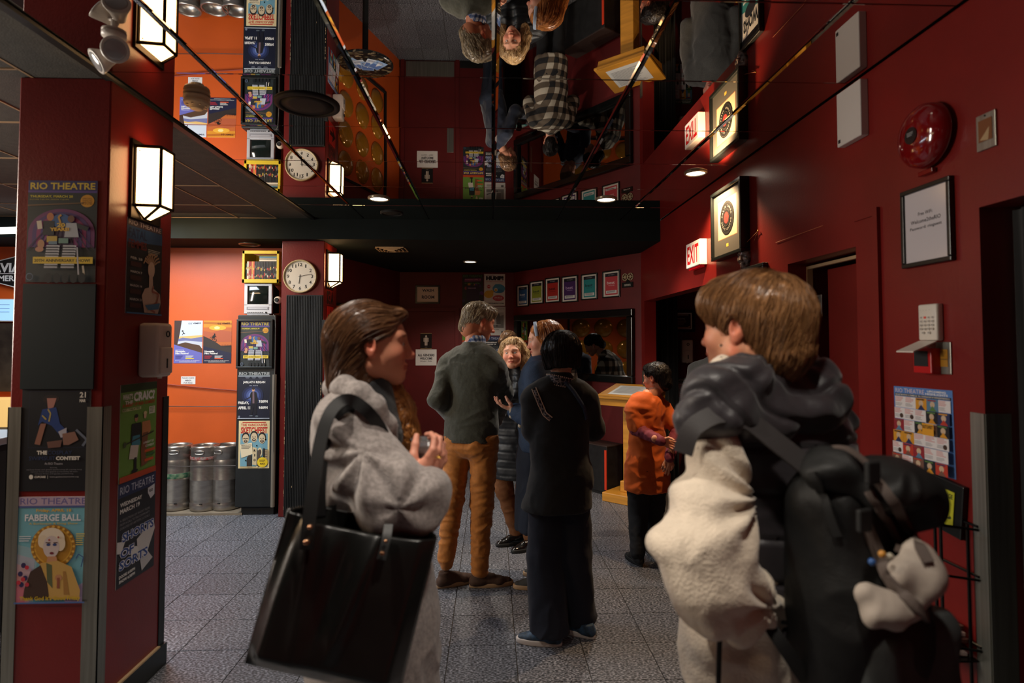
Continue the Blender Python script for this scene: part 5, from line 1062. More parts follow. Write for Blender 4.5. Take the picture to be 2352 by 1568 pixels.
def fbm(P,o=3):
    r=0;a=1
    for k in range(o): r=r+a*vnoise(P*(2**k)+17.3*k); a*=.5
    return r
def folds(v,n,amp=.006,sc=(9,9,9),seed=0,ridge=True,fine=.001):
    P=v*np.array(sc)+seed*3.7; P=P+.6*np.stack([vnoise(v*7+seed),vnoise(v*7+9+seed),vnoise(v*7+21+seed)],1)
    q=fbm(P,2); q=(1-np.abs(q)*2) if ridge else q
    return v+n*(amp*q+fine*fbm(v*60,2))[:,None]
def cloth(name,soft,h,m,parent,amp=.006,sc=(9,9,9),seed=0,ridge=True,fine=.0006,extra=None,mats=None,post=None):
    v,f=soft.mesh(h); n=vnormals(v,f)
    if amp: v=folds(v,n,amp,sc,seed,ridge,fine)
    if extra is not None: v=v+n*extra(v)[:,None]
    if post: v=post(v)
    v=v-np.array(parent.location); return link(name,npmesh(name,[(v,f,0)],m),parent)
# ------------------------------------------------------------------ head
SKINM=printmat('skin',.5); SKINM.node_tree.nodes['Principled BSDF'].inputs['Subsurface Weight'].default_value=.12
SKINM.node_tree.nodes['Principled BSDF'].inputs['Subsurface Radius'].default_value=(.02,.008,.004)
SKINM.node_tree.nodes['Principled BSDF'].inputs['Subsurface Scale'].default_value=.5
EYEM=printmat('eye',.12,.5)
def basis(fwd,up=(0,0,1),roll=0):
    f=Vector(fwd).normalized(); r=f.cross(Vector(up)).normalized(); u=r.cross(f); M=Matrix((r,f,u)).transposed()
    return (M@Matrix.Rotation(roll,3,'Y')).to_4x4()
def sm(x,a,b): t=np.clip((x-a)/(b-a),0,1); return t*t*(3-2*t)
def head_parts(M,sc=1.0,skin=(205,150,120),smile=0,nose=1.0,h=.0042,female=True,neck=.14,age=0,necktilt=-.03,eyes=True,jaw=1.0):
    s=Soft()
    s.ell((0,-.012,.032),(.074,.094,.083)); s.ell((0,.03,-.01),(.063,.062,.085),k=.03)
    s.cap((-.047*jaw,.0,-.055),(-.012,.066,-.092),.024,.016,k=.03); s.cap((.047*jaw,.0,-.055),(.012,.066,-.092),.024,.016,k=.03); s.ell((0,.068,-.096),(.021,.018,.017),k=.02)
    s.ell((0,.045,-.062),(.038,.04,.04),k=.025)
    for x in (-1,1):
        s.ell((x*.04,.056,-.03),(.024,.026,.024),k=.025); s.cap((x*.016,.084,.024),(x*.045,.07,.022),.009,.008,k=.015)
        s.ell((x*.031,.094,.002),(.015,.012,.010),k=.012,op='s'); s.cap((x*.018,.085,.008),(x*.044,.077,.006),.0045,.004,k=.005); s.cap((x*.02,.084,-.009),(x*.042,.077,-.008),.0035,k=.006)
        s.ell((x*.0105,.098,-.036),(.0075,.010,.008),k=.006)
        E=Matrix.Rotation(x*-.35,3,'Z')@Matrix.Rotation(.15,3,'X'); s.ell((x*.076,-.012,-.002),(.008,.019,.031),E,k=.006); s.ell((x*.083,-.008,.001),(.006,.010,.018),E,k=.004,op='s'); s.ell((x*.076,-.005,-.03),(.006,.009,.009),k=.006)
    s.cap((0,.086,.012),(0,.104*nose,-.031),.0075,.0095,k=.014); s.ell((0,.106*nose,-.034),(.0095,.0095,.0085),k=.008)
    cy=.004*smile
    s.chain([(-.024,.076,-.063+cy),(-.008,.091,-.0615),(.008,.091,-.0615),(.024,.076,-.063+cy)],[.004,.006,.006,.004],k=.006); s.chain([(-.021,.076,-.069+cy),(0,.0885,-.073),(.021,.076,-.069+cy)],[.004,.0072,.004],k=.006)
    if smile: s.chain([(-.02,.094,-.0645+cy*.8),(0,.1,-.0675),(.02,.094,-.0645+cy*.8)],[.0035,.0052,.0035],k=.003,op='s')
    s.cap((0,-.022,-.06),(0,necktilt,-.06-neck),.053 if female else .06,.058 if female else .068,k=.03); 
    v,f=s.mesh(h); x,y,z=v.T
    C=np.tile(np.array([lin(c) for c in skin]),(len(v),1))
    def mixc(w_,col): 
        nonlocal C; c=np.array([lin(q) for q in col]); C=C*(1-w_[:,None])+c*w_[:,None]
    red=(min(255,int(skin[0]*1.02)),int(skin[1]*.72),int(skin[2]*.72))
    for sx in (-1,1): mixc(.55*np.exp(-((x-sx*.042)**2+(z+.03)**2)/.0006)*sm(y,.03,.06),red)
    mixc(.6*np.exp(-(x**2+(z+.034)**2)/.0003)*sm(y,.08,.1),red); mixc(.5*sm(np.abs(x),.07,.078)*sm(-np.abs(y+.01),-.03,-.01),red)
    mixc(.8*sm(y,.068,.08)*sm(-np.abs(x),-.026,-.02)*sm(-np.abs(z+.067-cy*.5*(np.abs(x)/.02)),-.0095,-.006),(int(skin[0]*.82),int(skin[1]*.5),int(skin[2]*.5)))
    for sx in (-1,1): mixc(.75*sm(y,.06,.07)*np.exp(-((z-.0265+.006*(np.abs(x)-.02)/.03)/.0034)**2)*sm(-np.abs(x-sx*.031),-.02,-.014),(90,64,44)); mixc(.35*np.exp(-((x-sx*.031)**2+(z-.0)**2)/.00025)*sm(y,.06,.07),(120,76,60))
    parts=[(v,f,0,C)]
    if eyes:
        for sx in (-1,1):
            m=MB(); m.ball((sx*.031,.0745,.0),.0118,14,10); vv=np.array(m.v); CC=np.tile(np.array([.62,.58,.54]),(len(vv),1)); parts.append((vv,m.f,1,CC))
            for rr_,yy,cc in ((.0052,.0846,(70,52,40)),(.0026,.0862,(8,8,8))):
                m=MB(); m.lathe([(rr_,0),(rr_*.6,.0012),(.0001,.0014)],(sx*.031,yy,.0),12,'Y'); vv=np.array(m.v); parts.append((vv,m.f,1,np.tile(np.array([lin(q) for q in cc]),(len(vv),1))))
    if smile:
        m=MB(); m.box((-.016,.078,-.0705),(.016,.0845,-.062),.001); vv=np.array(m.v); parts.append((vv,m.f,1,np.tile(np.array([.75,.7,.62]),(len(vv),1))))
    A=np.array(M.to_3x3())*sc; T=np.array(M.translation)
    return [(p[0]@A.T+T,)+tuple(p[1:]) for p in parts]
# ------------------------------------------------------------------ hands: local +Y along fingers, palm faces -Z, thumb on +X side (mirror for other hand)
def hand_parts(M,curl=(.5,.55,.6,.65),thumb=(.5,.3),mir=1,sc=1.0,skin=(205,150,120),h=.003,arm=.09,spread=.06,wr=.024):
    s=Soft(); fl=((0,0,1),.55)
    s.cap((0,-arm,0),(0,.0,0),wr*1.25,wr,flat=((0,0,1),.78),k=.01); s.cap((.008,.012,0),(.018,.085,0),.024,.017,flat=fl,k=.012); s.cap((-.008,.012,0),(-.022,.078,0),.022,.016,flat=fl,k=.012); s.ell((.02,.04,-.006),(.016,.026,.014),k=.012)
    for i,(bx,by,L) in enumerate(((.028,.090,.070),(.0095,.095,.077),(-.0095,.091,.071),(-.0275,.082,.056))):
        p=Vector((bx,by,0)); a=0; sp=(1.5-i)*spread; r=.0088-.0007*(i==3); pts=[p-Vector((0,.02,0)),p]; rs=[r,r]
        for j,fr in enumerate((.45,.3,.25)):
            a+=curl[i]*(.8 if j==0 else 1.15 if j==1 else .8); d=Vector((math.sin(sp)*math.cos(a),math.cos(sp)*math.cos(a),-math.sin(a))); p=p+d*L*fr; pts.append(p); rs.append(r*(1-.09*(j+1)))
        s.chain(pts,rs,k=.004)
    t0=Vector((.022,.022,-.006)); d1=Vector((math.cos(.6)*.8,.75,-.35-thumb[0]*.6)).normalized(); t1=t0+d1*.042; d2=Vector((.35-thumb[1],.9,-.3-thumb[0]*.5)).normalized(); t2=t1+d2*.03; t3=t2+(d2+Vector((-thumb[1]*.6,0,-.2))).normalized()*.024
    s.chain([t0,t1,t2,t3],[.014,.0115,.0098,.008],k=.006)
    v,f=s.mesh(h); x,y,z=v.T; C=np.tile(np.array([lin(c) for c in skin]),(len(v),1)); wgt=.35*sm(y,.12,.17)[:,None]; C=C*(1-wgt)+wgt*np.array([lin(skin[0]),lin(int(skin[1]*.72)),lin(int(skin[2]*.7))])
    if mir<0: v=v*np.array([-1,1,1]); f=f[:,::-1]
    A=np.array(M.to_3x3())*sc; return (v@A.T+np.array(M.translation),f,0,C)
def handM(wrist,d,palm):
    y=Vector(d).normalized(); z=-Vector(palm); z=(z-y*z.dot(y)).normalized(); x=y.cross(z); M=Matrix((x,y,z)).transposed().to_4x4(); M.translation=wrist; return M
# ------------------------------------------------------------------ hair
def hairmat(name,c1,c2,rough=.38,sc=1.0,sheen=.6):
    if name in MATS: return MATS[name]
    m=mat(name,c1,rough,spec=sheen); nt=m.node_tree; b=nt.nodes['Principled BSDF']; a=nt.nodes.new('ShaderNodeAttribute'); a.attribute_name='Col'
    mx=nt.nodes.new('ShaderNodeMix'); mx.data_type='RGBA'; mx.inputs[6].default_value=L3(c1); mx.inputs[7].default_value=L3(c2); nt.links.new(a.outputs['Fac'],mx.inputs[0]); nt.links.new(mx.outputs[2],b.inputs['Base Color']); b.inputs['Anisotropic'].default_value=.5; return m
def hair(name,parent,M,sc,soft,m,flow,h=.0045,groove=.003,gf=55,nst=500,stl=.10,rad=.0012,lift=.003,seed=1,start=None,jit=.25,seg=7,local=True,wave=0):
    """soft in head-local coords; flow(P)->directions (N,3) local. surface grooved along the flow; strands laid over it"""
    v,f=soft.mesh(h); n=vnormals(v,f); rs=np.random.RandomState(seed)
    d=flow(v); d=d-n*(d*n).sum(1)[:,None]; d/=np.linalg.norm(d,axis=1)[:,None]+1e-9; side=np.cross(n,d)
    # approx strand coordinate: noise evaluated with compression along the flow
    q=v-d*((v*d).sum(1)[:,None])*.88
    g=vnoise(q*gf+seed)+.6*vnoise(q*gf*2.3+5)
    v2=v+n*(groove*g)[:,None]; colr=np.clip(.5+.45*g,0,1); parts=[(v2,f,0,np.repeat(colr[:,None],3,1))]
    if nst:
        bv=BVHTree.FromPolygons([tuple(x) for x in v2],[tuple(x) for x in f.tolist()])
        cand=np.arange(len(v)); 
        if start is not None: cand=cand[start(v)]
        pick=cand[rs.randint(0,len(cand),nst)]; SV=[];SF=[];SC_=[]
        P=v2[pick].copy(); N=n[pick].copy(); paths=[P+N*lift]; drift=rs.uniform(-jit,jit,nst)
        L=stl*rs.uniform(.6,1.3,nst)/seg; off=lift*rs.uniform(.3,1.6,nst)
        for j in range(seg):
            D=flow(P); D=D-N*(D*N).sum(1)[:,None]; D/=np.linalg.norm(D,axis=1)[:,None]+1e-9; S=np.cross(N,D); D=D+S*(drift+wave*np.sin(j*1.3+drift*20))[:,None]
            P=P+D*L[:,None]
            for i in range(nst):
                loc,nor,_,_=bv.find_nearest(P[i]); P[i]=loc; N[i]=nor
            paths.append(P+N*(off*(1-.0*j/seg))[:,None])
        paths=np.array(paths); 
        for i in range(nst):
            pt=paths[:,i]; T=np.gradient(pt,axis=0); T/=np.linalg.norm(T,axis=1)[:,None]+1e-9; U=np.cross(T,N[i]); U/=np.linalg.norm(U,axis=1)[:,None]+1e-9; W=np.cross(T,U); base=len(SV)
            rr_=rad*rs.uniform(.6,1.4)
            for j in range(seg+1):
                r_=rr_*(1-.75*(j/seg)**2)*(0.4 if j==0 else 1)
                for a in (0,2.1,4.2): SV.append(pt[j]+(U[j]*math.cos(a)+W[j]*math.sin(a))*r_)
            for j in range(seg):
                for a in range(3): SF.append((base+j*3+a,base+j*3+(a+1)%3,base+j*3+3+(a+1)%3,base+j*3+3+a))
            SC_+= [rs.uniform(.1,1)]*(3*(seg+1))
        parts.append((np.array(SV),np.array(SF),0,np.repeat(np.array(SC_)[:,None],3,1)))
    A=np.array(M.to_3x3())*sc; T=np.array(M.translation)-np.array(parent.location)
    return link(name,npmesh(name,[((p[0]@A.T+T),)+tuple(p[1:]) for p in parts],m),parent)
def crownflow(crown=(0,-.03,.13),down=1.2,fw=0):
    c=np.array(crown)
    def fl(P):
        d=P-c; r=np.linalg.norm(d[:,:2],axis=1)[:,None]+1e-6; o=np.concatenate([d[:,:2]/r,np.zeros((len(P),1))],1); w_=np.clip((c[2]-P[:,2:3])/.08,0,1)
        return o*(1-w_*.85)+np.array([0,fw,-1])*w_*down
    return fl
# ------------------------------------------------------------------ shoes
def shoe(parent,pos,d,m_up,m_sole,L=.28,name='shoe',laces=None,low=False,label=None):
    d=Vector((d[0],d[1],0)).normalized(); r=Vector((d.y,-d.x,0)); p=Vector((pos[0],pos[1],pos[2] if len(pos)>2 else 0)); loc=Vector(parent.location)
    s=Soft(); W=lambda x,y,z: p+r*x+d*y+Vector((0,0,z)); k=L/.28
    s.cap(W(0,-.065*k,.035),W(0,-.02*k,.04),.034*k,.037*k,k=.02); s.cap(W(0,-.02*k,.04),W(.005,.09*k,.03),.037*k,.04*k,flat=((0,0,1),.8),k=.02); s.cap(W(.004,.09*k,.026),W(.0,.145*k,.024),.04*k,.032*k,flat=((0,0,1),.7),k=.02)
    s.cap(W(0,-.045*k,.05),W(0,-.045*k,.085 if not low else .06),.034*k,.036*k,k=.02); s.cap(W(0,-.03,.07),W(0,.05,.05),.03,.03,k=.02); s.cut(W(0,0,.014),(0,0,-1)); 
    if True: s.cut(W(0,0,.10 if not low else .075),(0,0,1))
    v,f=s.mesh(.005); o=link(name,npmesh(name,[(v-np.array(loc),f,0)],m_up),parent)
    if label: o['label']=label
    pts=[]
    for i in range(32):
        a=2*math.pi*i/32; y=.045+.142*math.sin(a); w_=.043*(1+.18*math.sin(a)-.12*math.sin(a)**2+ (.1 if math.sin(a)>0 else -.12)*abs(math.sin(a))); x=w_*np.sign(math.cos(a))*abs(math.cos(a))**.75; pts.append((x*k,y*k))
    mb=MB(); vs=[]; n=32
    for (z,gx) in ((0.0,.97),(.004,1.0),(.022,1.0),(.027,.95)): vs+=[W(x*gx,.04*k+(y-.04*k)*gx,z)-loc for x,y in pts]
    mb.add(vs,[(j*n+i,j*n+(i+1)%n,(j+1)*n+(i+1)%n,(j+1)*n+i) for j in range(3) for i in range(n)]+[list(range(n))[::-1],[3*n+i for i in range(n)]]); mb.obj('sole',m_sole,o,True)
    if laces:
        l=MB(); 
        for j in range(4): y=.02+.022*j; z=.083-.008*j; l.tube([W(-.018,y,z-.012)-loc,W(0,y+.003,z)-loc,W(.018,y+.006,z-.012)-loc],.0025,6)
        l.obj('laces',laces,o,True)
    return o
# ================================================================== people
class Person:
    """local frame: x = the person's right, y = forward, z = up, sized for 1.75 m then scaled"""
    def __init__(s,label,base,facing,height,lean=(0,0),group=None):
        f=Vector((facing[0],facing[1],0)).normalized(); s.k=height/1.75; s.f=f; s.r=Vector((f.y,-f.x,0)); s.b=Vector((base[0],base[1],0)); s.lean=lean
        s.e=thing('person',label,'person',s.b,0,group); s.body=[]; s.flat=((f.x,f.y,0),.66)
    def L(s,x,y,z): 
        t=max(0,z-.9); return s.b+(s.r*(x+s.lean[0]*t)+s.f*(y+s.lean[1]*t)+Vector((0,0,z)))*s.k
    def torso(s,S,t=0,z0=.92,wide=1.0,flatk=.66,belly=0,shoulder=.165,k=.05):
        q=s.k; fl=((s.f.x,s.f.y,0),flatk)
        S.cap(s.L(0,0,z0),s.L(0,belly*.3,1.08),(.158*wide+t)*q,(.148*wide+t)*q,fl,k); S.cap(s.L(0,belly*.3,1.08),s.L(0,-.005,1.30),(.148*wide+t)*q,(.165*wide+t)*q,fl,k)
        S.cap(s.L(-shoulder*.8,-.01,1.375),s.L(shoulder*.8,-.01,1.375),(.068+t)*q,None,None,k); S.cap(s.L(-.07,-.015,1.41),s.L(.07,-.015,1.41),(.062+t)*q,None,None,.05); S.cap(s.L(0,-.02,1.42),s.L(0,-.015,1.475),(.058+t)*q,(.056+t*.6)*q,None,.04); return S
    def arm(s,S,side,el,wr,t=0,r=(.062,.05,.036),sh=(.18,-.01,1.385),k=.03,end=None):
        a=s.L(side*sh[0],sh[1],sh[2]); q=s.k; S.chain([a,el,wr],[(r[0]+t)*q,(r[1]+t)*q,(r[2]+t*(1 if end is None else end))*q],None,k); return a
    def leg(s,S,side,t=0,r=(.088,.062,.048),kn=None,an=None,hip=.085,z=.1,kk=.03,hz=.90):
        a=s.L(side*hip,0,hz); kn=kn or s.L(side*.095,.02,.49); an=an or s.L(side*.1,-.03,z); S.chain([a,kn,an],[(r[0]+t)*s.k,(r[1]+t)*s.k,(r[2]+t)*s.k],None,kk); return an
    def head(s,center,fwd,sc=1.0,roll=0,to=(0,-.02,1.40),nr=(.052,.058),**kw):
        kw['neck']=.0; M=basis(fwd,(0,0,1),roll); M.translation=center; s.M=M; s.sc=sc; s.body+=head_parts(M,sc,**kw)
        S=Soft(); a=Vector(center)+M.to_3x3()@Vector((0,-.03,-.04))*sc; S.cap(a,s.L(*to),nr[0]*sc,nr[1]*s.k); v,f=S.mesh(.007); s.body.append((v,f,0,np.tile(np.array([lin(c) for c in kw.get('skin',(205,150,120))]),(len(v),1)))); return M
    def finish(s,name='body'):
        T=np.array(s.b); o=link(name,npmesh(name,[(p[0]-T,)+tuple(p[1:]) for p in s.body],[SKINM,EYEM]),s.e); return o
def PX(x,y,Y): return atY(x,y,Y)
WOOL=lambda n,c,c2=None,**k: mat(n,c,.9,sheen=.3,bump=.5,bscale=260,col2=c2,scale=k.pop('scale',120),var=0 if c2 else .15,**k)
def bodycore(p,S=None):
    S=S or Soft(); p.torso(S,-.012); return S
# ---- 1 tall man in olive sweater
p=Person('tall grey-haired man in olive sweater and mustard trousers, seen from behind',(-.13,3.93),(.42,.9),1.86,lean=(0.0,.07)); man=p
core=bodycore(p); v,f=core.mesh(.012); p.body.append((v,f,0,np.tile(np.array([lin(200),lin(140),lin(112)]),(len(v),1))))
hc=PX(1103,738,4.02)
p.head(hc,(.86,.42,-.28),1.04,skin=(206,134,100),nose=1.08,female=False,neck=.12,jaw=1.1,necktilt=-.06)
elL=PX(1006,918,3.93); wrL=PX(1046,968,4.12); elR=PX(1157,905,4.02); wrR=PX(1140,965,4.22)
S=Soft(); p.torso(S,.012,z0=.93,wide=1.0,shoulder=.14); p.arm(S,-1,elL,wrL,.016,sh=(.165,-.01,1.35)); p.arm(S,1,elR,wrR,.016,sh=(.155,-.01,1.33))
S.ell(p.L(0,-.02,1.56),(.075*p.k,)*3,k=.02,op='s'); S.cap(p.L(0,0,.90),p.L(0,0,.98),.172*p.k,.172*p.k,((p.f.x,p.f.y,0),.76),.03); S.cut(p.L(0,0,.885),(0,0,-1))
KNIT=WOOL('olive_knit',(58,58,44),scale=60)
cloth('sweater',S,.0075,KNIT,p.e,.006,(7,7,9),1,fine=.0012)
# shirt collar
PLAIDB=mat('blue_check_cotton',(120,140,170),.8)
def plaid(m,cols,sx=40,sz=40,wd=.3):
    nt=m.node_tree; b=nt.nodes['Principled BSDF']; tc=nt.nodes.new('ShaderNodeTexCoord'); sp=nt.nodes.new('ShaderNodeSeparateXYZ'); nt.links.new(tc.outputs['Object'],sp.inputs[0]); outs=[]
    ad=nt.nodes.new('ShaderNodeMath'); ad.operation='ADD'; nt.links.new(sp.outputs[0],ad.inputs[0]); nt.links.new(sp.outputs[1],ad.inputs[1])
    for src,f_ in ((ad.outputs[0],sx),(sp.outputs[2],sz)):
        a=nt.nodes.new('ShaderNodeMath'); a.operation='MULTIPLY'; a.inputs[1].default_value=f_; nt.links.new(src,a.inputs[0]); c=nt.nodes.new('ShaderNodeMath'); c.operation='FRACT'; nt.links.new(a.outputs[0],c.inputs[0]); g=nt.nodes.new('ShaderNodeMath'); g.operation='LESS_THAN'; g.inputs[1].default_value=wd; nt.links.new(c.outputs[0],g.inputs[0]); outs.append(g)
    s_=nt.nodes.new('ShaderNodeMath'); s_.operation='ADD'; nt.links.new(outs[0].outputs[0],s_.inputs[0]); nt.links.new(outs[1].outputs[0],s_.inputs[1]); d=nt.nodes.new('ShaderNodeMath'); d.operation='MULTIPLY'; d.inputs[1].default_value=.5; nt.links.new(s_.outputs[0],d.inputs[0])
    rp=nt.nodes.new('ShaderNodeValToRGB'); rp.color_ramp.interpolation='CONSTANT'; e=rp.color_ramp.elements; e[0].color=L3(cols[0]); e[1].position=.75; e[1].color=L3(cols[2]); x=rp.color_ramp.elements.new(.3); x.color=L3(cols[1]); nt.links.new(d.outputs[0],rp.inputs[0]); nt.links.new(rp.outputs[0],b.inputs['Base Color']); return m
plaid(PLAIDB,((190,194,200),(90,110,150),(40,56,96)),28,28,.45)
nk=p.L(0,-.0,1.475); S=Soft(); S.cap(nk+Vector((0,0,-.02)),nk+Vector((.012,.015,.045)),.078,.068,None,.01); S.cap(nk+Vector((0,0,0)),nk+Vector((.02,.02,.1)),.057,.055,k=.004,op='s'); cloth('shirt_collar',S,.005,PLAIDB,p.e,.002,(20,20,20),2)
MUST=mat('mustard_corduroy',(176,106,32),.8,sheen=.2,bump=.25,bscale=200,var=.12,scale=30)
aL=PX(1023,1300,3.86); aR=PX(1103,1320,3.86); kL=PX(1040,1150,3.90); kR=PX(1108,1165,3.90)
S=Soft(); S.cap(p.L(-.03,0,.92),p.L(.03,0,.92),.115*p.k,None,((p.f.x,p.f.y,0),.78),.04); S.cap(p.L(-.06,-.045,.86),p.L(.06,-.045,.86),.08*p.k,None,None,.05)
S.chain([p.L(-.09,-.0,.88),kL,aL],[.098,.07,.052],None,.03); S.chain([p.L(.09,.0,.88),kR,aR],[.098,.073,.056],None,.03)
cloth('trousers',S,.007,MUST,p.e,.007,(7,7,20),3,fine=.0006)
LEA=mat('brown_suede',(74,50,34),.8,var=.15,scale=40); CRS=mat('tan_rubber',(170,136,98),.6); LACE=mat('dark_lace',(34,26,22),.8)
shoe(p.e,(aL.x+.03,aL.y+.02),(.80,.45),LEA,CRS,.29,laces=LACE); shoe(p.e,(aR.x+.03,aR.y-.0),(.95,.18),LEA,CRS,.29,laces=LACE)
p.body.append(hand_parts(handM(wrR,(.1,.3,.5),(-1,0,0)),skin=(206,134,100),mir=-1))
p.finish()
S=Soft(); S.ell((0,-.02,.042),(.086,.104,.092)); S.cap((0,-.07,.02),(0,-.085,-.055),.066,.05,k=.03); S.ell((0,.05,.085),(.06,.05,.035),k=.03)
S.ell((0,.12,-.03),(.10,.095,.075),k=.02,op='s'); 
for x in (-1,1): S.ell((x*.09,.0,-.012),(.03,.026,.036),k=.012,op='s'); S.ell((x*.1,.05,-.06),(.06,.07,.06),k=.012,op='s')
hair('hair',p.e,p.M,p.sc,S,hairmat('grey_blond_hair',(84,68,50),(196,178,146)),crownflow((0,-.03,.14),1.2,-.15),nst=900,stl=.07,rad=.0011,lift=.004,jit=.5,seed=3,groove=.004)
p.e.location+=Vector((-.004,.09,0))
# ---- 2 woman with black bob in black embroidered jacket
p=Person('black-haired woman in black embroidered jacket and wide navy trousers, seen from behind',(.38,3.30),(-.12,.99),1.65); 
core=bodycore(p); v,f=core.mesh(.012); SK=(214,160,130); p.body.append((v,f,0,np.tile(np.array([lin(c) for c in SK]),(len(v),1))))
hc=PX(1287,812,3.33); p.head(hc,(-.25,.95,-.12),1.0,skin=SK,neck=.12)
elL=PX(1226,985,3.32); wrL=PX(1245,960,3.58); elR=PX(1362,985,3.38); wrR=PX(1335,985,3.6)
JK=mat('black_wool_jacket',(20,21,23),.9,sheen=.08,var=.15,scale=60)
S=Soft(); p.torso(S,.012,z0=.80,wide=1.0,flatk=.74,shoulder=.145); p.arm(S,-1,elL,wrL,.016,sh=(.155,-.01,1.36)); p.arm(S,1,elR,wrR,.016,sh=(.155,-.01,1.36)); S.cap(p.L(-.02,0,.72),p.L(.02,0,.9),.205*p.k,.18*p.k,((p.f.x,p.f.y,0),.82),.04); S.cap(p.L(0,-.015,1.44),p.L(0,-.015,1.50),.066,.06,None,.02); S.cut(p.L(0,0,.725),(0,0,-1)); S.cut(p.L(0,0,1.515),(0,.1,1))
cloth('jacket',S,.007,JK,p.e,.004,(6,6,7),5)
NV=mat('navy_wool',(15,19,34),.9,sheen=.05,var=.1,scale=80)
S=Soft(); S.cap(p.L(-.04,0,.85),p.L(.04,0,.85),.11,None,None,.04); b1=PX(1262,1432,3.22); b2=PX(1331,1415,3.34); S.chain([p.L(-.075,0,.82),p.L(-.09,0,.45),Vector((b1.x,b1.y,.055))],[.098,.100,.106],None,.02); S.chain([p.L(.075,0,.82),p.L(.088,0,.45),Vector((b2.x,b2.y,.055))],[.098,.096,.096],None,.02); S.cut((0,0,.055),(0,0,-1))
cloth('wide_trousers',S,.008,NV,p.e,.006,(9,9,1.5),6)
def patterned(name,base,fg,sc=60):
    m=mat(name,base,.8); nt=m.node_tree; b=nt.nodes['Principled BSDF']; tc=nt.nodes.new('ShaderNodeTexCoord'); vo=nt.nodes.new('ShaderNodeTexVoronoi'); vo.inputs['Scale'].default_value=sc; vo.feature='DISTANCE_TO_EDGE'; nt.links.new(tc.outputs['Object'],vo.inputs['Vector']); rp=nt.nodes.new('ShaderNodeValToRGB'); rp.color_ramp.elements[0].color=L3(fg); rp.color_ramp.elements[0].position=.05; rp.color_ramp.elements[1].color=L3(base); rp.color_ramp.elements[1].position=.12; nt.links.new(vo.outputs['Distance'],rp.inputs[0]); nt.links.new(rp.outputs[0],b.inputs['Base Color']); return m
EMB=patterned('embroidered_band',(24,26,38),(130,120,124),55); STI=mat('cream_stitch',(206,180,160),.8)
def proj(me_obj,px,py):  # point on mesh under the pixel ray
    o=Vector((0,0,HC))-me_obj.parent.location; d=ray(px,py).normalized(); hit,loc,nor,_=me_obj.ray_cast(o,d); return (loc,nor) if hit else (None,None)
def band(parent,garm,pts,w,name,m,off=.003,n=26,stitch=None,th=.004):
    """ribbon laid on a garment along a path given by picture points"""
    garm.data.update(); me=garm; P=[]
    for i in range(n):
        t=i/(n-1)*(len(pts)-1); a=min(int(t),len(pts)-2); u=t-a; x=pts[a][0]*(1-u)+pts[a+1][0]*u; y=pts[a][1]*(1-u)+pts[a+1][1]*u; l,nr=proj(me,x,y)
        if l is not None: P.append((l,nr))
    if len(P)<3: return None
    mb=MB(); vs=[]; L=[];Rr_=[]
    for i,(l,nr) in enumerate(P):
        t=(P[min(i+1,len(P)-1)][0]-P[max(i-1,0)][0]).normalized(); sd=t.cross(nr).normalized(); q=l+nr*off; vs+=[q-sd*w/2,q+sd*w/2,q+sd*w/2+nr*th,q-sd*w/2+nr*th]; L.append(q-sd*w/2+nr*th); Rr_.append(q+sd*w/2+nr*th)
    fs=[]
    for i in range(len(P)-1):
        for j in range(4): fs.append((i*4+j,i*4+(j+1)%4,i*4+4+(j+1)%4,i*4+4+j))
    fs+=[(0,1,2,3),(len(P)*4-4,len(P)*4-3,len(P)*4-2,len(P)*4-1)]; mb.add(vs,fs); o=mb.obj(name,m,parent,True)
    if stitch:
        for E in (L,Rr_):
            s_=MB()
            for i in range(0,len(E)-1):
                for u in (0,.5): a=E[i].lerp(E[i+1],u); s_.ball(a,.0028,6,4)
            s_.obj('stitching',stitch,o)['kind']='stuff'
    return o
jk=[c for c in p.e.children if c.name.startswith('jacket')][0]
DENIM=mat('denim',(44,62,88),.8,var=.2,scale=150)
bpy.context.view_layer.update()
c0=p.L(0,-.012,1.462)-p.b; cb=MB(); cb.M=Matrix.Translation(c0)@Matrix.Rotation(.22,4,'Y')@Matrix.Rotation(-.1,4,'X'); cb.lathe([(.07,-.03),(.084,-.03),(.080,.028),(.07,.028),(.07,-.03)],n=32); cb=cb.obj('collar_band',EMB,p.e,True)
for z_ in (-.027,.025):
    s_=MB(); s_.M=Matrix.Translation(c0)@Matrix.Rotation(.22,4,'Y')@Matrix.Rotation(-.1,4,'X')
    for i in range(44): a=i*math.pi/22; s_.ball(((.084 if z_<0 else .0805)*math.cos(a),(.084 if z_<0 else .0805)*math.sin(a),z_),.003,6,4)
    s_.obj('stitching',STI,cb)['kind']='stuff'
band(p.e,jk,[(1227,893),(1240,925),(1252,950),(1266,962)],.024,'shoulder_band',EMB,.001,stitch=STI)
band(p.e,jk,[(1290,868),(1318,900),(1340,935),(1345,962)],.022,'bag_strap',DENIM,.003)
CANV=mat('blue_patterned_shoe',(24,34,40),.6,col2=(60,90,120),scale=25); WSOL=mat('white_rubber',(206,196,188),.5)
shoe(p.e,(b1.x-.02,b1.y-.03),(-.93,.25),CANV,WSOL,.245,low=True); shoe(p.e,(b2.x+.0,b2.y-.06),(-.75,.55),CANV,WSOL,.245,low=True)
p.finish()
S=Soft(); S.ell((0,-.022,.036),(.103,.108,.096)); S.cap((0,-.045,.0),(0,-.05,-.055),.094,.086,k=.04); 
for x in (-1,1): S.cap((x*.068,-.01,.0),(x*.062,.0,-.075),.038,.032,k=.05)
S.ell((0,.13,-.03),(.085,.10,.085),k=.02,op='s'); S.cut((0,0,-.085),(0,.0,-1))
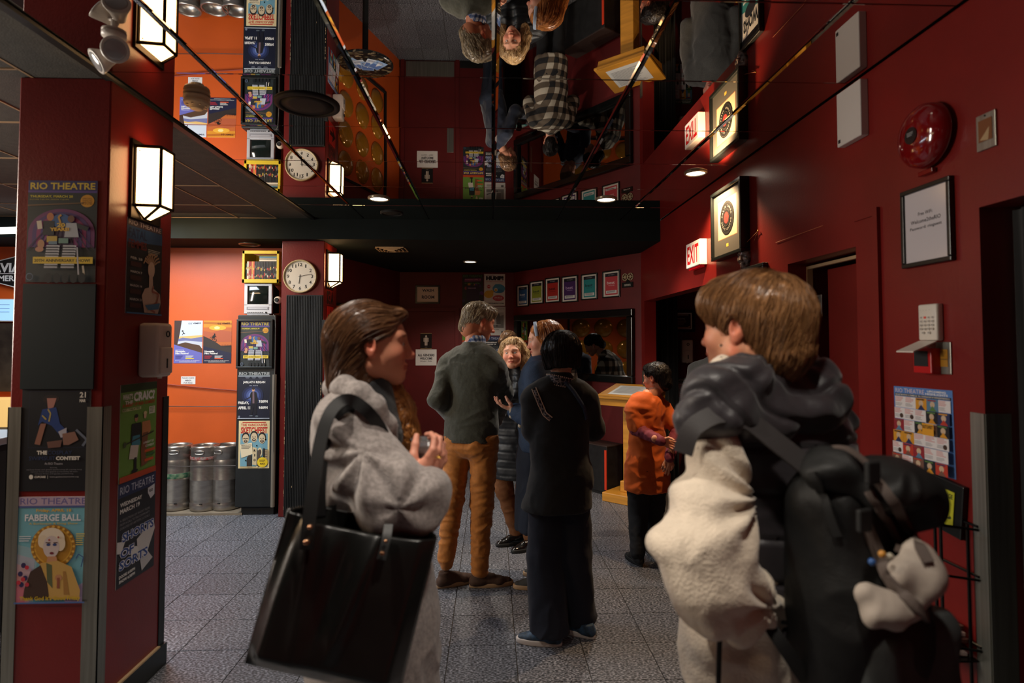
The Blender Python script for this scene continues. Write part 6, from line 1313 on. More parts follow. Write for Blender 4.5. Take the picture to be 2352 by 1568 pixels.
hair('hair',p.e,p.M,p.sc,S,hairmat('black_hair',(8,7,7),(34,28,26),.45,sheen=.3),crownflow((0,-.03,.14),1.2),nst=600,stl=.1,rad=.0012,lift=.002,jit=.15,seed=4,groove=.0022)
# ---- 3 smiling woman
p=Person('smiling woman with wavy grey-blonde hair in a dark quilted coat, facing the camera',(.19,4.72),(-.25,-.97),1.68)
SK=(222,160,128); core=bodycore(p); v,f=core.mesh(.012); p.body.append((v,f,0,np.tile(np.array([lin(c) for c in SK]),(len(v),1))))
hc=PX(1178,812,4.62); p.head(hc,(-.22,-.97,.08),1.02,skin=SK,smile=1,h=.0034,roll=.06)
elL=PX(1235,945,4.7); elR=PX(1146,940,4.65); wrR=PX(1160,905,4.42); wrL=PX(1225,975,4.5)
QC=mat('dark_quilted_nylon',(22,26,30),.5,var=.2,scale=20)
S=Soft(); p.torso(S,.035,z0=.62,wide=1.05,flatk=.78); p.arm(S,-1,elL,wrL,.03); p.arm(S,1,elR,wrR,.028); S.cap(p.L(0,0,.6),p.L(0,0,.9),.185,.17,((p.f.x,p.f.y,0),.75),.04); S.cut(p.L(0,0,.56),(0,0,-1)); S.cap(p.L(.0,.14,1.56),p.L(.0,.19,1.18),.06,.022,None,.015,'s')
cloth('quilted_coat',S,.008,QC,p.e,.005,(8,8,10),7,extra=lambda v:-.006*np.exp(-((((v[:,2])/.06)%1-.5)/.09)**2))
S=Soft(); p.torso(S,.012,z0=.95,wide=.98); S.cap(p.L(0,-.0,1.43),p.L(0,-.005,1.50),.062,.058,None,.02); S.cut(p.L(0,0,1.52),(0,0,1)); cloth('turtleneck',S,.008,WOOL('beige_knit',(196,170,136)),p.e,.002,(20,20,8),8)
BRN=mat('brown_corduroy',(110,66,30),.85,bump=.2,bscale=200,var=.1); a1=PX(1185,1232,4.74); a2=PX(1212,1255,4.62)
S=Soft(); S.cap(p.L(-.03,0,.88),p.L(.03,0,.88),.12,None,None,.04); S.chain([p.L(-.085,0,.85),p.L(-.09,.02,.46),Vector((a2.x+.03,a2.y+.03,.1))],[.09,.068,.06],None,.03); S.chain([p.L(.085,0,.85),p.L(.09,.02,.46),Vector((a1.x+.01,a1.y+.03,.1))],[.09,.068,.06],None,.03); cloth('trousers',S,.008,BRN,p.e,.005,(8,8,14),9)
SHB=mat('black_polished_leather',(16,15,15),.2,coat=.4); shoe(p.e,(a1.x+.0,a1.y+.0),(-.88,-.25),SHB,MATBLK,.25,low=True); shoe(p.e,(a2.x+.02,a2.y+.0),(-.8,-.4),SHB,MATBLK,.25,low=True)
p.body.append(hand_parts(handM(wrR,(-.2,-.2,.8),(-.6,-.6,0)),skin=SK,mir=-1)); p.finish()
S=Soft(); S.ell((0,-.022,.04),(.09,.102,.09)); 
for x in (-1,1): S.chain([(x*.06,.0,.06),(x*.086,-.02,.0),(x*.092,-.02,-.07),(x*.088,-.01,-.13)],[.026,.03,.038,.03],None,.03)
S.cap((0,-.07,0),(0,-.08,-.12),.075,.06,k=.03); S.cap((-.03,.045,.1),(.055,.045,.07),.022,.02,k=.02); S.ell((0,.12,-.03),(.078,.1,.1),k=.015,op='s')
hair('hair',p.e,p.M,p.sc,S,hairmat('ash_blonde_hair',(120,88,52),(226,190,138)),crownflow((.01,-.02,.14),1.1),nst=1100,stl=.12,rad=.0014,lift=.005,jit=.6,seed=5,groove=.006,gf=40,wave=.5)
# ---- 4 long-haired woman with headband
p=Person('woman with long coppery hair, pale blue headband and denim jacket, in profile',(.33,3.98),(-.93,.2),1.76); SK=(226,168,140)
core=bodycore(p); v,f=core.mesh(.012); p.body.append((v,f,0,np.tile(np.array([lin(c) for c in SK]),(len(v),1))))
hc=PX(1248,780,3.93); p.head(hc,(-.96,.1,-.16),1.0,skin=SK,h=.0036)
elF=PX(1240,950,4.05); elN=PX(1228,965,3.72); wrN=PX(1185,945,3.80); wrF=PX(1215,960,4.15)
S=Soft(); p.torso(S,.022,z0=.95,wide=1.0,flatk=.8); p.arm(S,-1,elN,wrN,.022,end=.7); p.arm(S,1,elF,wrF,.022); S.cut(p.L(0,0,.88),(0,0,-1)); S.cap(p.L(0,.12,1.5),p.L(0,.17,1.0),.05,.03,None,.02,'s'); cloth('denim_jacket',S,.0075,DENIM,p.e,.006,(8,8,9),11)
SHER=mat('cream_lining',(206,190,164),.95,bump=.6,bscale=120)
S=Soft(); a=PX(1196,946,3.80); S.cap(a,wrN+Vector((-.012,0,0)),.048,.046,None,.01); S.cap(wrN+Vector((-.05,.0,0)),wrN+Vector((-.01,0,0)),.03,.03,k=.005,op='s'); cloth('turned_cuff',S,.005,SHER,p.e,.003,(20,20,20),2)
S=Soft(); S.chain([PX(1238,880,3.82),PX(1213,930,3.80),PX(1194,978,3.82)],[.022,.026,.014],None,.02); cloth('lining_edge',S,.006,SHER,p.e,.003,(20,20,20),2)
S=Soft(); S.chain([p.L(0,0,1.0),p.L(0,0,.8),p.L(0,0,.37)],[.14,.155,.17],None,.03); S.cut(p.L(0,0,.36),(0,0,-1)); cloth('navy_skirt',S,.009,mat('navy_cotton',(24,32,48),.85,var=.1),p.e,.008,(10,10,1.5),12)
S=Soft(); S.chain([p.L(-.06,0,.5),p.L(-.06,0,.1)],[.05,.04]); S.chain([p.L(.06,0,.5),p.L(.06,0,.1)],[.05,.04]); cloth('leggings',S,.009,MATBLK,p.e,0)
shoe(p.e,(.31,3.9),(-.9,.1),mat('grey_suede',(60,58,54),.85),CRS,.25,low=True); shoe(p.e,(.38,4.08),(-.9,.3),MATS['grey_suede'],CRS,.25,low=True)
p.body.append(hand_parts(handM(wrN+Vector((-.0,0,.0)),(-.9,.1,.35),(0,.2,1)),curl=(.35,.3,.35,.4),mir=1,skin=SK)); p.finish()
S=Soft(); S.ell((0,-.022,.04),(.084,.102,.09)); S.chain([(0,-.07,.02),(0,-.085,-.1),(0,-.08,-.22)],[.075,.072,.055],None,.03)
for x in (-1,1): S.chain([(x*.05,.02,.07),(x*.072,-.025,-.01),(x*.068,-.03,-.12),(x*.06,.0,-.26),(x*.05,.03,-.38)],[.024,.03,.04,.034,.014],None,.03)
S.ell((0,.125,-.035),(.10,.105,.11),k=.015,op='s')
hair('long_hair',p.e,p.M,p.sc,S,hairmat('copper_hair',(120,66,26),(226,150,84),.32),crownflow((0,.0,.14),1.3),nst=1200,stl=.22,rad=.0012,lift=.003,jit=.12,seed=6,groove=.003,seg=9)
mb=MB(); mb.M=Matrix.Translation(p.M.translation-p.b)@p.M.to_3x3().to_4x4(); A=[]
for i in range(25):
    a=math.pi*i/24; A.append((.091*math.cos(a),.036-.0*math.sin(a),.03+.096*math.sin(a)))
vs=[]
for q in A: vs+=[(q[0]*1.0,q[1]-.011,q[2]),(q[0]*1.03,q[1]-.008,q[2]*1.02),(q[0]*1.03,q[1]+.008,q[2]*1.02),(q[0],q[1]+.011,q[2])]
mb.add(vs,[(i*4+j,i*4+(j+1)%4,i*4+4+(j+1)%4,i*4+4+j) for i in range(24) for j in range(4)]); mb.obj('headband',mat('pale_blue_satin',(180,200,224),.35),p.e,True)
# ---- 5 person in orange smock
p=Person('person in orange smock over pink striped sleeves, hands clasped behind the back',(1.15,4.36),(-.3,.95),1.44); SK=(206,140,106)
core=bodycore(p); v,f=core.mesh(.012); p.body.append((v,f,0,np.tile(np.array([lin(c) for c in SK]),(len(v),1))))
hc=PX(1506,868,4.36); p.head(hc,(-.72,.68,-.12),.92,skin=SK)
elL=PX(1463,985,4.30); wrL=PX(1518,1012,4.14); elR=PX(1556,985,4.32); wrR=PX(1538,1050,4.12)
OR=mat('orange_cotton',(206,92,14),.75,var=.08,scale=10,sheen=.1)
S=Soft(); p.torso(S,.01,z0=.70,wide=1.02,flatk=.72,shoulder=.14); S.cap(p.L(0,0,.66),p.L(0,0,.85),.18,.17,((p.f.x,p.f.y,0),.72),.04); S.cap(p.L(-.155,-.01,1.36),p.L(-.16,-.01,1.36).lerp(elL,.8),.055,.062,None,.03); S.cap(p.L(.155,-.01,1.36),p.L(.16,-.01,1.36).lerp(elR,.8),.055,.062,None,.03); S.cut(p.L(0,0,.625),(0,0,-1)); S.ell(p.L(0,0,1.6),.1,op='s')
cloth('orange_smock',S,.007,OR,p.e,.007,(8,8,12),13)
STR=mat('pink_striped_jersey',(190,90,110),.8); plaid(STR,((206,110,130),(206,110,130),(110,40,54)),0,60,.42)
nt=STR.node_tree
for n_ in nt.nodes:
    if n_.type=='VALTORGB': n_.color_ramp.elements[1].position=.2; n_.color_ramp.elements[1].color=L3((120,44,60)); n_.color_ramp.elements[2].color=L3((120,44,60))
S=Soft(); S.chain([p.L(-.18,-.01,1.385).lerp(elL,.5),elL,wrL],[.05,.048,.034],None,.02); S.chain([p.L(.18,-.01,1.385).lerp(elR,.5),elR,wrR],[.05,.046,.034],None,.02); cloth('striped_sleeves',S,.005,STR,p.e,.004,(24,24,24),14)
p.body.append(hand_parts(handM(wrL,(.75,-.2,-.25),(0,-1,0)),curl=(.5,.5,.6,.6),mir=1,sc=.85,skin=SK,arm=.05)); p.body.append(hand_parts(handM(wrR,(-.35,-.1,-.9),(.3,1,0)),curl=(.45,.6,.7,.7),mir=-1,sc=.85,skin=SK,arm=.05)); p.finish()
BT=mat('black_trousers',(18,20,24),.85,var=.1); S=Soft(); a1=PX(1466,1262,4.28); S.cap(p.L(-.03,0,.85),p.L(.03,0,.85),.11,None,None,.04); S.chain([p.L(-.08,0,.85),p.L(-.085,.02,.48),Vector((a1.x,a1.y,.09))],[.095,.074,.055],None,.03); S.chain([p.L(.08,0,.85),p.L(.1,.05,.48),p.L(.13,.1,.1)],[.095,.074,.055],None,.03); cloth('trousers',S,.008,BT,p.e,.006,(9,9,12),15)
shoe(p.e,(a1.x-.005,a1.y+.03),(-.25,.95),MATBLK,MATBLK,.23,low=True); q=p.L(.13,.12,0); shoe(p.e,(q.x,q.y),(-.05,.95),MATBLK,MATBLK,.23,low=True)
S=Soft(); S.ell((0,-.02,.042),(.086,.1,.09)); S.cap((0,-.055,.02),(0,-.075,-.05),.07,.055,k=.03); S.ell((0,.12,-.03),(.10,.09,.08),k=.02,op='s'); S.ell((0,.05,.085),(.055,.045,.03),k=.03)
for x in (-1,1): S.ell((x*.09,.0,-.015),(.03,.024,.032),k=.012,op='s')
hair('hair',p.e,p.M,p.sc,S,MATS['black_hair'],crownflow((0,-.04,.14),1.2),nst=500,stl=.06,rad=.0012,lift=.003,jit=.4,seed=8)
# ---- 6 man in navy at the ledge
p=Person('brown-haired man in a navy sweater leaning at the drinks ledge',(.0,7.12),(.75,.45),1.72,lean=(0,.25)); SK=(200,140,112)
core=bodycore(p); v,f=core.mesh(.014); p.body.append((v,f,0,np.tile(np.array([lin(c) for c in SK]),(len(v),1))))
p.head(p.L(0,.08,1.63),(.8,.4,-.5),1.0,skin=SK,female=False,h=.006); q1=p.L(.26,.12,1.12); q2=p.L(.14,.36,1.09); q3=p.L(-.26,.12,1.12); q4=p.L(-.1,.34,1.09)
NVS=WOOL('navy_knit',(26,36,56)); S=Soft(); p.torso(S,.02,z0=.9); p.arm(S,1,q1,q2,.016); p.arm(S,-1,q3,q4,.016); S.cut(p.L(0,0,.86),(0,0,-1)); cloth('navy_sweater',S,.012,NVS,p.e,.006,(8,8,8),16)
S=Soft(); S.cap(p.L(-.03,0,.9),p.L(.03,0,.9),.125,None,None,.04); p.leg(S,-1); p.leg(S,1); cloth('jeans',S,.012,mat('dark_blue_jeans',(36,48,66),.85,var=.15),p.e,.004)
for sx in (-1,1): q=p.L(sx*.1,-.02,0); shoe(p.e,(q.x,q.y),(.75,.45),LEA,MATBLK,.27)
p.body.append(hand_parts(handM(q2,(.4,.5,-.1),(0,0,-1)),skin=SK,h=.005,mir=-1)); p.finish()
S=Soft(); S.ell((0,-.02,.042),(.086,.104,.092)); S.cap((0,-.07,.02),(0,-.085,-.04),.062,.05,k=.03); S.ell((0,.12,-.03),(.10,.09,.08),k=.02,op='s'); hair('hair',p.e,p.M,p.sc,S,hairmat('brown_hair',(64,44,30),(140,104,72)),crownflow((0,-.03,.14),1.2),nst=250,stl=.07,rad=.0014,jit=.5,seed=9,h=.006)
# ---- 7 person in checked shirt at the ledge
p=Person('dark-haired person in checked shirt leaning on the ledge beside the lectern',(.66,6.5),(.1,1.0),1.70,lean=(0,.35)); SK=(206,150,124)
core=bodycore(p); v,f=core.mesh(.014); p.body.append((v,f,0,np.tile(np.array([lin(c) for c in SK]),(len(v),1))))
p.head(p.L(0,.1,1.61),(.1,.8,-.5),1.0,skin=SK,h=.006); q1=p.L(.25,.2,1.12); q2=p.L(.12,.42,1.09); q3=p.L(-.25,.2,1.12); q4=p.L(-.12,.42,1.09)
CHK=mat('black_cream_check',(200,190,170),.85); plaid(CHK,((190,182,164),(96,84,70),(26,26,28)),8,8,.5)
S=Soft(); p.torso(S,.035,z0=.78,flatk=.8); p.arm(S,1,q1,q2,.03); p.arm(S,-1,q3,q4,.03); S.cut(p.L(0,0,.72),(0,0,-1)); cloth('checked_overshirt',S,.01,CHK,p.e,.008,(8,8,8),17)
S=Soft(); S.cap(p.L(-.03,0,.9),p.L(.03,0,.9),.125,None,None,.04); p.leg(S,-1); p.leg(S,1); cloth('trousers',S,.012,BT,p.e,.004)
for sx in (-1,1): q=p.L(sx*.1,-.02,0); shoe(p.e,(q.x,q.y),(.1,1),MATBLK,MATBLK,.25)
p.body.append(hand_parts(handM(q2,(-.1,.5,-.05),(0,0,-1)),skin=SK,h=.005,mir=-1)); p.body.append(hand_parts(handM(q4,(.1,.5,-.05),(0,0,-1)),mir=1,skin=SK,h=.005)); p.finish()
S=Soft(); S.ell((0,-.02,.042),(.088,.106,.092)); S.cap((0,-.07,.02),(0,-.085,-.05),.07,.06,k=.03); S.ell((0,.12,-.03),(.09,.09,.08),k=.02,op='s'); hair('hair',p.e,p.M,p.sc,S,MATS['black_hair'],crownflow((0,-.03,.14),1.2),nst=200,stl=.07,rad=.0014,seed=10,h=.006)
# ---- 8 person with grey beanie in alcove
p=Person('person in grey beanie and coat in the alcove, seen in the ceiling mirror',(2.08,5.42),(-.5,-.8),1.68); SK=(206,150,130)
core=bodycore(p); v,f=core.mesh(.014); p.body.append((v,f,0,np.tile(np.array([lin(c) for c in SK]),(len(v),1)))); p.head(p.L(0,.02,1.62),(-.6,-.7,-.1),1.0,skin=SK,h=.006)
GC=WOOL('grey_coat_wool',(70,70,68)); S=Soft(); p.torso(S,.035,z0=.6,flatk=.8); p.arm(S,1,p.L(.24,-.02,1.1),p.L(.23,.05,.86),.028); p.arm(S,-1,p.L(-.24,-.02,1.1),p.L(-.23,.05,.86),.028); S.cap(p.L(0,0,.55),p.L(0,0,.9),.19,.17,None,.04); S.cut(p.L(0,0,.5),(0,0,-1)); cloth('grey_coat',S,.012,GC,p.e,.006)
S=Soft(); p.leg(S,-1); p.leg(S,1); cloth('trousers',S,.012,BT,p.e,.004)
for sx in (-1,1): q=p.L(sx*.1,-.02,0); shoe(p.e,(q.x,q.y),(-.5,-.8),MATBLK,MATBLK,.26)
p.finish(); S=Soft(); S.ell((0,-.015,.05),(.09,.108,.095)); S.cut((0,0,.02),(0,.25,-1)); A=np.array(p.M.to_3x3()); v,f=S.mesh(.006); v=v@A.T+np.array(p.M.translation-p.b); link('beanie',npmesh('beanie',[(v,f,0)],WOOL('grey_beanie',(90,90,90))),p.e)
# ================================================================== the two people in the foreground
def ribbon(name,pts,w,m,parent,th=.004,nrm=(0,-1,0),smoothn=6,normals=None):
    P=[]; pts=[Vector(q) for q in pts]; n=len(pts)
    for i in range(n-1):
        p0,p1,p2,p3=pts[max(i-1,0)],pts[i],pts[i+1],pts[min(i+2,n-1)]
        for k in range(smoothn):
            t=k/smoothn; P.append(.5*((2*p1)+(p2-p0)*t+(2*p0-5*p1+4*p2-p3)*t*t+(3*p1-p0-3*p2+p3)*t**3))
    P.append(pts[-1]); b=Vector(parent.location) if parent else Vector(); N=Vector(nrm).normalized(); vs=[]
    for i,q in enumerate(P):
        t=(P[min(i+1,len(P)-1)]-P[max(i-1,0)]).normalized(); sd=t.cross(N); sd=sd.normalized() if sd.length>.2 else (vs and sdp or Vector((1,0,0))); sdp=sd; nn=sd.cross(t).normalized(); q=q-b
        vs+=[q-sd*w/2-nn*th/2,q+sd*w/2-nn*th/2,q+sd*w/2+nn*th/2,q-sd*w/2+nn*th/2]
    fs=[(i*4+j,i*4+(j+1)%4,i*4+4+(j+1)%4,i*4+4+j) for i in range(len(P)-1) for j in range(4)]+[(0,1,2,3),tuple(len(vs)-4+j for j in range(4))]
    return sharp(MB().add(vs,fs).obj(name,m,parent),40)
# ---- woman in grey coat
p=Person('woman with long brown hair in a grey wool coat holding a plastic cup',(-.36,1.72),(.97,.24),1.70); fw=p
SK=(222,150,118)
M=p.head(PX(857,790,1.72),(.97,.22,.0),1.0,skin=SK,h=.003,nose=1.04,neck=.12,necktilt=-.05)
S=Soft(); S.cap(PX(822,1010,1.72),PX(836,1180,1.73),.18,.195,((1,0,0),.64),.05); S.cap(PX(842,1190,1.74),PX(858,1420,1.74),.2,.235,((1,0,0),.74),.05); S.cap(PX(858,1420,1.74),PX(868,1700,1.74),.235,.26,((1,0,0),.74),.05)
S.cap(PX(806,985,1.60),PX(830,980,1.88),.082,.075,None,.05); S.cap(PX(800,960,1.72),PX(820,985,1.72),.07,.11,None,.05); S.cap(PX(868,870,1.72),PX(872,955,1.70),.08,.05,None,.015,'s'); S.cut((0,0,.40),(0,0,-1))
S.chain([PX(803,1000,1.57),PX(875,1110,1.52),PX(912,1142,1.49)],[.083,.086,.078],None,.04); S.chain([PX(912,1142,1.49),PX(960,1150,1.52),PX(986,1125,1.57)],[.078,.068,.052],None,.03); S.cap(PX(840,1100,1.56),PX(945,1170,1.50),.05,.05,None,.04)
COAT=mat('grey_wool_coat',(136,128,124),.92,sheen=.35,bump=.6,bscale=300,col2=(170,160,156),scale=90,var=0)
def coatfold(v):
    # folds radiating from the armpit and elbow
    c=np.array(PX(850,1020,1.55)); d=v-c; r=np.linalg.norm(d,axis=1); a=np.arctan2(d[:,2],d[:,0]); near=np.exp(-((v[:,1]-1.47)/.09)**2)
    c2=np.array(PX(930,1140,1.5)); d2=v-c2; r2=np.linalg.norm(d2,axis=1); a2=np.arctan2(d2[:,2],d2[:,0]); return near*(.017*np.sin(a*8+vnoise(v*6)*1.6)*sm(r,.06,.14)*sm(-r,-.30,-.16)+.010*np.sin(a2*5+vnoise(v*7)*2)*sm(r2,.02,.07)*sm(-r2,-.16,-.08))
cloth('wool_coat',S,.0065,COAT,p.e,.008,(5,5,5),21,fine=.0005,extra=coatfold)
S=Soft(); S.chain([PX(768,890,1.73),PX(792,889,1.63),PX(826,905,1.585),PX(861,935,1.585),PX(888,973,1.61),PX(902,1005,1.66)],[.027,.028,.029,.028,.025,.014],None,.015); S.chain([PX(768,890,1.73),PX(795,890,1.82),PX(845,920,1.85),PX(888,970,1.80)],[.027,.028,.027,.02],None,.02)
cloth('coat_collar',S,.005,COAT,p.e,.003,(9,9,9),22)
S=Soft(); S.cap(PX(850,885,1.72),PX(862,1000,1.71),.060,.078,None,.02); S.cut(PX(850,880,1.72),(-.5,0,1)); cloth('black_turtleneck',S,.006,WOOL('black_knit',(24,26,30)),p.e,.002,(20,20,10),3)
a=PX(962,1108,1.575)
p.body.append(hand_parts(handM(a,(.52,.12,.72),(-.6,.75,.25)),curl=(.75,.85,.95,1.05),thumb=(.5,.2),mir=-1,sc=1.0,skin=(226,156,130),h=.0022,arm=.05)); 
MB().tube([Vector(a)+Vector((.052,-.008,.068))-p.b+Vector((.0095*math.cos(t),.0095*math.sin(t),0)) for t in np.linspace(0,2*math.pi,17)[:-1]],.0012,6,True).obj('ring',GOLD,p.e)
p.finish()
S=Soft(); p.leg(S,-1,.01); p.leg(S,1,.01); cloth('jeans',S,.01,mat('blue_denim',(44,60,84),.85,var=.15,scale=80),p.e,.004)
for sx in (-1,1): q=p.L(sx*.1,-.02,0); shoe(p.e,(q.x,q.y),(.97,.24),MATBLK,MATBLK,.26)
# hair
def backflow(P):
    c=np.array((0,.05,.06)); d=np.zeros_like(P); d[:,1]=-1.0; d[:,2]=-.35-1.2*sm(-P[:,1],-.02,.10); d[:,1]=-1.0+1.1*sm(-P[:,2],.06,.16); d[:,0]=P[:,0]*-2; return d
S=Soft(); S.ell((0,-.022,.036),(.086,.108,.09)); S.cap((0,-.06,.0),(0,-.06,-.11),.078,.066,k=.035); S.cap((0,-.045,-.04),(-.01,-.02,-.13),.066,.048,k=.03); S.ell((0,.07,.085),(.04,.03,.022),k=.02)
S.ell((0,.125,-.03),(.11,.085,.10),k=.02,op='s'); S.ell((.08,.03,-.055),(.06,.05,.06),k=.02,op='s'); S.ell((.092,-.012,-.016),(.022,.02,.026),k=.01,op='s'); S.ell((-.08,.03,-.055),(.06,.05,.06),k=.02,op='s')
hair('hair',p.e,p.M,1.0,S,hairmat('brown_hair_gloss',(58,38,26),(136,94,62),.3),backflow,h=.004,nst=1600,stl=.12,rad=.0008,lift=.0015,jit=.12,seed=21,groove=.0016,gf=45)
S=Soft(); S.chain([(-.03,.0,-.09),(-.042,.04,-.14),(-.035,.075,-.20),(-.03,.093,-.27),(-.025,.10,-.34),(-.02,.10,-.38)],[.03,.038,.042,.038,.02,.006],None,.03)
hair('hair_lock',p.e,p.M,1.0,S,hairmat('golden_brown_hair',(120,66,26),(220,150,84),.3),lambda P:np.stack([np.sin(P[:,2]*60)*.5,.35+np.cos(P[:,2]*45)*.5,-np.ones(len(P))],1),h=.004,nst=900,stl=.12,rad=.0009,lift=.003,jit=.4,seed=22,groove=.005,gf=60,wave=.5)
# cup
cc=PX(977,1044,1.625); t=thing('plastic_cup','clear plastic cup held in the hand of the woman in the grey coat','cup',(cc.x,cc.y,cc.z-.045)); CUP=mat('clear_plastic_cup',(235,235,235),.08,trans=.92); 
MB().lathe([(.001,0),(.028,0),(.0385,.085),(.0405,.086),(.0405,.089),(.0365,.088),(.027,.003),(.001,.003)],n=36).obj('cup_wall',CUP,t,True)
MB().lathe([(.001,.004),(.0268,.004),(.034,.055),(.001,.055)],n=36).obj('drink',mat('pale_drink',(190,150,140),.1,trans=.8),t,True)
# tote bag
t=thing('tote_bag','large black leather tote bag hanging from the shoulder of the woman in the grey coat','bag',PX(780,1560,1.42)); LTH=mat('black_leather',(20,20,19),.26,var=.2,scale=5,bump=.12,bscale=40,coat=.15)
TL,TR,BL,BR=PX(662,1174,1.40),PX(1003,1236,1.44),PX(562,1522,1.33),PX(915,1602,1.40)
n=56; b=t.location
def panel(side):
    vs=[]
    for j in range(n+1):
        for i in range(n+1):
            u,v_=i/n,j/n; q=TL.lerp(TR,u).lerp(BL.lerp(BR,u),v_); ed=min(1,(math.sin(math.pi*min(max(u,0),1))*3.2))*min(1,(1-v_)*7+.0)
            bul=(.012+.05*v_**.7)*ed
            if side<0:
                # front with creases running down from the two handle tabs
                x=u-.18-.14*v_; bul+= .016*math.exp(-(x/.045)**2)*(1-v_)-.016*math.exp(-((u-.42+.03*v_)/.05)**2)*math.sin(math.pi*min(1,v_*1.25)); bul+=.018*math.exp(-((u-.60+.1*v_)/.04)**2)*math.sin(math.pi*min(1,v_*1.15+.05)); bul+=.006*noise.noise(Vector((u*4,v_*3,2))); bul-=.014*math.exp(-((u-.07-.0*v_)/.05)**2)*(1-v_)
                q=q+Vector((0,-bul,0)); q.z+=-.012*math.sin(math.pi*u)*(1-v_)**2
            else: q=q+Vector((0,.03*ed*(1-v_*.3)+.02+bul*.6-.02*(1-ed),0)); q.z+=.006*(1-v_)
            vs.append(q-b)
    fs=[(j*(n+1)+i,(j+1)*(n+1)+i,(j+1)*(n+1)+i+1,j*(n+1)+i+1) for j in range(n) for i in range(n)]; return vs,(fs if side<0 else [f_[::-1] for f_ in fs])
for sd,nm in ((-1,'front_panel'),(1,'back_panel')):
    vs,fs=panel(sd); o=MB().add(vs,fs).obj(nm,LTH,t,True); m_=o.modifiers.new('s','SOLIDIFY'); m_.thickness=.004; m_.offset=0
va,_=panel(-1); vb,_=panel(1); N=n+1
ring=[j*N for j in range(n+1)]+[n*N+i for i in range(1,n+1)]+[j*N+n for j in range(n-1,-1,-1)]
vs=[va[i] for i in ring]+[vb[i] for i in ring]; k=len(ring); MB().add(vs,[(i,i+1,k+i+1,k+i) for i in range(k-1)]).obj('gusset',LTH,t,True)
STRAP=mat('black_strap_leather',(12,12,13),.5)
ribbon('handle',[PX(703,1262,1.335),PX(709,1205,1.345),PX(722,1100,1.38),PX(737,1010,1.42),PX(757,950,1.45),PX(785,921,1.475),PX(812,921,1.50),PX(845,945,1.50),PX(875,985,1.53),PX(895,1040,1.56)],.030,STRAP,t,.006,(0,-1,.25))
ribbon('handle',[PX(735,1185,1.46),PX(735,1120,1.47),PX(742,1040,1.49),PX(758,975,1.50),PX(785,940,1.50),PX(815,935,1.515)],.028,STRAP,t,.006,(0,-1,.25))
ribbon('handle',[PX(893,1205,1.40),PX(888,1235,1.375),PX(876,1285,1.355)],.020,STRAP,t,.006)
for (x,y,Y,r_) in ((712,1210,1.335,.006),(704,1245,1.33,.007),(886,1242,1.36,.0045),(878,1270,1.35,.0055)): MB().ball(PX(x,y,Y-.005)-b,r_,14,10).obj('rivet',mat('copper_rivet',(190,140,110),.15,1),t,True)
ribbon('inner_tag',[PX(740,1165,1.47),PX(742,1215,1.45)],.07,LTH,t,.004)
# ---- person with cream jacket, black puffer vest
p=Person('person with short light brown hair in cream fleece jacket and black puffer vest',(.70,1.50),(-.35,.94),1.74); fr=p
SK=(226,158,122)
p.head(PX(1716,752,1.45),(-.68,.73,.0),1.06,skin=SK,h=.0032,nose=.95,neck=.13,jaw=1.15)
FLE=mat('cream_fleece',(232,216,194),.95,sheen=.4,bump=.8,bscale=160,var=.06,scale=30); VES=mat('black_puffer_nylon',(50,46,50),.45,var=.2,scale=10,bump=.2,bscale=60,sheen=.2)
S=Soft(); S.chain([PX(1645,1030,1.37),PX(1632,1160,1.33),PX(1620,1255,1.29),PX(1655,1325,1.29)],[.062,.071,.082,.076],None,.04); S.chain([PX(1632,1345,1.28),PX(1690,1375,1.34),PX(1735,1370,1.42)],[.086,.07,.06],None,.04); S.ell(PX(1535,1245,1.29),(.042,.05,.034),k=.03); S.cap(PX(1580,1310,1.28),PX(1640,1375,1.28),.04,.045,None,.05)
S.cap(PX(1745,1250,1.50),PX(1735,1440,1.50),.17,.19,((p.f.x,p.f.y,0),.75),.04); S.cap(PX(1735,1440,1.50),PX(1730,1510,1.50),.19,.185,((p.f.x,p.f.y,0),.75),.04); S.cap(PX(1890,1060,1.68),PX(1900,1300,1.72),.06,.06,None,.03); S.cut((0,0,.74),(0,0,-1))
def flf(v):
    c=np.array(PX(1700,1120,1.4)); d=v-c; a=np.arctan2(d[:,2],d[:,0]); r=np.linalg.norm(d,axis=1); c2=np.array(PX(1700,1330,1.4)); d2=v-c2; a2=np.arctan2(d2[:,2],d2[:,0]); r2=np.linalg.norm(d2,axis=1)
    return .011*np.sin(a*11+vnoise(v*5)*2)*np.exp(-((r-.14)/.09)**2)+.013*np.sin(a2*8+vnoise(v*5+4)*2)*np.exp(-((r2-.15)/.09)**2)
cloth('fleece_jacket',S,.0065,FLE,p.e,.008,(6,6,8),31,fine=.0012,extra=flf)
MB().tube([PX(1655,1430,1.315)-p.b,PX(1652,1490,1.32)-p.b,PX(1650,1568,1.33)-p.b],.006,8).obj('zip',MATBLK,p.e)
S=Soft(); S.cap(PX(1790,1050,1.50),PX(1775,1260,1.50),.205,.19,((p.f.x,p.f.y,0),.74),.05); S.cap(PX(1775,1260,1.50),PX(1765,1390,1.50),.19,.185,((p.f.x,p.f.y,0),.74),.05); S.cap(PX(1668,985,1.43),PX(1900,985,1.64),.085,.08,None,.05); S.cut(PX(1700,1405,1.5),(0,0,-1)); S.cap(PX(1600,1060,1.34),PX(1585,1340,1.25),.088,.11,None,.02,'s')
def quilt(amp,per,wd,seed=0): 
    def f_(v): q=(v[:,2]+.012*vnoise(v*5+seed))/per%1-.5; return -amp*np.exp(-(q/wd)**2)
    return f_
cloth('puffer_vest',S,.0065,VES,p.e,.006,(9,9,9),32,extra=quilt(.009,.10,.06))
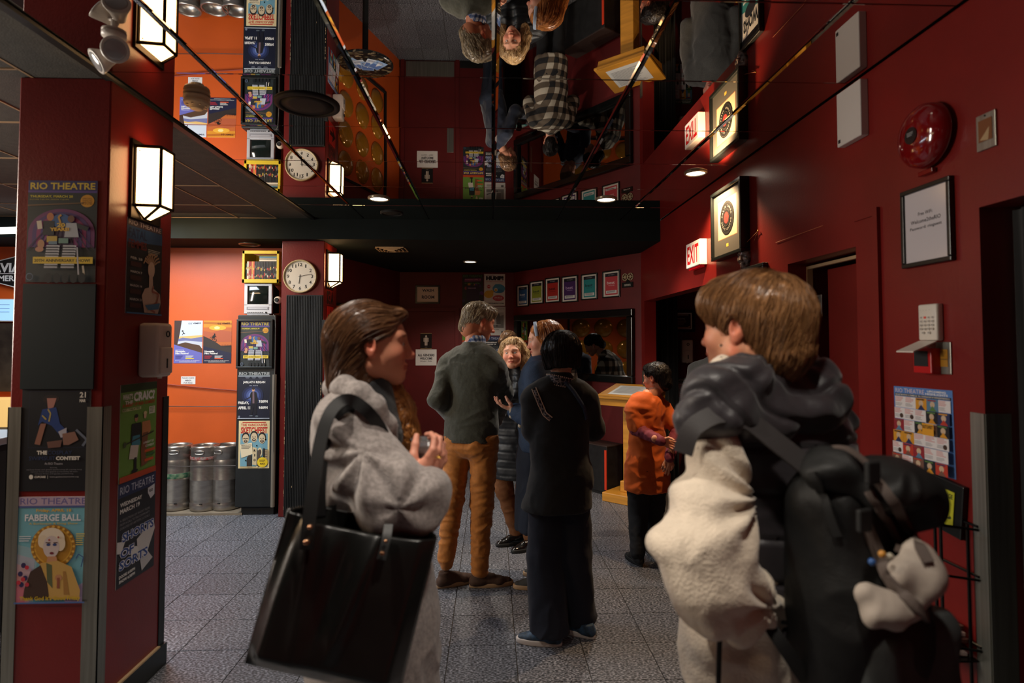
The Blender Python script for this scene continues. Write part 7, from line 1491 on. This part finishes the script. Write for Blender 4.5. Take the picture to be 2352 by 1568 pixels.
S=Soft(); S.ell(PX(1800,868,1.52),(.125,.12,.085),k=.04); S.ell(PX(1872,915,1.45),(.075,.09,.078),k=.04); S.ell(PX(1825,945,1.40),(.10,.08,.055),k=.04); S.chain([PX(1585,958,1.36),PX(1640,900,1.36),PX(1710,880,1.38),PX(1780,890,1.42)],[.036,.056,.062,.06],None,.04); S.chain([PX(1590,975,1.36),PX(1680,955,1.34),PX(1780,965,1.36)],[.028,.048,.05],None,.04); S.ell(PX(1700,830,1.50),(.07,.075,.085),k=.03,op='s'); S.chain([PX(1610,940,1.44),PX(1590,960,1.55),PX(1650,930,1.6)],[.045,.04,.04],None,.03)
def hoodf(v):
    c=np.array(PX(1740,800,1.55)); d=v-c; a=np.arctan2(d[:,2]*1.6,d[:,0]); r=np.linalg.norm(d,axis=1); return -.010*np.exp(-(((r+.015*vnoise(v*5))/.062%1-.5)/.10)**2)+.003*np.sin(a*13+vnoise(v*7)*3)
cloth('puffer_hood',S,.0055,VES,p.e,.0035,(11,11,11),33,extra=hoodf,fine=.0005)
S=Soft(); S.chain([PX(1625,862,1.40),PX(1660,835,1.39),PX(1690,850,1.38)],[.016,.018,.014],None,.02); cloth('cream_collar',S,.005,FLE,p.e,.002,(20,20,20),3)
S=Soft(); p.leg(S,-1,.01); p.leg(S,1,.01); S.cap(p.L(0,0,.9),p.L(0,0,.86),.14); cloth('trousers',S,.01,BT,p.e,.004)
for sx in (-1,1): q=p.L(sx*.1,-.02,0); shoe(p.e,(q.x,q.y),(-.76,.65),MATBLK,MATBLK,.26)
p.finish()
S=Soft(); S.ell((0,-.026,.04),(.093,.116,.094)); S.cap((0,-.075,.02),(0,-.085,-.045),.074,.062,k=.035); S.cap((0,-.06,-.04),(0,-.07,-.09),.05,.04,k=.03); S.ell((0,.05,.06),(.078,.062,.055),k=.03)
for x in (-1,1): S.ell((x*.098,-.004,-.012),(.032,.024,.036),k=.012,op='s'); S.ell((x*.09,.05,-.075),(.06,.065,.05),k=.015,op='s'); S.ell((x*.08,-.02,-.09),(.045,.04,.04),k=.02,op='s')
S.ell((0,.14,-.05),(.12,.09,.09),k=.02,op='s')
hair('hair',p.e,p.M,1.06,S,hairmat('light_brown_hair',(84,54,30),(196,142,92),.34),crownflow((.02,-.07,.145),1.1,.25),h=.004,nst=2600,stl=.10,rad=.0009,lift=.003,jit=.22,seed=31,groove=.0022,gf=50)
MB().ball(PX(1656,793,1.36)-p.b,.0035,10,8).obj('ear_stud',CHROME,p.e)
# ---- backpack
u=Vector((.94,.35,0)); d_=Vector((.35,-.94,0)); RM=Matrix((u,d_,Vector((0,0,1)))).transposed(); bc=Vector((.785,1.27,1.10)); t=thing('backpack','black and grey hiking backpack on the back of the person in the cream jacket','backpack',(bc.x,bc.y,.86)); NYL=mat('black_pack_nylon',(18,19,19),.6,var=.25,scale=12,bump=.2,bscale=200); SLA=mat('slate_pack_fabric',(66,70,70),.6,var=.15,scale=14,bump=.15,bscale=150); PALE=mat('pale_grey_fabric',(176,164,152),.7,var=.08,scale=10); TAU=mat('taupe_webbing',(92,80,74),.7,bump=.3,bscale=400)
B=lambda a,b_,z: bc+u*a+d_*b_+Vector((0,0,z))
S=Soft(); S.box(B(0,-.01,-.02),(.13,.085,.24),RM,.06,.02); S.ell(B(0,.03,-.1),(.13,.11,.2),RM,k=.05); cloth('main_body',S,.0065,NYL,t,.008,(8,8,6),41)
S=Soft(); S.ell(B(.02,.03,.20),(.13,.11,.05),RM,k=.03); S.ell(B(.09,.05,.165),(.06,.08,.06),RM,k=.03); S.ell(B(-.09,.02,.235),(.06,.06,.04),RM,k=.03); cloth('top_lid',S,.006,NYL,t,.009,(10,10,10),42)
S=Soft(); S.box(B(.03,.075,-.20),(.13,.06,.15),RM,.05,.03); S.cut(B(0,0,-.07),(0,.2,1)); cloth('lower_compartment',S,.0065,SLA,t,.006,(7,7,5),43)
S=Soft(); S.chain([PX(2106,1275,1.135),PX(2118,1320,1.125),PX(2092,1370,1.115)],[.026,.034,.026],None,.02); S.cap(PX(2075,1320,1.12),PX(2100,1340,1.12),.026,.03,None,.02); cloth('pale_pocket',S,.005,PALE,t,.006,(14,14,9),44)
S=Soft(); S.chain([PX(1990,1368,1.12),PX(2020,1385,1.115),PX(2040,1415,1.11)],[.02,.028,.02],None,.02); S.cap(PX(2010,1418,1.10),PX(2085,1402,1.10),.018,.02,None,.02); cloth('pale_mesh_pouch',S,.005,PALE,t,.006,(16,16,16),45)
bpy.context.view_layer.update()
OB=[c for c in t.children if c.type=='MESH']
def band2(name,pts,w,m,off=.004,n=26,th=.005):
    P=[]; o=Vector((0,0,HC))-t.location
    for i in range(n):
        q=i/(n-1)*(len(pts)-1); a=min(int(q),len(pts)-2); u_=q-a; x=pts[a][0]*(1-u_)+pts[a+1][0]*u_; y=pts[a][1]*(1-u_)+pts[a+1][1]*u_; d=ray(x,y).normalized(); best=None
        for ob in OB:
            hit,l,nr,_=ob.ray_cast(o,d)
            if hit and (best is None or (l-o).length<(best[0]-o).length): best=(l,nr)
        if best: P.append(best)
    for _ in range(2): P=[P[0]]+[((P[i-1][0]+P[i][0]*2+P[i+1][0])/4,(P[i-1][1]+P[i][1]+P[i+1][1]).normalized()) for i in range(1,len(P)-1)]+[P[-1]]
    vs=[]
    for i,(l,nr) in enumerate(P):
        tt=(P[min(i+1,len(P)-1)][0]-P[max(i-1,0)][0]).normalized(); sd=tt.cross(nr).normalized(); q=l+nr*off; vs+=[q-sd*w/2-nr*.006,q+sd*w/2-nr*.006,q+sd*w/2+nr*th,q-sd*w/2+nr*th]
    fs=[(i*4+j,i*4+(j+1)%4,i*4+4+(j+1)%4,i*4+4+j) for i in range(len(P)-1) for j in range(4)]+[(0,1,2,3),tuple(len(vs)-4+j for j in range(4))]
    return sharp(MB().add(vs,fs).obj(name,m,t),40)
band2('compression_strap',[(1980,1190),(1997,1231),(2032,1309),(2074,1371),(2125,1415)],.022,TAU)
band2('compression_strap',[(2008,1105),(2055,1154),(2094,1224),(2132,1293)],.019,TAU)
band2('compression_strap',[(1996,1127),(2032,1192),(2068,1262)],.013,TAU)
band2('compression_strap',[(1868,1085),(1900,1150),(1925,1230)],.016,MATBLK)
ribbon('haul_loop',[PX(1868,1065,1.25),PX(1895,1032,1.23),PX(1945,1030,1.20),PX(1990,1062,1.17)],.022,TAU,t,.004,(.3,-.5,1))
for q in (PX(2004,1085,1.13),PX(1985,1195,1.125)): 
    m=MB(); m.M=Matrix.Translation(q-t.location)@RM.to_4x4(); m.box((-.017,-.006,-.022),(.017,.006,.022),.004); m.obj('buckle',MATBLK,t)
for q,c in ((PX(2026,1272,1.11),(200,140,60)),(PX(2003,1290,1.11),(50,90,150)),(PX(2044,1278,1.11),(190,180,160))): MB().ball(q-t.location,.007,10,8).obj('charm',mat('charm_%d'%c[0],c,.3),t,True)
ribbon('shoulder_strap',[PX(1568,1040,1.30),PX(1590,985,1.295),PX(1650,952,1.30),PX(1715,965,1.30),PX(1790,1020,1.28),PX(1858,1075,1.26)],.042,mat('charcoal_strap',(52,48,48),.6,bump=.2,bscale=300),t,.01,(-.3,-.9,.5))
ribbon('side_strap',[PX(1735,1385,1.32),PX(1790,1470,1.26),PX(1850,1560,1.24)],.028,MATBLK,t,.005,(-.2,-1,0))
# ---- hanging mask on the right wall
mc=PX(1722,587,3.60); t=thing('papier_mache_mask','silver collage face mask hanging by a thread on the right wall','mask',(1.575,3.60,mc.z)); MK=mat('collage_mask',(130,116,110),.25,.3,coat=.5,col2=(44,38,36),scale=38,detail=2,var=0)
Mh=basis((-.9,-.35,-.1)); v=None
hp=head_parts(Mh,.78,eyes=False,neck=.0,h=.005); vv,ff=hp[0][0],hp[0][1]; A=np.array(Mh.to_3x3()); lo=(vv@A); keep=(lo[:,1]>.005)&(lo[:,2]<.062); fk=keep[ff].all(1); off=np.array(mc)-np.array(t.location)
fm=ff[fk]; me=npmesh('mask_face',[(vv+off,fm,0)],MK); o=link('mask_face',me,t); m_=o.modifiers.new('s','SOLIDIFY'); m_.thickness=.004
nl=atX(1741,530,1.57); tl=np.array(t.location); a=Vector(off)
for x in (-1,1): q=Mh.to_3x3()@Vector((x*.05,.03,.045)); MB().tube([Vector(nl)-t.location,a+q],.0012,5).obj('hanging_thread',MATS['string'],t)
MB().ball(Vector(nl)-t.location,.005,8,6).obj('nail',GOLD,t)
bpy.context.view_layer.update()
